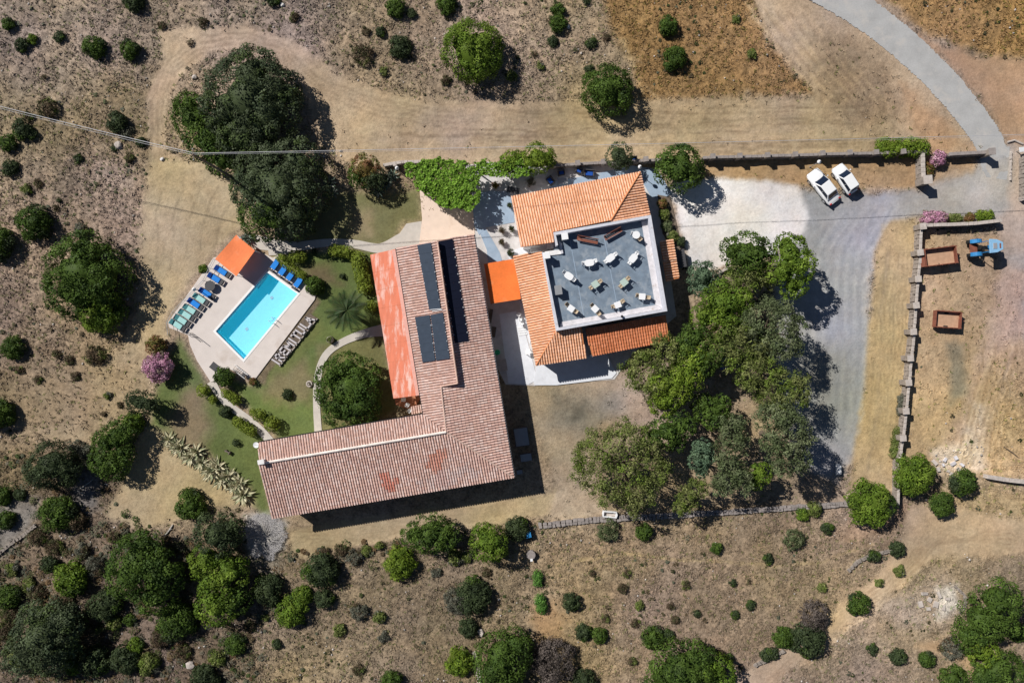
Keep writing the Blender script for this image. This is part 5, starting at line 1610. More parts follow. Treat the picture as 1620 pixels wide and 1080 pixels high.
# --- the rest of the bushes: photo x, y, radius in pixels, colour
BUSHES = """13 38 11 mid;34 72 12 dark;50 62 9 bright;93 58 10 dark;148 75 19 mid;205 78 16 mid;212 3 16 dark;35 205 16 dark;50 212 10 dark;12 226 14 mid;184 193 17 dark;
123 251 9 dark;16 266 13 dark;69 122 6 brown;625 12 16 mid;650 20 9 dark;706 6 17 mid;431 0 12 dark;579 49 8 brown;602 50 9 dark;633 75 19 dark;573 86 17 brown;607 114 8 olive;
706 127 8 brown;465 28 8 brown;883 16 12 mid;883 38 14 mid;875 65 10 dark;935 69 10 dark;932 110 9 dark;1057 43 16 mid;1067 93 20 mid;928 2 6 dark;54 353 28 mid;-4 385 27 mid;
20 550 19 mid;321 425 8 bright;-4 655 26 mid;150 562 16 brown;3 785 16 mid;31 782 11 dark;92 810 29 mid;303 797 25 mid;122 708 13 grey;137 720 15 grey;171 625 7 olive;10 822 15 mid;
112 914 27 bright;77 892 14 dark;166 957 25 dark;28 1040 20 olive;47 925 12 olive;13 945 20 mid;150 1045 25 dark;198 1043 23 dark;235 1050 18 olive;373 1018 18 mid;325 1072 22 dark;
205 980 11 mid;115 1050 18 bright;142 1007 20 brown;98 955 18 brown;15 972 15 brown;389 955 11 brown;508 902 29 dark;424 932 25 dark;478 942 17 bright;461 966 26 bright;513 946 16 dark;
633 891 26 lime;817 836 20 dark;748 942 29 dark;722 950 20 grey;740 993 16 dark;727 1048 23 lime;620 1078 18 mid;718 882 13 olive;738 880 11 olive;437 1019 9 dark;566 1059 10 brown;607 1006 9 grey;
537 997 12 olive;568 968 14 grey;600 975 12 olive;963 840 18 greyolive;1018 840 14 mid;1134 868 11 mid;904 952 15 dark;924 1000 14 dark;948 1005 13 mid;1033 1008 19 mid;1055 1003 11 dark;925 1076 20 dark;
1215 884 10 dark;1188 957 9 dark;1163 972 8 dark;985 930 9 brown;992 907 7 brown;937 907 6 brown;1213 1035 12 dark;1270 814 12 bright;1289 805 13 olive;1257 854 17 greyolive;1309 836 11 dark;
1420 868 13 dark;1382 880 12 dark;1358 955 19 mid;1301 930 9 olive;1290 975 25 deadgrey;1278 1012 28 dark;1240 1008 17 mid;1222 1033 12 dark;1420 1038 13 dark;1465 1042 13 mid;
1380 1026 10 dark;1423 903 11 olive;1392 922 8 olive;1505 1025 18 grey;1508 1074 22 mid;1612 1000 16 mid;1005 985 8 brown;1068 980 7 brown;1085 925 8 brown;1012 958 9 olive;958 978 7 brown;
1103 970 6 dark;1140 1035 8 brown;1160 922 7 dark;1152 1040 9 dark;400 603 7 reddish;1185 920 6 brown;1000 1045 7 brown;1060 958 6 brown;190 640 6 brown;165 655 5 brown;60 600 7 brown;110 570 8 brown;
30 585 7 brown;120 595 8 brown;90 560 7 brown;255 905 12 olive;60 850 14 brown;85 865 14 brown;130 870 12 grey;150 895 16 grey;180 850 11 brown;300 905 14 brown;395 990 10 brown;120 825 16 brown;
345 1040 14 olive;290 1030 13 brown;255 1010 16 brown;60 940 14 brown;20 900 12 olive;5 1000 16 brown;180 985 13 olive;215 1020 13 bright;125 985 15 brown;420 975 8 olive;770 905 8 brown;690 905 9 grey;
540 870 12 brown;560 880 13 grey;580 870 10 olive;600 862 8 olive;515 872 8 brown;60 290 8 brown;42 300 9 olive;90 330 6 brown;200 210 12 grey;223 225 9 dark;205 250 8 brown;180 235 6 dark;
75 170 16 brown;45 185 9 brown;1165 30 8 olive;1190 85 9 olive;855 105 7 olive;810 120 10 olive;845 85 6 brown;320 35 9 brown;255 40 7 brown;300 68 6 brown;95 318 4 dark;960 60 6 brown"""
for ent in BUSHES.replace("\n", "").split(";"):
    a = ent.split()
    if len(a) == 4:
        k = a[3]
        bush(float(a[0]), float(a[1]), float(a[2]), k, "shrub" if k in ('brown', 'grey', 'deadgrey') else "bush", loose=k in ('brown', 'grey', 'deadgrey', 'greyolive'))
# a few beyond the frame so that the slope goes on
OFF_R = np.random.default_rng(99)

# --- clipped garden bushes
TOP = [(321.7, 617, 8.5, 1, 0, "clipped round bush, uppermost one left of the lower path"), (336.5, 632, 6, 1, 0, "small clipped ball bush, second one down left of the lower path"),
       (366, 627, 6.5, 2.4, .62, "clipped oblong hedge, first one right of the lower path"), (357, 651, 7.5, 1.2, .3, "rough dark green bush, middle one left of the lower path"),
       (387, 674, 7.5, 2.6, .6, "clipped oblong hedge, lowest one left of the lower path"), (400, 651.5, 5, 1, 0, "small bush between the first hedge and the two ball bushes of the lower path"),
       (410.5, 656.5, 8.5, 1, 0, "upper of the two clipped balls right of the lower path"), (430.5, 670, 10.5, 1, 0, "lower of the two clipped balls, close to the pink roof"),
       (540, 398, 8, 2.3, .12, "clipped oblong hedge along the upper path near the red lean-to"), (572, 432, 10, 3.1, 1.33, "tall clipped hedge beside the red lean-to roof"),
       (471, 406, 8.5, 1.5, 0, "clipped oval bush at the upper path near the pool"), (447, 410, 6, 1.4, .5, "low bush touching the pool deck's upper corner"),
       (465, 427, 6, 3.4, .62, "slanting clipped hedge right of the four blue sunbeds"), (497, 398, 4.5, 1, 0, "tiny bush alone below the upper path"),
       (586, 485, 8.5, 1, 0, "clipped ball beside the palm tree and the red lean-to"), (542, 437, 4, 1, 0, "tiny dark sapling in the middle of the upper lawn"),
       (498, 452, 11, 1.2, .3, "leafy green bush at the right corner of the pool deck")]
for px, py, rp_, sx, rot, lb in TOP:
    rp_ *= 1.12
    k = 'dark' if 'dark' in lb or 'tiny' in lb else 'hedge'
    if 'leafy' in lb: k = 'mid'
    bush(px, py, rp_, k, "hedge" if "hedge" in lb else "bush", lb, squash=.95, sx=sx, rot=rot, zoff=.25 if k == 'hedge' else 0, cat="hedge" if "hedge" in lb else "bush",
         group="clipped garden bushes")
bush(354, 596, 16, 'mid', "bush", "leafy bush at the lower tip of the pool deck by the grey mat", zoff=.5)
bush(851, 915, 8, 'weed', "bush", "fresh green weeds in the ditch, upper part of the strip", sx=1.8, rot=1.5)
bush(856, 955, 9, 'weed', "bush", "fresh green weeds in the ditch, lower part of the strip", sx=1.8, rot=1.4)
# planting bed east of the orange roof
for px, py, r_, k, lb in ((1048, 322, 9, 'reddish', "topmost shrub of the bed between the orange roof and the white gravel"), (1052, 340, 10, 'olive', "second shrub down in the bed beside the white gravel"),
                          (1055, 358, 10, 'greyolive', "grey-olive shrub, third down in the bed beside the white gravel"), (1064, 374, 10, 'olive', "lowest shrub of the bed beside the white gravel, above the annex"),
                          (1078, 382, 8, 'dark', "dark shrub at the annex corner on the edge of the white gravel")):
    bush(px, py, r_, k, "shrub", lb, zoff=.3)
sheet("flower_bed", [(1040, 308), (1060, 312), (1075, 375), (1085, 395), (1066, 392), (1048, 370)], -.05, .06, EARTH)

# vine over the pergola
def pergola():
    t = thing("vine_pergola", "leafy bright green vine pergola above the peach stone patio", "pergola", (*U2(700, 290), 0))
    r = rng
    zt = 2.45
    quads = [[(640, 262), (700, 252), (745, 258), (756, 268), (756, 318), (742, 330), (715, 326), (690, 322), (668, 300), (650, 285)], [(745, 255), (830, 256), (835, 276), (800, 278), (760, 276)]]
    Vs, Cs = [], []
    pal = np.array(PALS['vine'])
    for qd in quads:
        xs, ys = [p[0] for p in qd], [p[1] for p in qd]
        n = int((max(xs) - min(xs)) * (max(ys) - min(ys)) / S / S * 330)
        x, y = r.uniform(min(xs) - 4, max(xs) + 4, n), r.uniform(min(ys) - 4, max(ys) + 6, n)
        d_ = sdf(x, y, qd) + (vnoise(x / S, y / S, 1.1, 15, 3) - .5) * 16
        k = d_ < 2
        x, y = x[k], y[k]
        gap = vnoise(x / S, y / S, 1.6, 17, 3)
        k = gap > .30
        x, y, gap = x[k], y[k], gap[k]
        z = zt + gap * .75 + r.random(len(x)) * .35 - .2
        wx, wy = (x - 810) / S * (1 - z / H), (540 - y) / S * (1 - z / H)
        p = np.stack([wx, wy, z], 1)
        n = len(p)
        nrm = r.normal(size=(n, 3)) * .5 + np.array([0, 0, 1]); nrm /= np.linalg.norm(nrm, axis=1, keepdims=True)
        a = np.cross(nrm, r.normal(size=(n, 3))); a /= np.linalg.norm(a, axis=1, keepdims=True); b = np.cross(nrm, a)
        s_ = r.uniform(.06, .15, (n, 1))
        Vs.append(np.stack([p - a * s_, p - b * s_ * .75, p + a * s_, p + b * s_ * .75], 1).reshape(-1, 3))
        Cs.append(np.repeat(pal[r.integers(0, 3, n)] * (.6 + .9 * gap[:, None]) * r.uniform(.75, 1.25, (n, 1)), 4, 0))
    V, C = np.concatenate(Vs), np.concatenate(Cs)
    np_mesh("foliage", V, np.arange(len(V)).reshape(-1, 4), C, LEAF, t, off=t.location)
    for (px, py) in ((648, 268), (700, 258), (750, 262), (668, 300), (712, 320), (750, 318), (792, 262), (826, 262)):
        x, y, _ = U(px, py, 2.4)
        MB().box(x, y, 1.2, .12, .12, 2.4).build("post", WOODP, t, True)
    for a, b in (((645, 266), (830, 260)), ((668, 300), (752, 296)), ((700, 318), (752, 318)), ((650, 268), (690, 318)), ((700, 256), (712, 320)), ((750, 260), (750, 320)), ((790, 262), (788, 276))):
        MB().tube([U(*a, 2.4), U(*b, 2.4)], .05, 4).build("beam", WOODP, t, True)
pergola()

# agaves: pale rosettes in a row, grey-green ones under the big trees
def agave_proto(pal, R, seed):
    r = np.random.default_rng(seed)
    t = thing("agave", None, "agave", (0, 0, 0))
    for ring, (nb, el, ln) in enumerate(((9, .25, 1), (8, .6, .92), (6, 1.0, .75), (4, 1.3, .6))):
        for k in range(nb):
            q = 2 * math.pi * (k + ring * .4) / nb + r.uniform(-.2, .2)
            L_ = R * ln * r.uniform(.85, 1.1); e = el + r.uniform(-.12, .12)
            w = R * .10
            mb = MB()
            vs = []
            for i, (f, ww) in enumerate(((0, .8), (.35, 1.15), (.7, .8), (1, .05))):
                rad = math.cos(e) * f * L_ + .03; z = math.sin(e) * f * L_ - .25 * f * f * L_ * (1.3 - e) * .5 + .05
                cx, cy = math.cos(q) * rad, math.sin(q) * rad
                sx_, sy_ = -math.sin(q) * w * ww, math.cos(q) * w * ww
                vs += [(cx + sx_, cy + sy_, z + w * .5), (cx, cy, z), (cx - sx_, cy - sy_, z + w * .5)]
            fs = []
            for i in range(3):
                a = i * 3
                fs += [(a, a + 1, a + 4, a + 3), (a + 1, a + 2, a + 5, a + 4)]
            c = pal[r.integers(0, len(pal))]
            g_ = r.uniform(.82, 1.15)
            mb.add(vs, fs, tuple(x * g_ for x in c))
            mb.build("leaf", LEAF, t, attr=True)
    return t

ag = agave_proto([(.56, .52, .36), (.48, .46, .30), (.62, .58, .42), (.34, .36, .22)], 1.38, 1)
spots = [(268, 694, "uppermost"), (287, 708, "second from the top"), (303, 722, "third from the top"), (320, 730, "fourth from the top"), (337, 745, "fifth from the top"),
         (352, 757, "third from the bottom"), (372, 768, "second from the bottom"), (386, 781, "lowest"), (345, 737, "offset right of the fifth"), (312, 713, "offset right of the third"), (329, 740, "offset left of the fifth"), (361, 752, "offset right of the third from the bottom"), (380, 764, "offset right of the second from the bottom"), (278, 703, "between the two uppermost")]
for i, (px, py, w_) in enumerate(spots):
    o = ag if i == 0 else copy_tree(ag)
    o.location = (*U2(px, py), ground_z(*U2(px, py)))
    o.rotation_euler = (0, 0, i * 1.3); sc = .85 + .3 * ((i * 37) % 10) / 10
    o.scale = (sc, sc, sc)
    o['label'] = "pale cream agave, %s in the slanting agave row" % w_
    o['group'] = "pale agaves in a slanting row"
gg = agave_proto([(.17, .22, .17), (.24, .28, .22), (.12, .17, .12), (.36, .38, .32)], 1.0, 2)
gs = [(468, 150, "upper grey agave at the right edge of the largest dark tree"), (474, 165, "lower grey agave at the right edge of the largest dark tree"), (524, 292, "grey agave, upper one right of the second large tree"),
      (528, 306, "grey agave, lower one right of the second large tree"), (594, 287, "grey-green agave, left one under the olive-topped tree"), (612, 292, "grey-green agave, right one under the olive-topped tree"),
      (600, 303, "grey-green agave, lowest one above the upper lawn"), (394, 378, "grey agave behind the orange pool canopy"), (622, 280, "grey-green agave beside the left end of the vine pergola")]
for i, (px, py, lb) in enumerate(gs):
    o = gg if i == 0 else copy_tree(gg)
    o.location = (*U2(px, py), ground_z(*U2(px, py)) + (.5 if i < 4 else .1)); o.rotation_euler = (0, 0, i * 1.1)
    o['label'] = lb; o['group'] = "grey-green agaves"
    if i < 4:
        MB().cyl(0, 0, -.7, .1, .16, n=8).build("stem", BARK, o)
dk = agave_proto([(.045, .065, .03), (.06, .085, .04)], .95, 3)
dk.location = (*U2(455, 623), .05); dk.scale = (.85, .85, .85); dk['label'] = "spiky dark yucca clump alone on the lower lawn"; dk['category'] = "yucca"; dk.name = "yucca"
dk2 = copy_tree(dk); dk2.location = (*U2(405, 606), .05); dk2.scale = (.6,) * 3; dk2['label'] = "small spiky plant at the lower corner of the pool deck"; dk2['category'] = "plant"

# bare whitish shrub at the lower left corner of the long roof
ds = thing("bare_shrub", "whitish leafless shrub at the long roof's lower left corner", "shrub", (*U2(419, 848), 0))
rb = np.random.default_rng(23)
tw = []
N_ = 6500
q = rb.random(N_) * 6.28; rr_ = 2.35 * np.sqrt(rb.random(N_)) * (.55 + .75 * vnoise(np.cos(q) * 2, np.sin(q) * 2, 1, 3, 2)); zz_ = .50 * np.sqrt(np.clip(1 - (rr_ / 2.7) ** 2, 0, 1)) * rb.uniform(.45, 1, N_)
p0 = np.stack([rr_ * np.cos(q) * 1.0, rr_ * np.sin(q) * 1.2, zz_], 1)
q2 = q + rb.normal(size=N_) * .8
dirn = np.stack([np.cos(q2), np.sin(q2), rb.uniform(-.2, .6, N_)], 1) * rb.uniform(.12, .34, (N_, 1))
sdv = np.cross(dirn, np.array([0, 0, 1.0])); sdv /= np.linalg.norm(sdv, axis=1, keepdims=True)
v_ = np.stack([p0 - sdv * .014, p0 + sdv * .014, p0 + dirn], 1)
g__ = rb.uniform(.42, .60, (N_, 1))
np_mesh("twigs", v_.reshape(-1, 3), np.arange(N_ * 3).reshape(-1, 3), np.repeat(np.concatenate([g__, g__ * .97, g__ * .97], 1), 3, 0), LEAF, ds)
bm_ = MB()
for k in range(34):
    a_ = rb.random() * 6.28; L_ = rb.uniform(1.2, 2.3)
    bm_.tube([(0, 0, .05), (math.cos(a_) * L_ * .45, math.sin(a_) * L_ * .5, .55 + rb.random() * .3), (math.cos(a_ + .2) * L_, math.sin(a_ + .2) * L_ * 1.1, rb.uniform(.2, .6))], [.04, .03, .008], 5)
bm_.build("stems", DEADWOOD, ds)

# palm
pt = thing("palm_tree", "palm tree with arching green fronds on the lawn between pool and lean-to", "palm tree", (*U2(547, 492), 0))
ph = 3.0
hub = Vector(U(549, 491, ph)) - Vector(pt.location)
MB().tube([(0, 0, 0), (hub.x * .4, hub.y * .4, 1.5), (hub.x, hub.y, ph)], [.30, .22, .24], 10).build("trunk", BARK, pt, smooth=True)
for i in range(26):
    q = 2 * math.pi * i / 26 + random.uniform(-.12, .12)
    L_ = random.uniform(2.3, 2.8) if i % 3 else random.uniform(1.2, 1.6); e = random.uniform(.25, .75) if i % 3 else random.uniform(.9, 1.2)
    vs, fs = [], []
    pts_ = []
    for k in range(9):
        f = k / 8
        rad = L_ * f * math.cos(e * (1 - f * .5)); z = L_ * (math.sin(e) * f - (.62 + .2 * random.random() * 0) * f * f)
        pts_.append(Vector((hub.x + math.cos(q) * rad, hub.y + math.sin(q) * rad, ph + z)))
    sd_ = Vector((-math.sin(q), math.cos(q), 0)); fw = Vector((math.cos(q), math.sin(q), 0))
    mb = MB().tube(pts_, [.03, .028, .026, .022, .018, .015, .012, .01, .006], 4, (.10, .13, .04))
    for k in range(1, 9):
        for s_ in (-1, 1):
            for j in range(3):
                p = pts_[k - 1].lerp(pts_[k], (j + .5) / 3)
                ll = .60 * math.sin(math.pi * min(1, (k + j / 3) / 9 * .85 + .15)) + .08
                tip = p + sd_ * s_ * ll + fw * ll * .55 - Vector((0, 0, ll * .35))
                w = fw * .05
                mb.add([p - w, p + w, tip], [(0, 1, 2)], (.036 * random.uniform(.8, 1.3), .062 * random.uniform(.8, 1.2), .022))
    mb.build("frond", LEAF, pt, attr=True)

# a few trees just outside the frame, so that the land does not stop at its edge
for k in range(26):
    side = k % 4
    px = OFF_R.uniform(-120, 1740); py = OFF_R.uniform(-90, 1170)
    if side == 0: py = OFF_R.uniform(-110, -45)
    elif side == 1: py = OFF_R.uniform(1125, 1180)
    elif side == 2: px = OFF_R.uniform(-130, -50)
    else: px = OFF_R.uniform(1665, 1740)
    if abs(px - 1330) < 120 and py < 0: continue
    r_ = OFF_R.uniform(8, 24)
    t = bush(px, py, r_, OFF_R.choice(['mid', 'dark', 'bright']), "bush")
for t, _ in PENDING[-26:]:
    pass

# unique labels
from collections import defaultdict
grp = defaultdict(list)
for t, lab in PENDING:
    grp[lab[:5]].append((lab[5], t))
for key, lst in grp.items():
    lst.sort(key=lambda q: q[0])
    size, adj, noun, dd, lm = key
    for i, (_, t) in enumerate(lst):
        pre = "" if len(lst) == 1 else ("nearest " if i == 0 else ("second nearest " if i == 1 else "third nearest " if i == 2 else "%s nearest " % ["fourth", "fifth", "sixth", "seventh", "eighth", "ninth", "tenth"][min(i - 3, 6)]))
        t['label'] = ("%s%s %s %s %s %s" % (pre, size, adj, noun, dd, lm)).strip()

# ------------------------------------------------------------------ walls and fences
def stone_wall(label, pts, h, w, mat=STONE, pillars=(), name="stone_wall", cat="wall", cap=None, ps=.55, ph=1.5, rough=.3, step=.42, group=None):
    """a dry wall of separate uneven blocks along pixel points"""
    c = pts[len(pts) // 2]
    w *= .74; ps *= .86
    t = thing(name, label, cat, (*U2(*c), 0), group=group)
    mb = MB(); capm = MB()
    P = [Vector((*U2(*p), 0)) for p in pts]
    for a, b in zip(P[:-1], P[1:]):
        L_ = (b - a).length; d_ = (b - a).normalized(); rz = math.atan2(d_.y, d_.x); nn = Vector((-d_.y, d_.x, 0))
        u = 0
        while u < L_:
            l = random.uniform(.7, 1.3) * step
            for row in range(max(1, int(h / .28))):
                for sd_ in (-1, 1):
                    hh_ = .28 * random.uniform(.9, 1.1)
                    p = a + d_ * (u + l / 2 + random.uniform(-.05, .05)) + nn * (sd_ * w * .24 * random.uniform(.8, 1.2))
                    mb.box(p.x, p.y, ground_z(p.x, p.y) + .14 + row * .27, l * random.uniform(.85, 1.02), w * .5 * random.uniform(.85, 1.1), hh_, rz + random.uniform(-rough, rough) * .35, random.uniform(-rough, rough) * .3, taper=.9)
            u += l
        if cap:
            u = 0
            while u < L_ - .05:
                l = min(random.uniform(.45, .8), L_ - u)
                p = a + d_ * (u + l / 2)
                MB().box(p.x, p.y, ground_z(p.x, p.y) + h + .06, l - .03, w * 1.05, .11, rz + random.uniform(-.015, .015), random.uniform(-.01, .01)).build("capping", cap, t, True, bevel=.015)
                u += l
    mb.build("stones", mat, t, True, kind="stuff")
    for px, py in pillars:
        x, y, _ = U(px, py, 0)
        g_ = ground_z(x, y)
        pm_ = MB().box(x, y, g_ + ph / 2, ps, ps, ph, .1).build("pillar", mat, t, True, bevel=.03)
        MB().box(x, y, g_ + ph + .05, ps * 1.22, ps * 1.22, .1, .1 + random.uniform(-.05, .05)).build("pillar_cap", cap or mat, pm_, False).location = (0, 0, 0)
        ch = pm_.children[0]
        ch.data.transform(__import__('mathutils').Matrix.Translation(-Vector(t.location)))
    return t

stone_wall("stone boundary wall with pillars along the drive, left of the gate", [(1108, 253), (1200, 250.5), (1300, 248), (1380, 246), (1458, 243.5)], 1.0, .42, cap=STONEG,
           pillars=[(1122, 252.5), (1164, 251.5), (1207, 250.5), (1250, 249.5), (1292, 248), (1334, 247), (1376, 246), (1418, 245)])
stone_wall("stone boundary wall north of the orange-roofed house", [(868, 266), (920, 262.5), (960, 260.5), (1004, 258), (1058, 256)], 1.0, .42, cap=STONEG, pillars=[(876, 265), (912, 263), (952, 261), (1018, 257)])
stone_wall("short entrance wall between the pink oleander and the road", [(1492, 248), (1551, 245)], 1.1, .5, cap=STONEG, pillars=[(1553, 246)], ps=.75, ph=1.7)
stone_wall("inner gate wall ending in a thick pillar above the drive", [(1451, 246), (1452, 284)], 1.1, .6, cap=PALEST, pillars=[(1453, 290)], ps=.95, ph=1.8)
stone_wall("long pillared stone fence on the left side of the paddock", [(1449, 364), (1446, 420), (1440, 480), (1436, 540), (1430, 600), (1424, 650), (1419, 700), (1415, 728), (1413, 795)], 1.05, .38, cap=PALEST,
           pillars=[(1444, 402), (1441, 443), (1437, 484), (1433, 525), (1429, 566), (1426, 604), (1421, 648), (1417, 690)], ps=.68, ph=1.45)
stone_wall("stone wall of the oleander planter at the top of the paddock", [(1449, 359), (1480, 358), (1530, 356), (1575, 351)], 1.1, .5, cap=PALEST, pillars=[(1449, 361)], ps=.7, ph=1.4)
stone_wall("left half of the long low stone terrace wall below the houses", [(852, 831), (900, 826), (950, 821), (1000, 818), (1060, 815), (1110, 811)], .5, .95, STONEG, rough=.55, step=.5)
stone_wall("right half of the long low stone terrace wall, below the grove", [(1112, 811), (1160, 809), (1215, 805), (1260, 802), (1300, 800), (1345, 796)], .5, .85, STONEG, rough=.55, step=.5)
stone_wall("rough stone wall right of the rubble heap", [(1556, 752), (1585, 757), (1630, 762), (1680, 764)], .6, .6, PALEST, cap=PALEST)
stone_wall("tumbled dry stone wall at the left edge", [(-8, 882), (15, 862), (38, 846), (58, 830)], .45, .55, STONE, rough=1)
stone_wall("tumbled dry stone wall at the bottom beside the large thicket", [(750, 1030), (756, 1055), (760, 1090)], .45, .7, PALEST, rough=1)
stone_wall("low curved stone bank near the dirt track", [(1342, 903), (1356, 888), (1376, 878), (1400, 873), (1424, 868)], .5, .5, STONE, rough=1)
stone_wall("broken dry stone wall along the bottom of the track at lower right", [(1192, 1052), (1215, 1040), (1238, 1028)], .4, .5, STONE, rough=1)
stone_wall("low rubble wall above the big agaves and the pergola", [(608, 264), (640, 259), (672, 258)], .7, .45, PALEST, cap=PALEST, pillars=[(628, 265)], ps=.4, ph=1.3)
stone_wall("low stone kerb in front of the annex among the grove", [(1136, 432), (1150, 424)], .6, .35, PALEST, cap=PALEST)
stone_wall("stone corner of the walled plot at the right edge", [(1612, 316), (1624, 311), (1660, 305)], 1.0, .6, PALEST, cap=PALEST)
stone_wall("wall of the plot at the right edge, behind the road", [(1613, 250), (1614, 312)], 1.0, .4, STONE, cap=STONEG)
stone_wall("low stones by the lower track and the white rubble", [(1508, 925), (1524, 940), (1527, 955), (1518, 968)], .3, .35, STONE, rough=1)

def rocks(label, name, cat, pts, mat=PALEST):
    for i, (px, py, sz_, lb) in enumerate(pts):
        x, y, _ = U(px, py)
        gz = ground_z(x, y)
        vs = ICO_V * sz_ * (1 + (np.random.default_rng(i + len(pts)).random((len(ICO_V), 1)) - .5) * .45) * np.array([1, .8, .6])
        a = i * 1.7
        vs = np.stack([vs[:, 0] * math.cos(a) - vs[:, 1] * math.sin(a), vs[:, 0] * math.sin(a) + vs[:, 1] * math.cos(a), vs[:, 2] + sz_ * .3], 1)
        mb = MB().add([tuple(v) for v in vs], [tuple(f) for f in ICO_F])
        o = mb.build(name, mat)
        o.location = (x, y, gz)
        tag(o, lb, cat)

rocks("", "boulder", "boulder", [(302, 1050, .55, "white angular boulder near the bottom left thickets"), (188, 231, .5, "upright white stone below the utility wire at left"),
                                 (308, 123, .34, "single tan rock left of the largest dark tree"), (761, 1000, .5, "rounded grey boulder touching the bush above the bottom thicket")])
rocks("", "boulder", "boulder", [(447, 8, .3, "small bluish white rock at the top edge left of the middle"), (899, 43, .26, "small white rock beside the paired bushes at the top"),
                                 (257, 252, .26, "small salmon coloured rock under the wire")], M("pale_rock", (.62, .60, .58), .9, var=.1))
rub = PALEST
for i, (px, py) in enumerate([(1484, 742), (1492, 735), (1500, 745), (1508, 733), (1516, 742), (1495, 727), (1505, 750), (1522, 735), (1478, 731), (1512, 724)]):
    x, y, _ = U(px, py)
    o = MB().box(0, 0, .12, random.uniform(.3, .7), random.uniform(.2, .45), .22, random.random() * 3, .2).build("rubble_block", LEDGE if i % 2 else PALEST)
    o.location = (x, y, ground_z(x, y))
    tag(o, "broken pale block in the dumped rubble heap right of the paddock wall foot", "rubble", "rubble blocks of the dump")
for i, (px, py) in enumerate([(1462, 938), (1470, 948), (1485, 940), (1480, 955), (1492, 960), (1468, 962), (1498, 946), (1456, 955)]):
    x, y, _ = U(px, py)
    o = MB().box(0, 0, .12, random.uniform(.3, .75), random.uniform(.25, .5), .25, random.random() * 3, .2).build("rubble_block", PALEST)
    o.location = (x, y, ground_z(x, y))
    tag(o, "grey stone in the scattered heap left of the large lower right thicket", "rubble", "stones of the lower right heap")
# logs
def log(a, b, r, mat, label, z=.12, name="log"):
    A, B_ = U(*a, 0), U(*b, 0)
    za, zb = ground_z(*A[:2]), ground_z(*B_[:2])
    t = thing(name, label, "log", (A[0], A[1], za))
    MB().tube([(A[0], A[1], za + z), ((A[0] + B_[0]) / 2 + .06, (A[1] + B_[1]) / 2, (za + zb) / 2 + z + .03), (B_[0], B_[1], zb + z)], [r, r * .9, r * .7], 7).build("trunk", mat, t, True)
    m = ((A[0] + B_[0]) / 2, (A[1] + B_[1]) / 2, (za + zb) / 2 + z)
    MB().tube([m, (m[0] + .5, m[1] + .25, m[2] + .2)], [r * .5, r * .15], 5).build("branch", mat, t, True)
log((260, 848), (274, 829), .09, DEADWOOD, "fallen pale log above the lower-left thicket")
log((128, 772), (148, 758), .06, DEADWOOD, "bleached dead branch left of the pale clearing")
log((124, 776), (136, 783), .05, DEADWOOD, "forked dead branch below the bleached branch")
log((1587, 706), (1612, 724), .05, BARK, "thin dark branch in the golden grass near the right edge")
log((170, 668), (178, 658), .05, BARK, "dark twig on the mown ground above the dark thicket")

# ------------------------------------------------------------------ utility pole, wires, lamps
base = U2(380, 288)
pole = thing("utility_pole", "tall wooden utility pole between the two largest dark trees", "utility pole", (*base, 0))
PH = 12.0
MB().tube([(0, 0, 0), (0, 0, PH)], [.17, .10], 10).build("shaft", WOODP, pole, smooth=True)
MB().box(0, 0, PH - .25, 1.3, .09, .09, math.radians(95)).build("crossarm", WOODP, pole)
tops = []
for s_ in (-.55, .55):
    MB().cyl(0, 0, 0, .12, .05, .03, 8).build("insulator", WHITEP, pole).location = (math.cos(math.radians(95)) * s_, math.sin(math.radians(95)) * s_, PH - .2)
def wire(a, za, b, zb, sag, label, r=.022):
    A, B_ = Vector(U(*a, za)), Vector(U(*b, zb))
    n = 28
    pts = [A.lerp(B_, i / n) - Vector((0, 0, sag * 4 * (i / n) * (1 - i / n))) for i in range(n + 1)]
    tag(MB().tube(pts, r, 5).build("overhead_wire", WIREM), label, "wire")
topx = (base[0] * S / (1 - PH / H) + 810, 540 - base[1] * S / (1 - PH / H))
wire((topx[0], topx[1] - 2), PH - .1, (-60, 153), PH, .5, "overhead wire running from the utility pole to the upper left", .03)
wire((topx[0], topx[1] + 1), PH - .1, (-60, 156), PH, .7, "lower strand of the wire running to the upper left", .016)
wire((topx[0], topx[1] - 1), PH - .1, (1760, 209), 9, .4, "overhead wire running right from the utility pole along the mown strip", .022)
wire((topx[0], topx[1] + 1), PH - .1, (1760, 211), 9, .6, "second strand of the wire running right from the pole", .009)
def lamp(px, py, h, label):
    x, y, _ = U(px, py, h)
    t = thing("garden_lamp", label, "lamp", (x, y, 0), group="white globe garden lamps")
    MB().tube([(0, 0, 0), (0, 0, .15), (0, 0, h - .2)], [.09, .045, .035], 8).build("pole", STEEL, t)
    g = MB()
    for j in range(6):
        pass
    mb = MB().tube([(0, 0, h - .24), (0, 0, h - .18), (0, 0, h), (0, 0, h + .16), (0, 0, h + .23)], [.07, .17, .23, .16, .02], 12)
    mb.build("globe", WHITEP, t, smooth=True)
lamp(838.5, 265, 2.8, "white globe lamp between the yellow-green tree and the orange roof")
lamp(1012.5, 264, 2.6, "white globe lamp at the peak corner of the orange roof")
lamp(628, 266, 2.4, "white globe lamp at the left end of the vine pergola")
lamp(1296, 256, 2.4, "white globe lamp on the boundary wall above the larger car")
lamp(307, 458 - 0.5, 1.9, "white globe lamp on the railing behind the sunbeds")

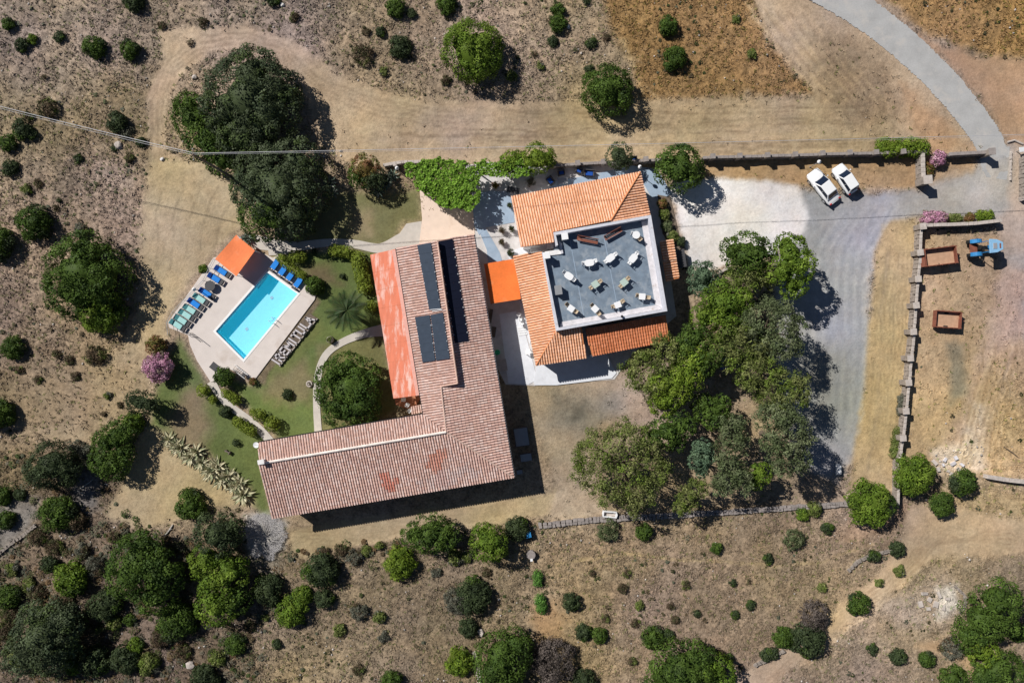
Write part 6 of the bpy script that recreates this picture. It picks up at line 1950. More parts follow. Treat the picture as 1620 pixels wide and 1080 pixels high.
# railing round the sunbeds and the curved dark handrail
def railing(label, pts, h, mat=DARKM, r=.03, posts=1.4, name="railing"):
    t = thing(name, label, "railing", (*U2(*pts[0]), 0))
    P = [Vector(U(p[0], p[1], .9)) for p in pts]
    MB().tube([(p.x, p.y, h) for p in P], r, 6).build("handrail", mat, t, True)
    MB().tube([(p.x, p.y, h * .5) for p in P], r * .6, 5).build("lower_rail", mat, t, True)
    for a, b in zip(P[:-1], P[1:]):
        n = max(1, int((b - a).length / posts))
        for k in range(n):
            p = a.lerp(b, k / n)
            MB().cyl(p.x, p.y, 0, h, r * .8, n=6).build("post", mat, t, True)
    return t
railing("grey railing behind the left row of sunbeds", [(338, 410), (331, 424), (321, 444), (308, 458), (290, 475), (272, 495), (264, 510), (266, 530)], 1.0, STEEL)
railing("dark curved handrail at the left corner of the pool deck", [(289, 526), (300, 527), (308, 533), (318, 541)], .9, DARKM, .035)
railing("pale railing beside the slanting hedge", [(444, 412), (456, 420), (470, 429)], .9, WICKER, .025)

# fence posts with thin wire along the mown strip (gate posts by the white lamp etc.)
# ------------------------------------------------------------------ letters on the lawn
LET = {'I': ([[(0, 0), (0, 1)]], .0), 'R': ([[(0, 0), (0, 1), (.62, 1), (.62, .52), (0, .52)], [(.25, .5), (.66, 0)]], .66), 'E': ([[(.62, 0), (0, 0), (0, 1), (.62, 1)], [(0, .5), (.5, .5)]], .62),
       'M': ([[(0, 0), (0, 1), (.42, .35), (.84, 1), (.84, 0)]], .84), 'T': ([[(0, 1), (.7, 1)], [(.35, 1), (.35, 0)]], .7), 'U': ([[(0, 1), (0, 0), (.62, 0), (.62, 1)]], .62),
       'L': ([[(0, 1), (0, 0), (.58, 0)]], .58), 'A': ([[(0, 0), (.38, 1), (.76, 0)], [(.16, .36), (.60, .36)]], .76)}
b0, b1, t0 = Vector((*U2(443, 577), 0)), Vector((*U2(500, 505), 0)), Vector((*U2(431.5, 569.5), 0))
ux, uy = (b1 - b0), (t0 - b0)
sg = thing("lawn_lettering", "white block letters reading IREMITULA on the bank beside the pool deck", "lettering", (b0.x, b0.y, 0))
fr_ = [(0.015, 'I'), (.075, 'R'), (.20, 'E'), (.315, 'M'), (.475, 'I'), (.535, 'T'), (.66, 'U'), (.79, 'L'), (.885, 'A')]
Lx = ux.length; xdir = ux.normalized(); ydir = uy.normalized(); Hy = uy.length
for f, chx in fr_:
    strokes, wdt = LET[chx]
    mb = MB()
    for s_ in strokes:
        for (x0, y0), (x1, y1) in zip(s_[:-1], s_[1:]):
            sc = .86
            A = b0 + xdir * (f * Lx + x0 * sc) + ydir * (y0 * Hy * .95 + .04)
            B_ = b0 + xdir * (f * Lx + x1 * sc) + ydir * (y1 * Hy * .95 + .04)
            d_ = B_ - A; m = (A + B_) / 2
            mb.box(m.x, m.y, .26, d_.length + .17, .185, .22, math.atan2(d_.y, d_.x))
    mb.build("letter", LETTER, sg, True)
pl0 = MB()
kc = [b0 - ydir * .10 - xdir * .15, b1 - ydir * .10 + xdir * .2]
pl0.box(*( (kc[0] + kc[1]) / 2)[:2], .1, (kc[1] - kc[0]).length, .10, .2, math.atan2(xdir.y, xdir.x))
pl0.build("edging", PALEST, sg, True)
bed = [b0 - ydir * .02 - xdir * .1, b1 - ydir * .02 + xdir * .2, b1 + ydir * (Hy + .1) + xdir * .2, b0 + ydir * (Hy + .1) - xdir * .1]
MB().prism([(p.x, p.y) for p in bed], 0, .15).build("bank", EARTH, sg, True)

# ------------------------------------------------------------------ sunbeds and pool furniture
def sunbed(main, head, frame=DARKFRAME, L_=1.95):
    t = thing("sunbed", None, "sunbed", (0, 0, 0))
    f = MB()
    for s_ in (-.33, .33): f.box(0, s_, .28, L_, .05, .06)
    for s_ in (-L_ / 2 + .03, 0, L_ / 2 - .03): f.box(s_, 0, .28, .05, .6, .05)
    f.build("frame", frame, t)
    for sx in (-.8, .8):
        for sy in (-.29, .29):
            MB().box(sx * L_ / 2, sy, .13, .05, .05, .26).build("leg", frame, t)
    MB().box(-.0, 0, .36, L_ * .52, .62, .09).build("mattress", main, t, bevel=.02)
    MB().box(-L_ * .375, 0, .46, L_ * .26, .62, .09, 0, .42).build("headrest", head, t, bevel=.02)
    MB().box(L_ * .41, 0, .345, L_ * .16, .60, .05).build("footrest", frame, t, bevel=.01)
    return t
prot = {'b': sunbed(BLUEFAB, NAVYFAB), 't': sunbed(TEALFAB, TEALDK), 'n': sunbed(BLUEFAB, BLUEFAB, L_=1.55)}
first = set()
def place(key, proto, px, py, z, rz, label, group, used_=first):
    o = proto if key not in used_ else copy_tree(proto)
    used_.add(key)
    o.location = (*U2(px, py, z + .3), z); o.rotation_euler = (0, 0, rz)
    o['label'] = label; o['group'] = group
    return o
dz = .10
angL = math.atan2(-.55, .835)
G1 = "sunbeds in the row along the deck's left side"
for key, px, py, lb in (('b', 352, 429.5, "blue sunbed nearest the orange canopy, left row"), ('b', 341.5, 441, "second blue sunbed from the orange canopy, left row"),
                        ('b', 327.5, 464.5, "blue sunbed just past the dark round table"), ('t', 318, 473.5, "pale teal sunbed between two blue ones"),
                        ('b', 309.5, 481, "lowest blue sunbed of the left row, between teal ones"), ('t', 302.5, 490.5, "fourth teal sunbed from the deck's left corner"),
                        ('t', 295.5, 498.5, "third teal sunbed from the deck's left corner"), ('t', 288.5, 507, "second teal sunbed from the deck's left corner"),
                        ('t', 281.5, 514.5, "teal sunbed nearest the deck's left corner")):
    o = place(key, prot[key], px, py, dz, angL + random.uniform(-.03, .03), lb, G1)
angR = math.atan2(-.8, -.58)
for px, py, lb in ((434, 420.5, "upper left blue sunbed of the four at the pool's top end"), (446.5, 429.8, "second of the four blue sunbeds at the pool's top end"),
                   (458.5, 438, "third of the four blue sunbeds at the pool's top end"), (470.5, 449, "lowest right of the four blue sunbeds at the pool's top end")):
    place('n', prot['n'], px, py, dz, angR, lb, "four blue sunbeds at the pool's top end")
# cast-down parasol
ps_ = thing("round_table", "dark round low table among the left row of sunbeds", "table", (*U2(332.5, 452, .6), .1))
MB().tube([(0, 0, .52), (0, 0, .58)], .62, 10).build("tabletop", DARKFRAME, ps_)
MB().cyl(0, 0, 0, .52, .06, n=8).build("stem", DARKM, ps_)
MB().cyl(0, 0, 0, .05, .3, n=10).build("base", DARKM, ps_)
# lounger with white frame and a black cushion, grey mat
wf = thing("sunbed", "white framed lounger with a black cushion near the pool's lower corner", "sunbed", (*U2(380, 588, .3), .1), math.radians(-38))
MB().box(0, -.28, .3, 1.9, .05, .05).build("frame", WHITEP, wf); MB().box(0, .28, .3, 1.9, .05, .05).build("frame", WHITEP, wf)
for k in range(7): MB().box(-.8 + k * .24, 0, .31, .10, .52, .03).build("slat", PALEST, wf)
for sx in (-.85, .85):
    for sy in (-.28, .28): MB().box(sx, sy, .14, .05, .05, .28).build("leg", WHITEP, wf)
MB().box(.62, 0, .40, .42, .42, .12).build("cushion", DARKFRAME, wf, bevel=.03)
gm_ = MB().box(0, 0, .03, .95, .82, .06, 0).build("pool_hatch", DARKFRAME)
gm_.location = (*U2(340, 580), .10); gm_.rotation_euler = (0, 0, math.radians(-38)); tag(gm_, "dark grey square hatch on the deck beside the leafy bush", "hatch")
# shower and chair by the canopy
sh_ = thing("pool_shower", "slim shower post at the deck edge behind the orange canopy", "shower", (*U2(388, 378), .1))
MB().tube([(0, 0, 0), (0, 0, 2.1), (.25, -.2, 2.15)], .03, 8).build("pipe", STEEL, sh_); MB().cyl(.25, -.2, 2.05, 2.12, .1, n=10).build("shower_head", STEEL, sh_)
MB().box(0, 0, .03, .8, .8, .06).build("tray", DARKFRAME, sh_)

# ------------------------------------------------------------------ roof terrace furniture
def table(shape, mat, sx=.95, sy=.75):
    t = thing("table", None, "table", (0, 0, 0))
    if shape == 'round':
        MB().cyl(0, 0, .71, .75, sx / 2, n=20).build("tabletop", mat, t, bevel=.01)
    elif shape == 'oval':
        pts = [(sx / 2 * math.copysign(abs(math.cos(a)) ** .6, math.cos(a)), sy / 2 * math.copysign(abs(math.sin(a)) ** .6, math.sin(a))) for a in np.linspace(0, 2 * math.pi, 24, endpoint=False)]
        MB().prism(pts, .71, .75).build("tabletop", mat, t)
    else:
        MB().box(0, 0, .73, sx, sy, .04).build("tabletop", mat, t, bevel=.015)
    for a in (-.36, .36):
        for b in (-.36, .36):
            MB().box(a * sx, b * sy, .355, .045, .045, .71).build("leg", mat, t)
    return t
def chair(mat):
    t = thing("chair", None, "chair", (0, 0, 0))
    MB().box(0, 0, .44, .46, .46, .05).build("seat", mat, t, bevel=.02)
    MB().box(-.23, 0, .68, .05, .44, .46, 0, -.15).build("backrest", mat, t, bevel=.02)
    for a in (-.19, .19):
        for b in (-.19, .19): MB().box(a, b, .21, .04, .04, .42).build("leg", mat, t)
    for b in (-.23, .23): MB().box(0, b, .64, .40, .04, .04).build("armrest", mat, t)
    return t
TP = {'w': table('oval', WHITEP, 1.15, .85), 's': table('square', WHITEP, .82, .78), 'g': table('square', PALEGREEN, .85, .85), 'r': table('round', WHITEP, .95)}
CP = {'w': chair(WHITEP), 'k': chair(WICKER)}
GT, GCH = "tables on the roof terrace", "chairs on the roof terrace"
SETS = [  # x, y, rotation deg, table kind, description, chairs (dx, dy px, kind)
    (932.5, 415.5, 8, 'w', "left oval white table of the upper row on the roof terrace", [(-10, 1, 'w'), (9, -3, 'w')]),
    (965.5, 408, 38, 'w', "middle oval white table of the upper row on the roof terrace", [(-8, 6, 'w'), (8, -6, 'w')]),
    (1001.5, 408.5, 50, 'w', "right oval white table of the upper row on the roof terrace", [(-6, 8, 'w'), (6, -8, 'w')]),
    (900, 436.5, -35, 'w', "white table alone near the terrace's left parapet", [(-7.5, -5.5, 'w'), (8, 6, 'w')]),
    (1006.5, 371.5, 0, 'r', "round white table in the terrace's upper right corner", [(6, 7, 'k'), (-6, -2, 'w')]),
    (942, 449.5, 35, 'g', "pale green table in the centre of the roof terrace", [(7.5, -5, 'k'), (-8, 6, 'k')]),
    (987.5, 446.5, 40, 'g', "pale green table right of the terrace centre", [(6, -6.5, 'k'), (-6, 6.5, 'k')]),
    (903.5, 488, -35, 's', "small white table in the terrace's lower left corner", [(-7, -7, 'k'), (8, 5, 'k')]),
    (941.5, 488.5, -45, 's', "second small white table along the terrace's lower parapet", [(-5, -6, 'k'), (6, 8, 'k')]),
    (977.5, 482, 20, 's', "third small white table along the terrace's lower parapet", [(-8.5, 3, 'k'), (7.5, -6, 'k')]),
    (1016, 469, -5, 's', "small white table in the terrace's lower right corner", [(-8, -2, 'k'), (10, 1.5, 'k')]),
]
for (px, py, an, tk, lb, chs) in SETS:
    o = place('T' + tk, TP[tk], px, py, ZT, math.radians(an), lb, GT)
    o.location = (*U2(px, py, ZT + .75), ZT)
    o.scale = (.88, .88, 1)
    for i, (dx, dy, ck) in enumerate(chs):
        rz = math.atan2(dy, -dx)
        side = ("left" if dx < 0 else "right")
        c = place('C' + ck, CP[ck], px + dx, py + dy, ZT, rz, "%s chair %s of the %s" % ("white" if ck == 'w' else "wicker", side, lb.replace(" on the roof terrace", "").replace("small ", "").replace(" along the terrace's lower parapet", " by the lower parapet").replace(" near the terrace's left parapet", " by the left parapet")), GCH)
        c.location = (*U2(px + dx * .9, py + dy * .9, ZT + .5), ZT)
        c.scale = (.88, .88, 1)
def bench(px0, py0, px1, py1, label):
    A, B_ = Vector(U(px0, py0, ZT + .6)), Vector(U(px1, py1, ZT + .6))
    c = (A + B_) / 2; L_ = (B_ - A).length
    t = thing("bench", label, "bench", (c.x, c.y, ZT), math.atan2(B_.y - A.y, B_.x - A.x), group="brown benches on the terrace")
    for k in range(3): MB().box(0, -.12 + k * .15, .46, L_, .12, .04).build("seat_slat", BROWNW, t)
    for k in range(2): MB().box(0, .30 + k * .03, .62 + k * .17, L_, .04, .13, 0).build("back_slat", BROWNW, t)
    for s_ in (-.42, .42):
        MB().box(s_ * L_, -.10, .22, .06, .06, .44).build("leg", DARKM, t); MB().box(s_ * L_, .26, .42, .06, .06, .84).build("leg", DARKM, t)
bench(913, 377, 946, 383.5, "left brown slatted bench under the terrace's upper parapet")
bench(957, 378, 984, 363, "right brown slatted bench, tilted the other way, under the upper parapet")
def stump(px, py, label, h=.85, s=.72):
    o = thing("chimney_stack", label, "chimney", (*U2(px, py, ZT + 1.2), ZT), math.radians(8), group="white square chimney stacks at the terrace stair")
    MB().box(0, 0, .6, s * .8, s * .8, 1.2).build("shaft", WALL_WHITE, o, bevel=.02); MB().box(0, 0, 1.26, s, s, .12).build("cap", WHITEP, o, bevel=.02)
stump(893.5, 374, "white square chimney at the terrace's upper left corner")
stump(865, 404, "white square chimney below the stair, left edge of the terrace")
cb = thing("cabinet", "grey box cabinet at the left parapet of the roof terrace", "cabinet", (*U2(883.5, 458.5, ZT + .9), ZT), math.radians(8))
MB().box(0, 0, .45, .70, .98, .9).build("body", PARAPET, cb, bevel=.02); MB().box(0, 0, .92, .76, 1.04, .04).build("lid", STEEL, cb)
vn = thing("roof_vent", "small dark vent on the terrace's lower ledge", "vent", (*U2(983.5, 500.5, ZP), ZP))
MB().cyl(0, 0, 0, .22, .09, n=8).build("pipe", STEEL, vn); MB().cyl(0, 0, .22, .28, .15, n=8).build("cap", DARKM, vn)

# ------------------------------------------------------------------ courtyard furniture
def lounge(px, py, rz, label, w=.95, d=.75, mat=DARKFRAME, h=.42):
    t = thing("garden_sofa", label, "sofa", (*U2(px, py, .4), .05), rz, group="dark garden seats behind the orange roof")
    MB().box(0, 0, h * .5, w, d, h).build("seat", mat, t, bevel=.03)
    MB().box(0, d / 2 - .06, h + .16, w, .12, .34).build("backrest", mat, t, bevel=.03)
    for s_ in (-1, 1): MB().box(s_ * (w / 2 - .06), -.05, h + .08, .12, d - .15, .18).build("armrest", mat, t, bevel=.02)
    MB().box(0, -.05, h + .05, w - .3, d - .25, .08).build("cushion", NAVYFAB, t, bevel=.02)
lounge(871, 286, math.radians(-50), "dark garden seat tilted, left of the large table behind the orange roof", 1.0, .7)
lounge(888, 273, math.radians(10), "small dark seat close to the wall behind the orange roof", .8, .6)
lounge(916, 270, math.radians(-20), "dark seat behind the orange roof near the wall's second pillar", .8, .6)
lounge(932, 274, math.radians(-5), "dark wide sofa behind the middle of the orange roof", 1.15, .75)
lounge(1003, 252, math.radians(5), "dark seat behind the garden tree at the wall", .7, .6)
def dtable(px, py, rz, label, w, d, mat=STEEL):
    t = thing("patio_table", label, "table", (*U2(px, py, .7), .05), rz)
    MB().box(0, 0, .72, w, d, .05).build("tabletop", mat, t, bevel=.01)
    for a in (-.42, .42):
        for b in (-.4, .4): MB().box(a * w, b * d, .35, .06, .06, .70).build("leg", DARKM, t)
dtable(890, 286, math.radians(4), "grey rectangular table among the dark garden seats", 1.2, .75)
dtable(812, 301, math.radians(-12), "dark grey table at the left tip of the orange roof", 1.45, .7, DARKFRAME)
def pot(px, py, label, kind='reddish', r_=.28, leafr=6):
    t = thing("potted_plant", label, "potted plant", (*U2(px, py), .06))
    MB().tube([(0, 0, 0), (0, 0, .38)], [r_ * .7, r_], 12).build("pot", TERRACOTTA, t)
    MB().cyl(0, 0, .34, .36, r_ * .85, n=12).build("soil", EARTH, t)
    crown_mesh("foliage", crown([(0, 0, .58, leafr / S, .8, None)], kind, rng, leaf=.07, core=False, loose=True, dens=1.3), t, (0, 0, 0))
pot(784, 295, "red-leaved potted plant on the paving beside the vine pergola")
pot(839, 290, "green potted plant below the white globe lamp", 'grey', .3, 7)
pot(806, 326, "small dark potted plant at the left eave of the orange roof", 'dark', .2, 4)
pot(794, 366, "upper potted plant in the court between the houses", 'brown', .2, 5)
pot(794, 384, "middle potted plant in the court between the houses", 'brown', .2, 5)
pot(809, 363, "dark potted plant close to the orange roof, between the houses", 'dark', .22, 5)
pot(807, 401, "spiky potted plant just above the deep orange awning", 'dark', .2, 6)
for i, (px, py, lb) in enumerate([(821, 497, "upper stacked chair beside the white alley"), (823, 504, "middle stacked chair beside the white alley"), (825, 511, "lower stacked chair beside the white alley")]):
    c = copy_tree(CP['w']); c.location = (*U2(px, py, .5), .08); c.rotation_euler = (0, 0, 1.2 + i * .4); c['label'] = lb; c['group'] = "chairs in the alley between the houses"
for i in range(4):
    o = MB().box(0, 0, .03, .95, .16, .06).build("plank", WHITEP); o.location = (*U2(825 + i * .8, 518 + i * 3.6), .08); o.rotation_euler = (0, 0, .1)
    tag(o, "%s white plank in the alley, below the stacked chairs" % ["first", "second", "third", "lowest"][i], "plank", "white planks in the alley")
dtable(835, 556, .2, "small white table at the lower end of the alley", .6, .6, WHITEP)
bn = thing("barrel", "green plastic barrel against the long house's alley wall", "barrel", (*U2(787, 557), .05))
MB().tube([(0, 0, 0), (0, 0, .15), (0, 0, .75), (0, 0, .9)], [.26, .32, .32, .27], 14).build("body", GREENP, bn, smooth=False); MB().cyl(0, 0, .9, .94, .29, n=14).build("lid", GREENP, bn)
ac = thing("store_box", "grey metal store box below the green barrel", "store box", (*U2(795, 577), .03), .16)
MB().box(0, 0, .45, .95, 1.3, .9).build("body", STEEL, ac, bevel=.02); MB().box(0, 0, .93, 1.02, 1.37, .05).build("lid", PALEST, ac)
# clutter along the alley wall and east wall of the long house
for i, (px, py, w, d_, h_, lb) in enumerate([(776, 500, .4, 1.6, .5, "long dark planter against the long house in the alley"), (781, 525, .5, 1.2, .6, "second dark planter further down the alley wall"),
                                             (825, 690, 1.7, 2.2, .5, "low dark shed floor slab in the shade of the east wall"), (832, 722, 1.4, .9, .6, "crate stack in the shade of the east wall"),
                                             (822, 745, .7, .5, .5, "small box in the shade near the house's lower right corner")]):
    t = thing("planter" if i < 2 else "crate", lb, "planter" if i < 2 else "crate", (*U2(px, py), .03), -.15 if i < 2 else .15)
    MB().box(0, 0, h_ / 2, w, d_, h_).build("box", WOODP if i >= 2 else DARKFRAME, t, bevel=.02)
    MB().box(0, 0, h_ + .02, w * .9, d_ * .92, .05).build("lid" if i >= 2 else "soil", STEEL if i >= 2 else EARTH, t)
# people-free porch clutter in the shaded inner corner
for i, (px, py, lb) in enumerate([(639, 632, "white garden chair at the lower end of the red lean-to"), (645, 640, "second white garden chair in the inner corner of the house"), (648, 649, "third white garden chair near the small porch")]):
    c = copy_tree(CP['w']); c.location = (*U2(px, py, .5), .08); c.rotation_euler = (0, 0, i * 1.1); c['label'] = lb; c['group'] = "white chairs in the inner corner"
# wooden playthings on the west lawn, wheel ornament, statue
orn = thing("stone_ornament", "ring-shaped stone ornament beside the curved path", "ornament", (*U2(490, 607), .03))
MB().tube([(.3 * math.cos(a), .3 * math.sin(a), .15) for a in np.linspace(0, 2 * math.pi, 13)], .1, 6, caps=False).build("ring", PALEST, orn); MB().cyl(0, 0, 0, .5, .1, n=8).build("post", PALEST, orn)
orn = thing("stone_well", "round stone planter on the lawn between the lettering and the curved path", "planter", (*U2(523, 537), .03))
MB().tube([(0, 0, 0), (0, 0, .5)], [.42, .38], 12).build("ring", PALEST, orn); crown_mesh("foliage", crown([(0, 0, .6, .32, .7, None)], 'olive', rng, leaf=.08, core=False, loose=True), orn, (0, 0, 0))
orn = thing("wooden_cart", "dark wooden ornament on the lower west lawn", "ornament", (*U2(362, 714), .02), -.5)
MB().box(0, 0, .3, .8, .12, .12).build("beam", WOODP, orn); MB().box(.25, 0, .25, .08, .4, .5).build("crosspiece", WOODP, orn); MB().box(-.25, 0, .15, .08, .3, .3).build("crosspiece", WOODP, orn)
bush(374, 700, 6, 'dark', "bush", "tiny dark bush on the lower west lawn above the wooden ornament")
tp = MB().box(0, 0, .25, 1.0, 1.6, .5, taper=.6).build("tarpaulin_heap", BLUETARP); tp.location = (*U2(1146, 574), 0); tag(tp, "blue tarpaulin heap in the shade inside the grove", "tarpaulin")
tp = MB().box(0, 0, .3, .9, .7, .6, taper=.7).build("plastic_tank", WHITEP); tp.location = (*U2(1220, 400), 0); tag(tp, "white plastic tank between the two top trees of the grove", "tank")
tp = MB().box(0, 0, .3, .5, 1.3, .5, taper=.7).build("plastic_tank", WHITEP); tp.location = (*U2(1325, 742), 0); tag(tp, "white sheet-covered heap in the tree shade at the drive's lower end", "heap")
tub = thing("bathtub", "white old bathtub on the edge of the terrace wall below the largest olive tree", "bathtub", (*U2(964, 812), .0), -.1)
MB().prism([(-.8, -.35), (.8, -.35), (.9, 0), (.8, .35), (-.8, .35), (-.88, 0)], 0, .5, holes=[[(-.7, -.25), (-.7, .25), (.7, .25), (.7, -.25)]]).build("tub", WHITEP, tub)
MB().box(0, 0, .1, 1.4, .5, .05).build("bottom", PALEST, tub)
bb = thing("bin", "small blue bin by the end of the terrace wall", "bin", (*U2(836, 843), 0)); MB().box(0, 0, .4, .5, .5, .8, .2, taper=1.1).build("body", TRACTORBLUE, bb); MB().box(0, 0, .83, .58, .58, .06, .2).build("lid", TRACTORBLUE, bb)
wb = thing("well_head", "round concrete well head above the green weeds", "well", (*U2(840, 876), 0)); MB().cyl(0, 0, 0, .4, .55, .52, 14).build("ring", STONEG, wb); MB().box(.05, -.55, .45, .28, .28, .12).build("hatch", WHITEP, wb)

# ------------------------------------------------------------------ cars
def car(px, py, L_, Wd, Hh, rz, label, hatch=False):
    t = thing("parked_car", label, "car", (*U2(px, py, .8), ground_z(*U2(px, py)) + .0), rz, group="white cars parked by the drive")
    hw = Wd / 2
    st_ = [(-.5, .70, .50, .62), (-.485, .84, .45, .70), (-.43, .93, .38, .78), (-.30, .98, .30, .92), (-.1, 1, .26, .98), (.15, 1, .26, .98), (.32, .99, .28, .93), (.43, .94, .34, .82), (.485, .84, .42, .70), (.5, .66, .48, .62)]
    # +x is the front
    vs, fs = [], []
    ring = 9
    for (f, w, zb, zt) in st_:
        x = f * L_; w *= hw; zt = zt * Hh / 1.5 * (1.04 if f < -.2 and hatch else 1)
        prof = [(-w * .86, zb * .8), (-w, zb + .12), (-w * .99, zt - .16), (-w * .90, zt - .02), (0, zt + .03), (w * .90, zt - .02), (w * .99, zt - .16), (w, zb + .12), (w * .86, zb * .8)]
        vs += [(x, a, b) for a, b in prof]
    for i in range(len(st_) - 1):
        for k in range(ring):
            fs.append((i * ring + k, (i + 1) * ring + k, (i + 1) * ring + (k + 1) % ring, i * ring + (k + 1) % ring))
    fs.append(tuple(reversed(range(ring)))); fs.append(tuple(range((len(st_) - 1) * ring, len(st_) * ring)))
    fs = [tuple(reversed(f)) for f in fs]
    body = MB().add(vs, fs).build("body", CARPAINT, t, smooth=True)
    m = body.modifiers.new("sub", 'SUBSURF'); m.levels = 1; m.render_levels = 1
    zb = .90 * Hh / 1.5; zt = Hh
    xr = -.44 if hatch else -.36
    low = [(.24 * L_, .80 * hw), (xr * L_, .84 * hw)]; up = [(.07 * L_, .70 * hw), ((xr + (.07 if hatch else .13)) * L_, .68 * hw)]
    lo = [(low[0][0], low[0][1]), (low[0][0], -low[0][1]), (low[1][0], -low[1][1]), (low[1][0], low[1][1])]
    hi = [(up[0][0], up[0][1]), (up[0][0], -up[0][1]), (up[1][0], -up[1][1]), (up[1][0], up[1][1])]
    cab = MB().add([(*p, zb) for p in lo] + [(*p, zt - .03) for p in hi], [(0, 1, 5, 4), (1, 2, 6, 5), (2, 3, 7, 6), (3, 0, 4, 7), (4, 5, 6, 7)]).build("roof", CARPAINT, t, bevel=.06)
    def pane(i0, i1, name, a=.07, b=.93, va=.10, vb=.92, parts=1):
        P = [Vector((*lo[i0], zb)), Vector((*lo[i1], zb)), Vector((*hi[i1], zt - .03)), Vector((*hi[i0], zt - .03))]
        n_ = (P[1] - P[0]).cross(P[3] - P[0]).normalized()
        c_ = sum(P, Vector()) / 4
        if n_.dot(c_ - Vector((0, 0, zb))) < 0: n_ = -n_
        for q in range(parts):
            u0, u1 = a + (b - a) * q / parts + (.02 if q else 0), a + (b - a) * (q + 1) / parts
            pt_ = lambda u, v: P[0].lerp(P[1], u).lerp(P[3].lerp(P[2], u), v) + n_ * .012
            qv = [pt_(u0, va), pt_(u1, va), pt_(u1, vb), pt_(u0, vb)]
            MB().add(qv + [v - n_ * .01 for v in qv], [(0, 1, 2, 3), (7, 6, 5, 4), (0, 4, 5, 1), (1, 5, 6, 2), (2, 6, 7, 3), (3, 7, 4, 0)]).build(name, GLASS, t)
    pane(0, 1, "windscreen", .05, .95, .04, .97)
    pane(2, 3, "rear_window", .10, .90, .18, .92)
    pane(1, 2, "side_window", .10, .93, .15, .90, 2); pane(3, 0, "side_window", .07, .90, .15, .90, 2)
    for sx in (-.31, .31):
        for sy in (-1, 1):
            w = thing("wheel", None, None, (sx * L_, sy * (hw - .11), .32)); w.parent = t
            for k_ in ("label", "category"): 
                if k_ in w: del w[k_]
            MB().tube([(0, -.1 * sy, 0), (0, .1 * sy, 0)], .32, 18).build("tyre", RUBBER, w)
            MB().tube([(0, .08 * sy, 0), (0, .11 * sy, 0)], .20, 12).build("rim", ALU, w)
    for sy in (-1, 1):
        MB().box(.455 * L_, sy * hw * .68, .62 * Hh / 1.5, .16, .32, .13, -sy * .35).build("headlight", LIGHTG, t, bevel=.02)
        MB().box(-.475 * L_, sy * hw * .70, .72 * Hh / 1.5, .12, .26, .16, sy * .3).build("tail_light", REDG, t, bevel=.02)
        MB().box(.17 * L_, sy * (hw + .08), .93 * Hh / 1.5, .14, .17, .11).build("mirror", CARPAINT, t, bevel=.03)
    MB().box(.497 * L_, 0, .45, .05, .9, .16).build("grille", DARKM, t); MB().box(-.49 * L_, 0, .42, .06, 1.1, .14).build("rear_bumper", DARKM, t)
    return t
car(1304.5, 294.5, 4.5, 1.86, 1.50, math.atan2(43.5, -34), "larger white car, left of the two parked by the drive")
car(1338.5, 283, 3.65, 1.70, 1.48, math.atan2(38.7, -26), "smaller white hatchback, right of the two parked by the drive", True)

# ------------------------------------------------------------------ tractor and trailers
tr = thing("tractor", "old blue tractor parked on the right of the paddock", "tractor", (*U2(1562, 391, 1.4), 0), math.radians(2))
tr.scale = (1.1,) * 3
MB().box(1.0, 0, .95, 1.25, .55, .55).build("bonnet", TRACTORBLUE, tr, bevel=.06)
MB().box(.2, 0, .65, 2.6, .42, .35).build("chassis", DARKM, tr, bevel=.03)
MB().prism([(-.42, -.74), (-.42, .74), (.35, .68), (.98, .36), (.98, -.36), (.35, -.68)], 2.12, 2.24).build("cab_roof", TRACTORLIGHT, tr, bevel=.04)
MB().box(.12, 0, 2.26, .42, .6, .04).build("roof_hatch", ALU, tr, bevel=.02)
MB().box(.66, 0, 2.26, .16, .5, .04).build("roof_hatch", RUST, tr, bevel=.02)
for a, b in ((-.5, -.56), (-.5, .56), (.28, -.52), (.28, .52)): MB().box(a, b, 1.6, .06, .06, 1.1).build("cab_post", TRACTORBLUE, tr)
MB().box(.72, 0, 1.66, .04, .5, .9).build("windscreen", WINDOWG, tr)
MB().box(-1.15, 0, .8, .75, .9, .12).build("platform", RUST, tr); MB().box(-.55, 0, 1.0, .42, .45, .12).build("seat", RUBBER, tr, bevel=.03); MB().box(-.78, 0, 1.25, .08, .45, .42).build("seat_back", RUBBER, tr, bevel=.03)
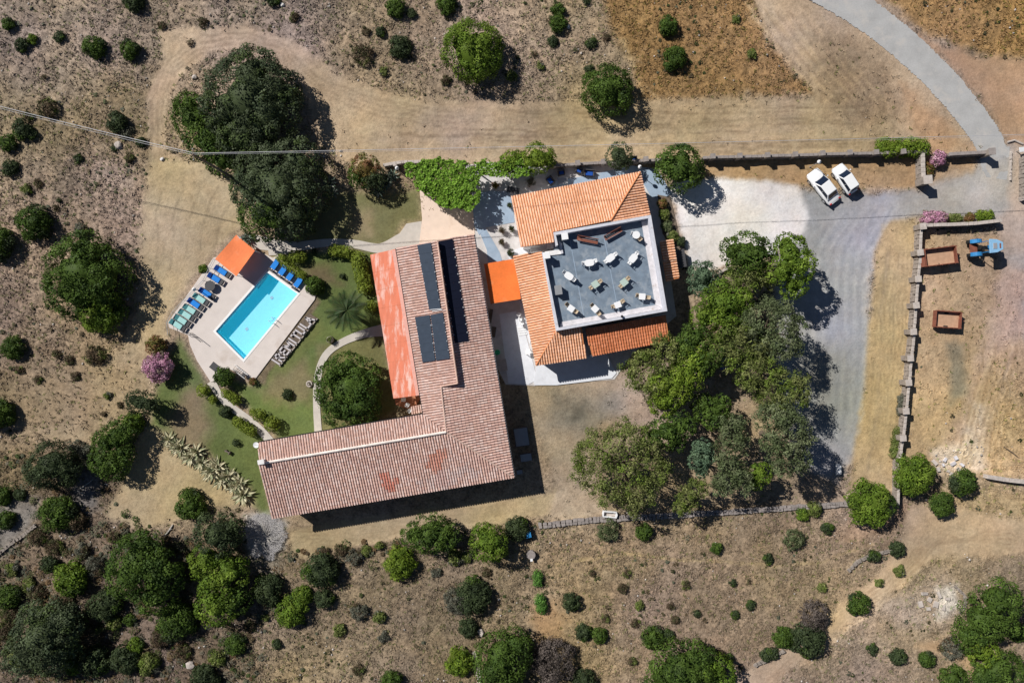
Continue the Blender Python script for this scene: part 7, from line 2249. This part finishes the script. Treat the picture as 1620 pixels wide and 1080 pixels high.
for s_ in (-1, 1):
    fn = MB()
    pts = [(-1.0 + .60 * math.cos(a), .85 + .62 * math.sin(a)) for a in np.linspace(.2, math.pi - .2, 9)]
    for (x0, z0), (x1, z1) in zip(pts[:-1], pts[1:]):
        fn.add([(x0, s_ * .48, z0), (x1, s_ * .48, z1), (x1, s_ * .88, z1), (x0, s_ * .88, z0), (x0, s_ * .48, z0 + .04), (x1, s_ * .48, z1 + .04), (x1, s_ * .88, z1 + .04), (x0, s_ * .88, z0 + .04)],
               [(0, 1, 2, 3), (7, 6, 5, 4), (0, 4, 5, 1), (3, 2, 6, 7)])
    fn.build("fender", TRACTORBLUE, tr)
    for nm, x, r_, w_ in (("rear_wheel", -1.0, .62, .34), ("front_wheel", 1.25, .36, .22)):
        w = thing(nm, None, None, (x, s_ * (.70 if r_ > .5 else .55), r_)); w.parent = tr
        tm = MB().tube([(0, -w_ / 2, 0), (0, -w_ / 2 + .05, 0), (0, w_ / 2 - .05, 0), (0, w_ / 2, 0)], [r_ * .9, r_, r_, r_ * .9], 20)
        for k in range(14 if r_ > .5 else 0):
            a = k / 14 * 6.283
            tm.box(math.cos(a) * r_ * 1.0, 0, math.sin(a) * r_ * 1.0, .06, w_, .09, 0, -a)
        tm.build("tyre", RUBBER, w); MB().tube([(0, -w_ / 2 - .01, 0), (0, w_ / 2 + .01, 0)], r_ * .5, 12).build("rim", TRACTORLIGHT, w)
MB().tube([(.95, .18, 1.2), (.95, .18, 1.95)], .04, 8).build("exhaust", RUST, tr)
MB().tube([(.12, 0, 1.2), (-.15, 0, 1.45)], .02, 6).build("steering_column", DARKM, tr)
for s_ in (-1, 1): MB().tube([(1.64, s_ * .22, .98), (1.70, s_ * .22, .98)], .09, 10).build("headlight", LIGHTG, tr)

def trailer(quad, h0, h1, label, extra=0):
    P = [Vector(U(*p, h1)) for p in quad]          # TL TR BR BL
    c = sum(P, Vector()) / 4
    ux_, uy_ = (P[1] - P[0] + P[2] - P[3]) / 2, (P[3] - P[0] + P[2] - P[1]) / 2
    L_, Wd = ux_.length, uy_.length
    t = thing("farm_trailer", label, "trailer", (c.x, c.y, 0), math.atan2(ux_.y, ux_.x), group="rusty farm trailers in the paddock")
    MB().box(0, 0, h0, L_, Wd, .06).build("floor", RUSTBED, t)
    th = .09
    MB().box(0, Wd / 2 - th / 2, (h0 + h1) / 2, L_, th, h1 - h0).build("side_board", RUST, t)
    MB().box(0, -Wd / 2 + th / 2, (h0 + h1) / 2, L_, th, h1 - h0).build("side_board", RUST, t)
    MB().box(-L_ / 2 + th / 2, 0, (h0 + h1) / 2, th, Wd - 2 * th, h1 - h0, 0, -.0).build("end_board", RUST, t)
    MB().box(L_ / 2 - th / 2 - .02, 0, (h0 + h1) / 2 - .02, th, Wd - 2 * th, h1 - h0, 0, -.12).build("end_board", RUST, t)
    if extra:
        MB().box(-L_ / 2 - .30, 0, h1 - .1, .5, Wd * .98, .06, 0, -.25).build("tail_board", RUST, t)
    for k in range(5):
        for s_ in (-1, 1): MB().box(-L_ / 2 + L_ * (k + .5) / 5, s_ * (Wd / 2 + .03), (h0 + h1) / 2, .06, .05, h1 - h0).build("rib", RUST, t)
    for s_ in (-1, 1):
        w = thing("wheel", None, None, (0, s_ * (Wd / 2 - .16), .33)); w.parent = t
        MB().tube([(0, -.11, 0), (0, .11, 0)], .33, 16).build("tyre", RUBBER, w); MB().tube([(0, -.12, 0), (0, .12, 0)], .17, 10).build("rim", RUST, w)
    MB().box(0, 0, .34, .1, Wd - .3, .1).build("axle", DARKM, t)
    MB().tube([(L_ / 2, -.25, h0 - .08), (L_ / 2 + .75, 0, h0 - .2)], .04, 6).build("drawbar", RUST, t); MB().tube([(L_ / 2, .25, h0 - .08), (L_ / 2 + .75, 0, h0 - .2)], .04, 6).build("drawbar", RUST, t)
trailer([(1463, 394), (1514, 388), (1517, 415.5), (1465, 422)], 0.62, 1.3, "larger rusty farm trailer with a sandy bed, upper part of the paddock", 1)
trailer([(1482, 490.5), (1524, 493.5), (1521, 520), (1479, 517)], 0.5, 1.1, "smaller dark rusty farm trailer in the middle of the paddock")

# ------------------------------------------------------------------ odds and ends at the right edge
pa = thing("sign_board", "small white board at the roadside near the right edge", "sign", (*U2(1608, 240), 0), .15)
MB().box(0, 0, .9, .75, .55, .05, 0, .2).build("board", WHITEP, pa); MB().box(0, 0, .45, .07, .07, .9).build("post", STEEL, pa)
pipe = MB().tube([U(1594, 225, .1), U(1605, 222, .12), U(1618, 228, .1)], .12, 8).build("drain_pipe", PALEST); tag(pipe, "pale concrete pipe at the roadside above the white board", "pipe")
stone_wall("kerb stones on the right side of the road fork", [(1598, 240), (1597, 262), (1597, 286)], .15, .16, PALEST, rough=.2)
